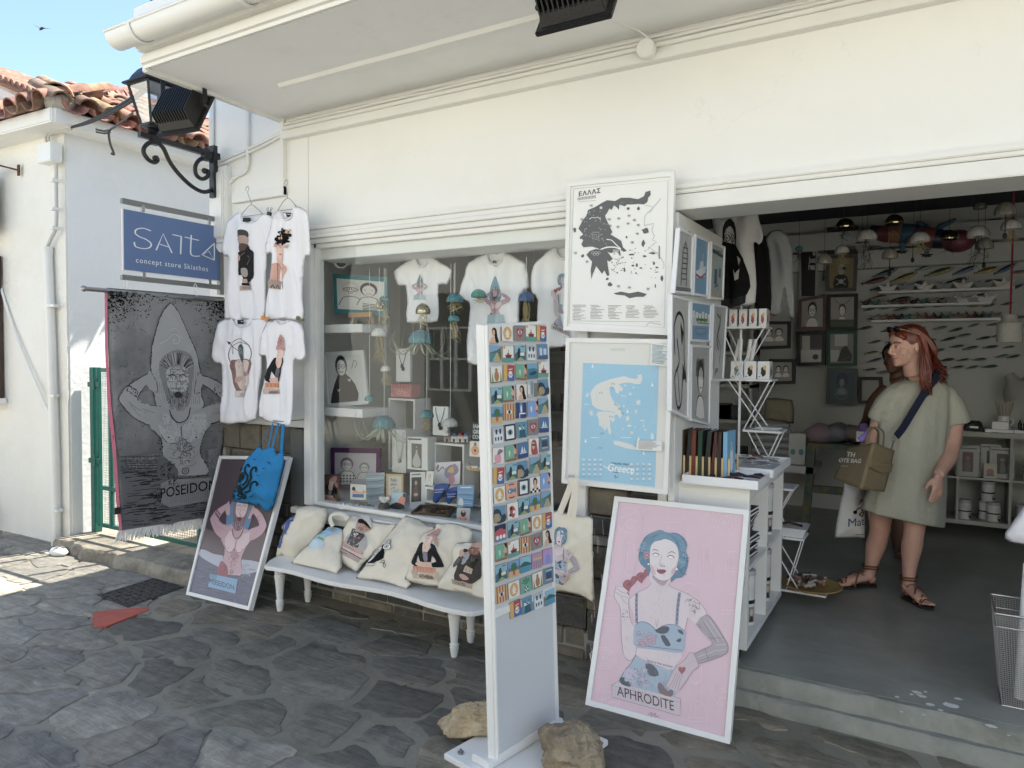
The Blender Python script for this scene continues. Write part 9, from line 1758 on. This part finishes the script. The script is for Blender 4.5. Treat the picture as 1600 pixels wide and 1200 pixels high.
def head(m,c,f,tilt=0,s=1.0):
 "c: centre of the head, f: facing direction; returns a local->world function"
 f=V(f).normalized();z=V((0,0,1));z=(z-f*z.dot(f)+f*0).normalized();sd_=z.cross(f)
 T=lambda a,b,h:c+(f*a+sd_*b+z*h)*s
 M=Matrix((f,sd_,z)).transposed()
 B_=lambda p,r_:m.ball(T(*p),tuple(x*s for x in r_),20,14,rot=M)
 B_((-.012,0,.022),(.094,.074,.092));B_((.026,0,-.030),(.062,.058,.078));B_((.050,0,-.078),(.034,.036,.030));B_((.068,0,-.092),(.018,.020,.016));B_((.058,0,.042),(.030,.056,.036))
 for q in(-1,1):B_((.044,q*.030,-.028),(.032,.032,.034));B_((.066,q*.028,.026),(.016,.024,.008));B_((-.008,q*.074,-.006),(.017,.008,.030));B_((.074,q*.026,.004),(.012,.016,.008));B_((.090,q*.010,-.036),(.011,.008,.008))
 m.tube([T(.074,0,.022),T(.092,0,.0),T(.106,0,-.024),T(.096,0,-.037)],[.009*s,.010*s,.012*s,.009*s],10)
 B_((.083,0,-.056),(.012,.022,.007));B_((.080,0,-.067),(.012,.019,.007))
 m.tube([T(-.018,0,-.05),T(-.02,0,-.10),T(-.035,0,-.16)],[.052*s,.050*s,.058*s],16)
 return T
def eyes(T,par,s=1.0,lip=(.36,.10,.09)):
 m=MB();[m.ball(T(.0725,q*.030,.003),.0095*s,10,8)for q in(-1,1)];m.build('eye',mat('eye_white',(.6,.58,.55),.3),par,smooth='all')
 m=MB();[m.ball(T(.0798,q*.030,.003),.0048*s,8,6)for q in(-1,1)];m.build('iris',mat('iris',(.04,.03,.02),.2),par,smooth='all')
 m=MB();[m.tube(sm([T(.084,q*.012,.024),T(.083,q*.03,.031),T(.070,q*.050,.024)],3),.0028*s,6)for q in(-1,1)];m.build('eyebrow',mat('brow',(.06,.025,.015),.8),par,smooth='all')
 m=MB();m.tube(sm([T(.076,-.022,-.060),T(.0925,-.008,-.058),T(.0925,.008,-.058),T(.076,.022,-.060)],3),.0042*s,6);m.tube(sm([T(.074,-.018,-.065),T(.090,0,-.068),T(.074,.018,-.065)],3),.0042*s,6);m.build('lips',mat('lips',lip,.4),par,smooth='all')
W=thing('person','woman with long auburn hair in olive green t-shirt dress carrying a brown canvas bag','person',PX(1395,930,4.3)*1.0);W.location.z=.151
L0=4.22;m=MB();fdir=(-RH*.99-FH*.06-V((0,0,.10)))
hc_=PX(1418,541,L0);T=head(m,hc_,fdir,s=1.06)
nb=PX(1437,592,L0+.02);m.tube([T(-.02,0,-.09),nb,PX(1438,606,L0+.05)],[.052,.058,.062],16)
m.tube([PX(1402,618,L0+.06),PX(1474,618,L0+.06)],[.035,.035],12)
sh=PX(1472,620,L0+.05);el=PX(1486,700,L0-.01);wr_=PX(1467,741,L0-.17)
m.tube(sm([sh,PX(1489,655,L0+.055),el,PX(1479,722,L0-.09),wr_],3),[.048,.050,.051,.052,.052,.050,.048,.047,.045,.042,.037,.033,.028][:13],14)
hand(m,wr_,PX(1463,776,L0-.19)-wr_,-FH*.85+RH*.25,-RH*.95-FH*.1,1.0,.45)
sh2=PX(1398,618,L0+.07);el2=PX(1368,690,L0+.12);w2=PX(1362,696,L0+.02)
m.tube(sm([sh2,PX(1377,650,L0+.10),el2,PX(1368,702,L0+.08),w2],3),[.056,.055,.054,.052,.050,.048,.046,.044,.042,.038,.034,.030,.028],14)
hand(m,w2,-RH*.7-FH*.5-V((0,0,.5)),-FH+V((0,0,.3)),V((0,0,1)),.95,1.1)
def leg(hip,kn,cf,an,hl,toe,k=1.0):
 m.tube(sm([hip,hip.lerp(kn,.5),kn,cf,an],4),[r_*k for r_ in(.086,.084,.080,.076,.073,.068,.063,.059,.057,.057,.059,.058,.053,.045,.038,.034,.033)],18)
 d=(toe-hl);d.z=0;L_=d.length;d.normalize();s_=V((d.y,-d.x,0));z0=.168
 g=lambda a,b,h:V((hl.x,hl.y,z0))+d*(a*L_)+s_*b+V((0,0,h))
 m.tube([an,g(.16,0,.05),g(.05,0,.025)],[.038,.034,.028],12);m.tube([g(.1,0,.05),g(.35,0,.045),g(.6,0,.030),g(.78,0,.020)],[.034,.037,.040,.030],12,flat=.75)
 for i,o_ in enumerate((-.030,-.013,.002,.015,.027)):m.tube([g(.68,o_,.016),g(.86-.03*abs(i-.5),o_*1.1,.014),g(1.0-.035*i,o_*1.15,.009)],[.013,.011-.001*i,.0095-.0008*i],8)
 return g
g1=leg(PX(1378,770,4.42),PX(1374,832,4.44),PX(1366,862,4.46),PX(1358,899,4.46),PX(1366,912,4.47),PX(1304,916,4.44))
g2=leg(PX(1432,770,4.26),PX(1428,832,4.23),PX(1423,866,4.24),PX(1419,914,4.22),PX(1414,930,4.26),PX(1452,957,4.06),.98)
body=union(m,'body',SKIN,W,.0042,7)
eyes(T,W,1.06)
m=MB();rows_=[(594,1414,1464,.085),(599,1400,1474,.105),(610,1388,1482,.12),(630,1380,1484,.125),(650,1375,1482,.14),(690,1372,1476,.145),(730,1364,1474,.15),(770,1355,1473,.16),(798,1349,1471,.165),(812,1347,1470,.165)]
vs=[];n=56
for i,(y,xl,xr,dp)in enumerate(rows_):
 a,b=PX(xl,y,L0+.05),PX(xr,y,L0+.05);c=(a+b)/2;hw=(b-a).length/2
 for k in range(n):
  t_=2*math.pi*k/n;f_=1+(.085*noise.noise(V((math.cos(t_)*2.6,math.sin(t_)*2.6,y*.006)))+.03*noise.noise(V((math.cos(t_)*6,math.sin(t_)*6,y*.02))))*min(1,i/4)
  vs.append(c+RH*(math.cos(t_)*hw*f_)+FH*(math.sin(t_)*dp*f_)+V((0,0,(.018*math.cos(t_+3.14)+.012 if i>7 else 0)-(.03*math.cos(t_)if i>8 else 0))))
m.add(vs,[(i*n+k,i*n+(k+1)%n,(i+1)*n+(k+1)%n,(i+1)*n+k)for i in range(len(rows_)-1)for k in range(n)]+[tuple(range(n))[::-1],tuple(range((len(rows_)-1)*n,len(rows_)*n))])
m.tube([PX(1458,609,L0+.05),PX(1474,618,L0+.05),PX(1484,634,L0+.05),PX(1489,650,L0+.05),PX(1491,662,L0+.05)],[.062,.072,.080,.086,.086],20)
m.tube([PX(1410,609,L0+.06),PX(1398,617,L0+.06),PX(1386,632,L0+.08),PX(1378,648,L0+.09),PX(1375,657,L0+.10)],[.058,.066,.072,.074,.074],20)
o=union(m,'dress',mat('olive_jersey',(.46,.45,.365),.95,bump=.6,bscale=13,bdist=.02,var=.10,vscale=5,spec=.1),W,.008,8)
m=MB();c=PX(1437,595,L0+.045);m.tube([c+RH*(.076*math.cos(a))+FH*(.075*math.sin(a))+V((0,0,.004-.014*math.cos(a+2.2)))for a in[k*.3142 for k in range(20)]],.008,6,True,flat=1.4);m.build('neckband',MATS['olive_jersey'],W,smooth=True)
HR=mat('auburn_hair',(.23,.045,.02),.45,bump=.5,bscale=30,col2=(.10,.02,.01),vscale=26,stretch=(1,1,.25),spec=.6)
m=MB();r=random.Random(4);f_=V(fdir).normalized();zz=(V((0,0,1))-f_*f_.z).normalized();ss=zz.cross(f_);Mh=Matrix((f_,ss,zz)).transposed()
m.ball(T(-.022,0,.036),(.100,.086,.094),24,16,rot=Mh);m.ball(T(-.075,0,-.02),(.055,.078,.10),18,12,rot=Mh);m.tube([T(.045,0,.098),T(.070,.03,.072),T(.050,.064,.045)],[.018,.018,.012],8);m.tube([T(.045,0,.098),T(.070,-.03,.072),T(.050,-.064,.045)],[.018,.018,.012],8)
m.v=[p for p in m.v]
for i in range(230):
 a=r.uniform(-1.9,1.9);q=r.uniform(0,1);x0=T(-.02+.05*r.random(),.055*math.sin(a),.10+.015*math.cos(a));x1=T(-.065*math.cos(a*.7)-.045,.090*math.sin(a),.02);sdn=1 if a>0 else-1
 e=PX(1452+r.uniform(-14,26)+(6 if q>.5 else 0),582+r.uniform(-8,22),L0+(.13 if a*1>0 else-.02)+r.uniform(-.05,.05));x2=T(-.105,.085*math.sin(a),-.07)
 m.tube(sm([x0,x1,x2,e],4),[.0062]*4+[.006]*4+[.0055]*2+[.0045,.003,.001],4)
for i in range(90):
 x0=T(-.02+.02*r.random(),.06,.09);x1=T(-.035+r.uniform(-.02,.02),.088,.01);x2=PX(1447+r.uniform(-9,9),582,L0-.12);e=PX(1446+r.uniform(-10,12),612+r.uniform(-8,8),L0-.10+r.uniform(-.03,.03))
 if(x1-CAM).length>(T(-.035,-.088,.01)-CAM).length:x0,x1=T(-.02,-.06,.09),T(-.035+r.uniform(-.02,.02),-.088+r.uniform(-.006,.004),.01)
 m.tube(sm([x0,x1,x2,e],4),[.0055]*8+[.005,.0045,.0035,.002,.001],4)
m.build('hair',HR,W,smooth='all')
m=MB();near=1 if(T(0,.08,0)-CAM).length<(T(0,-.08,0)-CAM).length else-1
m.tube([T(-.012,near*.094,.062),T(.055,near*.076,.094),T(.078,near*.066,.100)],.0035,6);m.tube([T(-.012,-near*.094,.062),T(.078,-near*.066,.100)],.0035,6);m.build('glasses_temple',mat('pale_gold',(.6,.5,.35),.3,metal=.6),W)
for q in(-1,1):m=MB();m.ball(T(.080,q*.034,.102),(.007,.027,.019),12,8,rot=Mh);m.build('glasses_lens',mat('lens_black',(.015,.015,.015),.1),W,smooth='all')
LTH=mat('tan_leather',(.16,.065,.03),.55)
for g in(g1,g2):
 m=MB();ol_=[(0,-.026),(.3,-.030),(.7,-.044),(.95,-.040),(1.06,-.018),(1.04,.012),(.85,.036),(.6,.034),(.3,.027),(0,.026),(-.04,0)]
 m.prism([g(a,b,-.002)for a,b in ol_],[g(a,b,-.016)for a,b in ol_]);m.build('sandal_sole',mat('sole',(.03,.02,.015),.6),W)
 m=MB();S_=lambda pts:m.tube(sm([g(*p)for p in pts],4),.0055,6,flat=.5)
 S_([(.88,-.046,0),(.86,0,.036),(.84,.040,0)]);S_([(.6,-.046,.0),(.72,.0,.050),(.84,.040,0)]);S_([(.84,-.046,0),(.70,0,.052),(.55,.04,0)]);S_([(.15,-.034,.0),(.35,-.02,.07),(.55,.02,.072),(.62,.04,0)]);S_([(.1,.034,0),(.3,.02,.085),(.5,-.03,.066),(.6,-.045,0)])
 for h in(.105,.12):m.tube([g(.12+.0*k,0,h)+V((.046*math.cos(k*.628),.046*math.sin(k*.628),.004*math.sin(k)))for k in range(10)],.005,6,True)
 m.build('sandal_strap',LTH,W,smooth='all')
m=MB();p=PX(1459,757,L0-.07);m.tube([p+RH*(.011*math.cos(a))+V((0,0,.002))+FH*(.011*math.sin(a))for a in[k*.7 for k in range(9)]],.0016,5,True);m.build('ring',mat('gold',(.7,.5,.3),.25,metal=1),W)
CB=mat('brown_canvas',(.25,.20,.125),.9,bump=.4,bscale=24,bdist=.008,var=.12,vscale=6,spec=.15)
G=thing('canvas_bag','brown canvas holdall with white lettering held against the woman on a navy strap','bag',PX(1350,772,4.0))
At,Ab,Lt,Lb,Rt,Rb=PX(1366,691,3.90),PX(1345,765,3.90),PX(1327,699,4.12),PX(1302,747,4.14),PX(1398,704,4.02),PX(1382,769,4.02);Kt,Kb=Lt+Rt-At,Lb+Rb-Ab
m=MB();m.hexa([Ab,Rb,Kb,Lb,At,Rt,Kt,Lt]);o=m.build('bag_body',CB,G);bm=bmesh.new();bm.from_mesh(o.data);bmesh.ops.subdivide_edges(bm,edges=bm.edges,cuts=9,use_grid_fill=True)
cc=(At+Ab+Lt+Lb+Rt+Rb)/6-G.location
for v in bm.verts:d=(v.co-cc);v.co=v.co+d*(-.12*max(0,d.length-.17))*4*.35+d.normalized()*.005*noise.noise(v.co*11)
bm.to_mesh(o.data);bm.free()
for p in o.data.polygons:p.use_smooth=True
m=MB();nr_=(Rt-At).cross(Ab-At).normalized();nr_=nr_ if nr_.dot(CAM-At)>0 else-nr_;q=lambda u,v:(At*(1-u)+Rt*u)*(1-v)+(Ab*(1-u)+Rb*u)*v
m.prism([q(.0,.33)+nr_*.014,q(.5,.36)+nr_*.02,q(1,.30)+nr_*.012,q(1,.52)+nr_*.012,q(.5,.58)+nr_*.02,q(.0,.52)+nr_*.014],[q(.0,.33),q(.5,.36),q(1,.30),q(1,.52),q(.5,.58),q(.0,.52)]);m.build('pocket_band',CB,G,bevel=.004)
nl=(Lt-At).cross(Ab-At).normalized();nl=nl if nl.dot(CAM-At)>0 else-nl;A=Art(pxmap(At,nl,None,.022));A.pre=z7
A.text('TH',160,748,34,'e8e4da',(.97,.12),(.25,-.95),bold=.035);A.text('OTE BAG',118,778,30,'e8e4da',(1,.05),(.22,-.97),bold=.035,xs=.95);A.line(P2(125,798,172,801),5,'b5ac98');A.build('lettering',INKC,G)
m=MB();
for a,b,h in(((1346,692),(1366,690),4.02),((1352,690),(1374,692),3.94)):m.tube(sm([PX(a[0],a[1]+4,h),PX(a[0]+4,680,h),PX(a[0]+13,668,h),PX(b[0]+6,674,h),PX(b[0]+6,b[1]+6,h)],4),.012,8,flat=.35)
m.build('handle',CB,G,smooth=True)
m=MB();sp_=sm([PX(1452,574,L0+.13),PX(1466,575,L0+.02),PX(1462,590,L0-.09),PX(1443,616,L0-.115),PX(1425,645,L0-.12),PX(1411,668,L0-.135),PX(1400,682,L0-.16)],5)
up_s=FH;vs=[]
for i,p in enumerate(sp_):
 d=(sp_[min(i+1,len(sp_)-1)]-sp_[max(i-1,0)]).normalized();s_=d.cross(FH).normalized()if i>6 else RH;w_=.021;vs+=[p-s_*w_-FH*.004,p+s_*w_-FH*.004,p+s_*w_,p-s_*w_]
m.add(vs,[(i*4+k,i*4+(k+1)%4,i*4+4+(k+1)%4,i*4+4+k)for i in range(len(sp_)-1)for k in range(4)]);m.build('shoulder_strap',mat('navy_webbing',(.008,.012,.035),.8,bump=.3,bscale=120),G)
m=MB();p=PX(1396,690,L0-.17);m.tube([p+RH*(.012*math.cos(a))+V((0,0,.012*math.sin(a)+.012))for a in[k*.628 for k in range(10)]],.0028,6,True);m.tube([p,PX(1392,704,4.0)],.003,6);m.build('clip',STEEL,G)
m=MB();a,b=PX(1343,688,3.98),PX(1357,676,3.98);m.bar(a,b,.028,.014,up=FH);[m.tube([a.lerp(b,k/6)+V((0,0,-.0)),a.lerp(b,k/6)+V((0,0,.020))-FH*.004],.003,5)for k in range(7)];m.build('hair_comb',mat('lilac_plastic',(.25,.15,.55),.4),bevel=.002,label='lilac plastic hair comb sticking out of the brown canvas bag',cat='comb')
t=thing('shopping_bag','white plastic shopping bag with dark curly emblem held behind the brown bag','bag',PX(1325,842,4.5));n_=-FH
o_,hf=cloth('bag_film',[(1320,755),(1345,752),(1352,760),(1352,842),(1338,840),(1304,841),(1308,810)],PX(1330,800,4.5),n_,mat('white_film',(.62,.63,.62),.35),t,.04,.05,folds(.02,7,4,3,.006,20),smooth=1,step=.012)
A=Art(pxmap(PX(1330,800,4.5),n_,hf,.003),sub=.02);A.pre=z7;A.text('Mat',135,1105,62,'2f4f7f',(.99,-.08),(0,-1));A.line(P2(175,1020,200,1005,215,1025,195,1040,215,1050,225,1030),6,'1c1e22',4);A.ell((172,1028),12,10,'1c1e22',8);A.line(P2(190,990,205,965,222,975),5,'1c1e22',3);A.line(P2(180,1148,222,1146),4,'55585c');A.build('emblem',INKC,t)
Z2=5.15;Pn=thing('person','dark clothed person almost hidden behind the woman, one bare arm showing','person',PX(1392,880,Z2));Pn.location.z=.151;m=MB()
T2_=head(m,PX(1400,560,Z2),-RH*.8-FH*.5);m.tube(sm([PX(1386,608,Z2),PX(1366,628,Z2),PX(1356,655,Z2-.05),PX(1347,668,Z2-.22)],3),[.055,.053,.050,.047,.045,.042,.038,.035,.032,.028],12);hand(m,PX(1347,668,Z2-.22),-RH*.3-FH*.6-V((0,0,.5)),-RH,V((0,0,1)),1,.8)
m.tube([PX(1440,610,Z2),PX(1452,660,Z2+.05),PX(1440,700,Z2)],[.05,.045,.035],12);m.tube([PX(1400,606,Z2),PX(1428,606,Z2)],[.07,.07],12);m.tube([PX(1402,590,Z2),PX(1414,615,Z2)],[.055,.07],12)
g3=leg(PX(1406,760,Z2+.05),PX(1406,820,Z2),PX(1406,850,Z2+.03),PX(1406,872,Z2+.05),PX(1410,876,Z2+.08),PX(1404,884,Z2-.12));g4=leg(PX(1424,760,Z2+.05),PX(1424,820,Z2),PX(1424,850,Z2+.03),PX(1424,872,Z2+.05),PX(1426,876,Z2+.08),PX(1420,884,Z2-.12))
union(m,'body',mat('dark_skin',(.12,.06,.04),.5),Pn,.007,3);eyes(T2_,Pn,1,(.12,.04,.035))
m=MB();m.tube(sm([PX(1414,604,Z2),PX(1414,640,Z2),PX(1414,700,Z2),PX(1414,760,Z2),PX(1414,800,Z2)],2),[.10,.14,.145,.14,.135,.14,.145,.15,.15],24);union(m,'clothing',BKc,Pn,.012,4)
m=MB();m.ball(T2_(-.02,0,.035),(.102,.09,.095),20,14);
for i in range(40):a=r.uniform(-1.6,1.6);m.tube(sm([T2_(0,.05*math.sin(a),.11),T2_(-.07,.09*math.sin(a),.02),T2_(-.09,.09*math.sin(a),-.12)],3),[.012,.012,.011,.010,.008,.006,.003],5)
m.build('hair',BKc,Pn,smooth='all')
m=MB();a=PX(1350,668,Z2-.28);m.cbox(a,(.05,.04,.06));m.build('purple_packet',mat('purple_pack',(.16,.09,.36),.5),bevel=.006,label='purple packet in the hand of the hidden person',cat='packet')
m=MB();a=PX(1347,682,Z2-.28);m.cbox(a,(.07,.05,.07));m.build('white_packet',PAPER,bevel=.004,label='white packet below the purple one in the same hand',cat='packet')
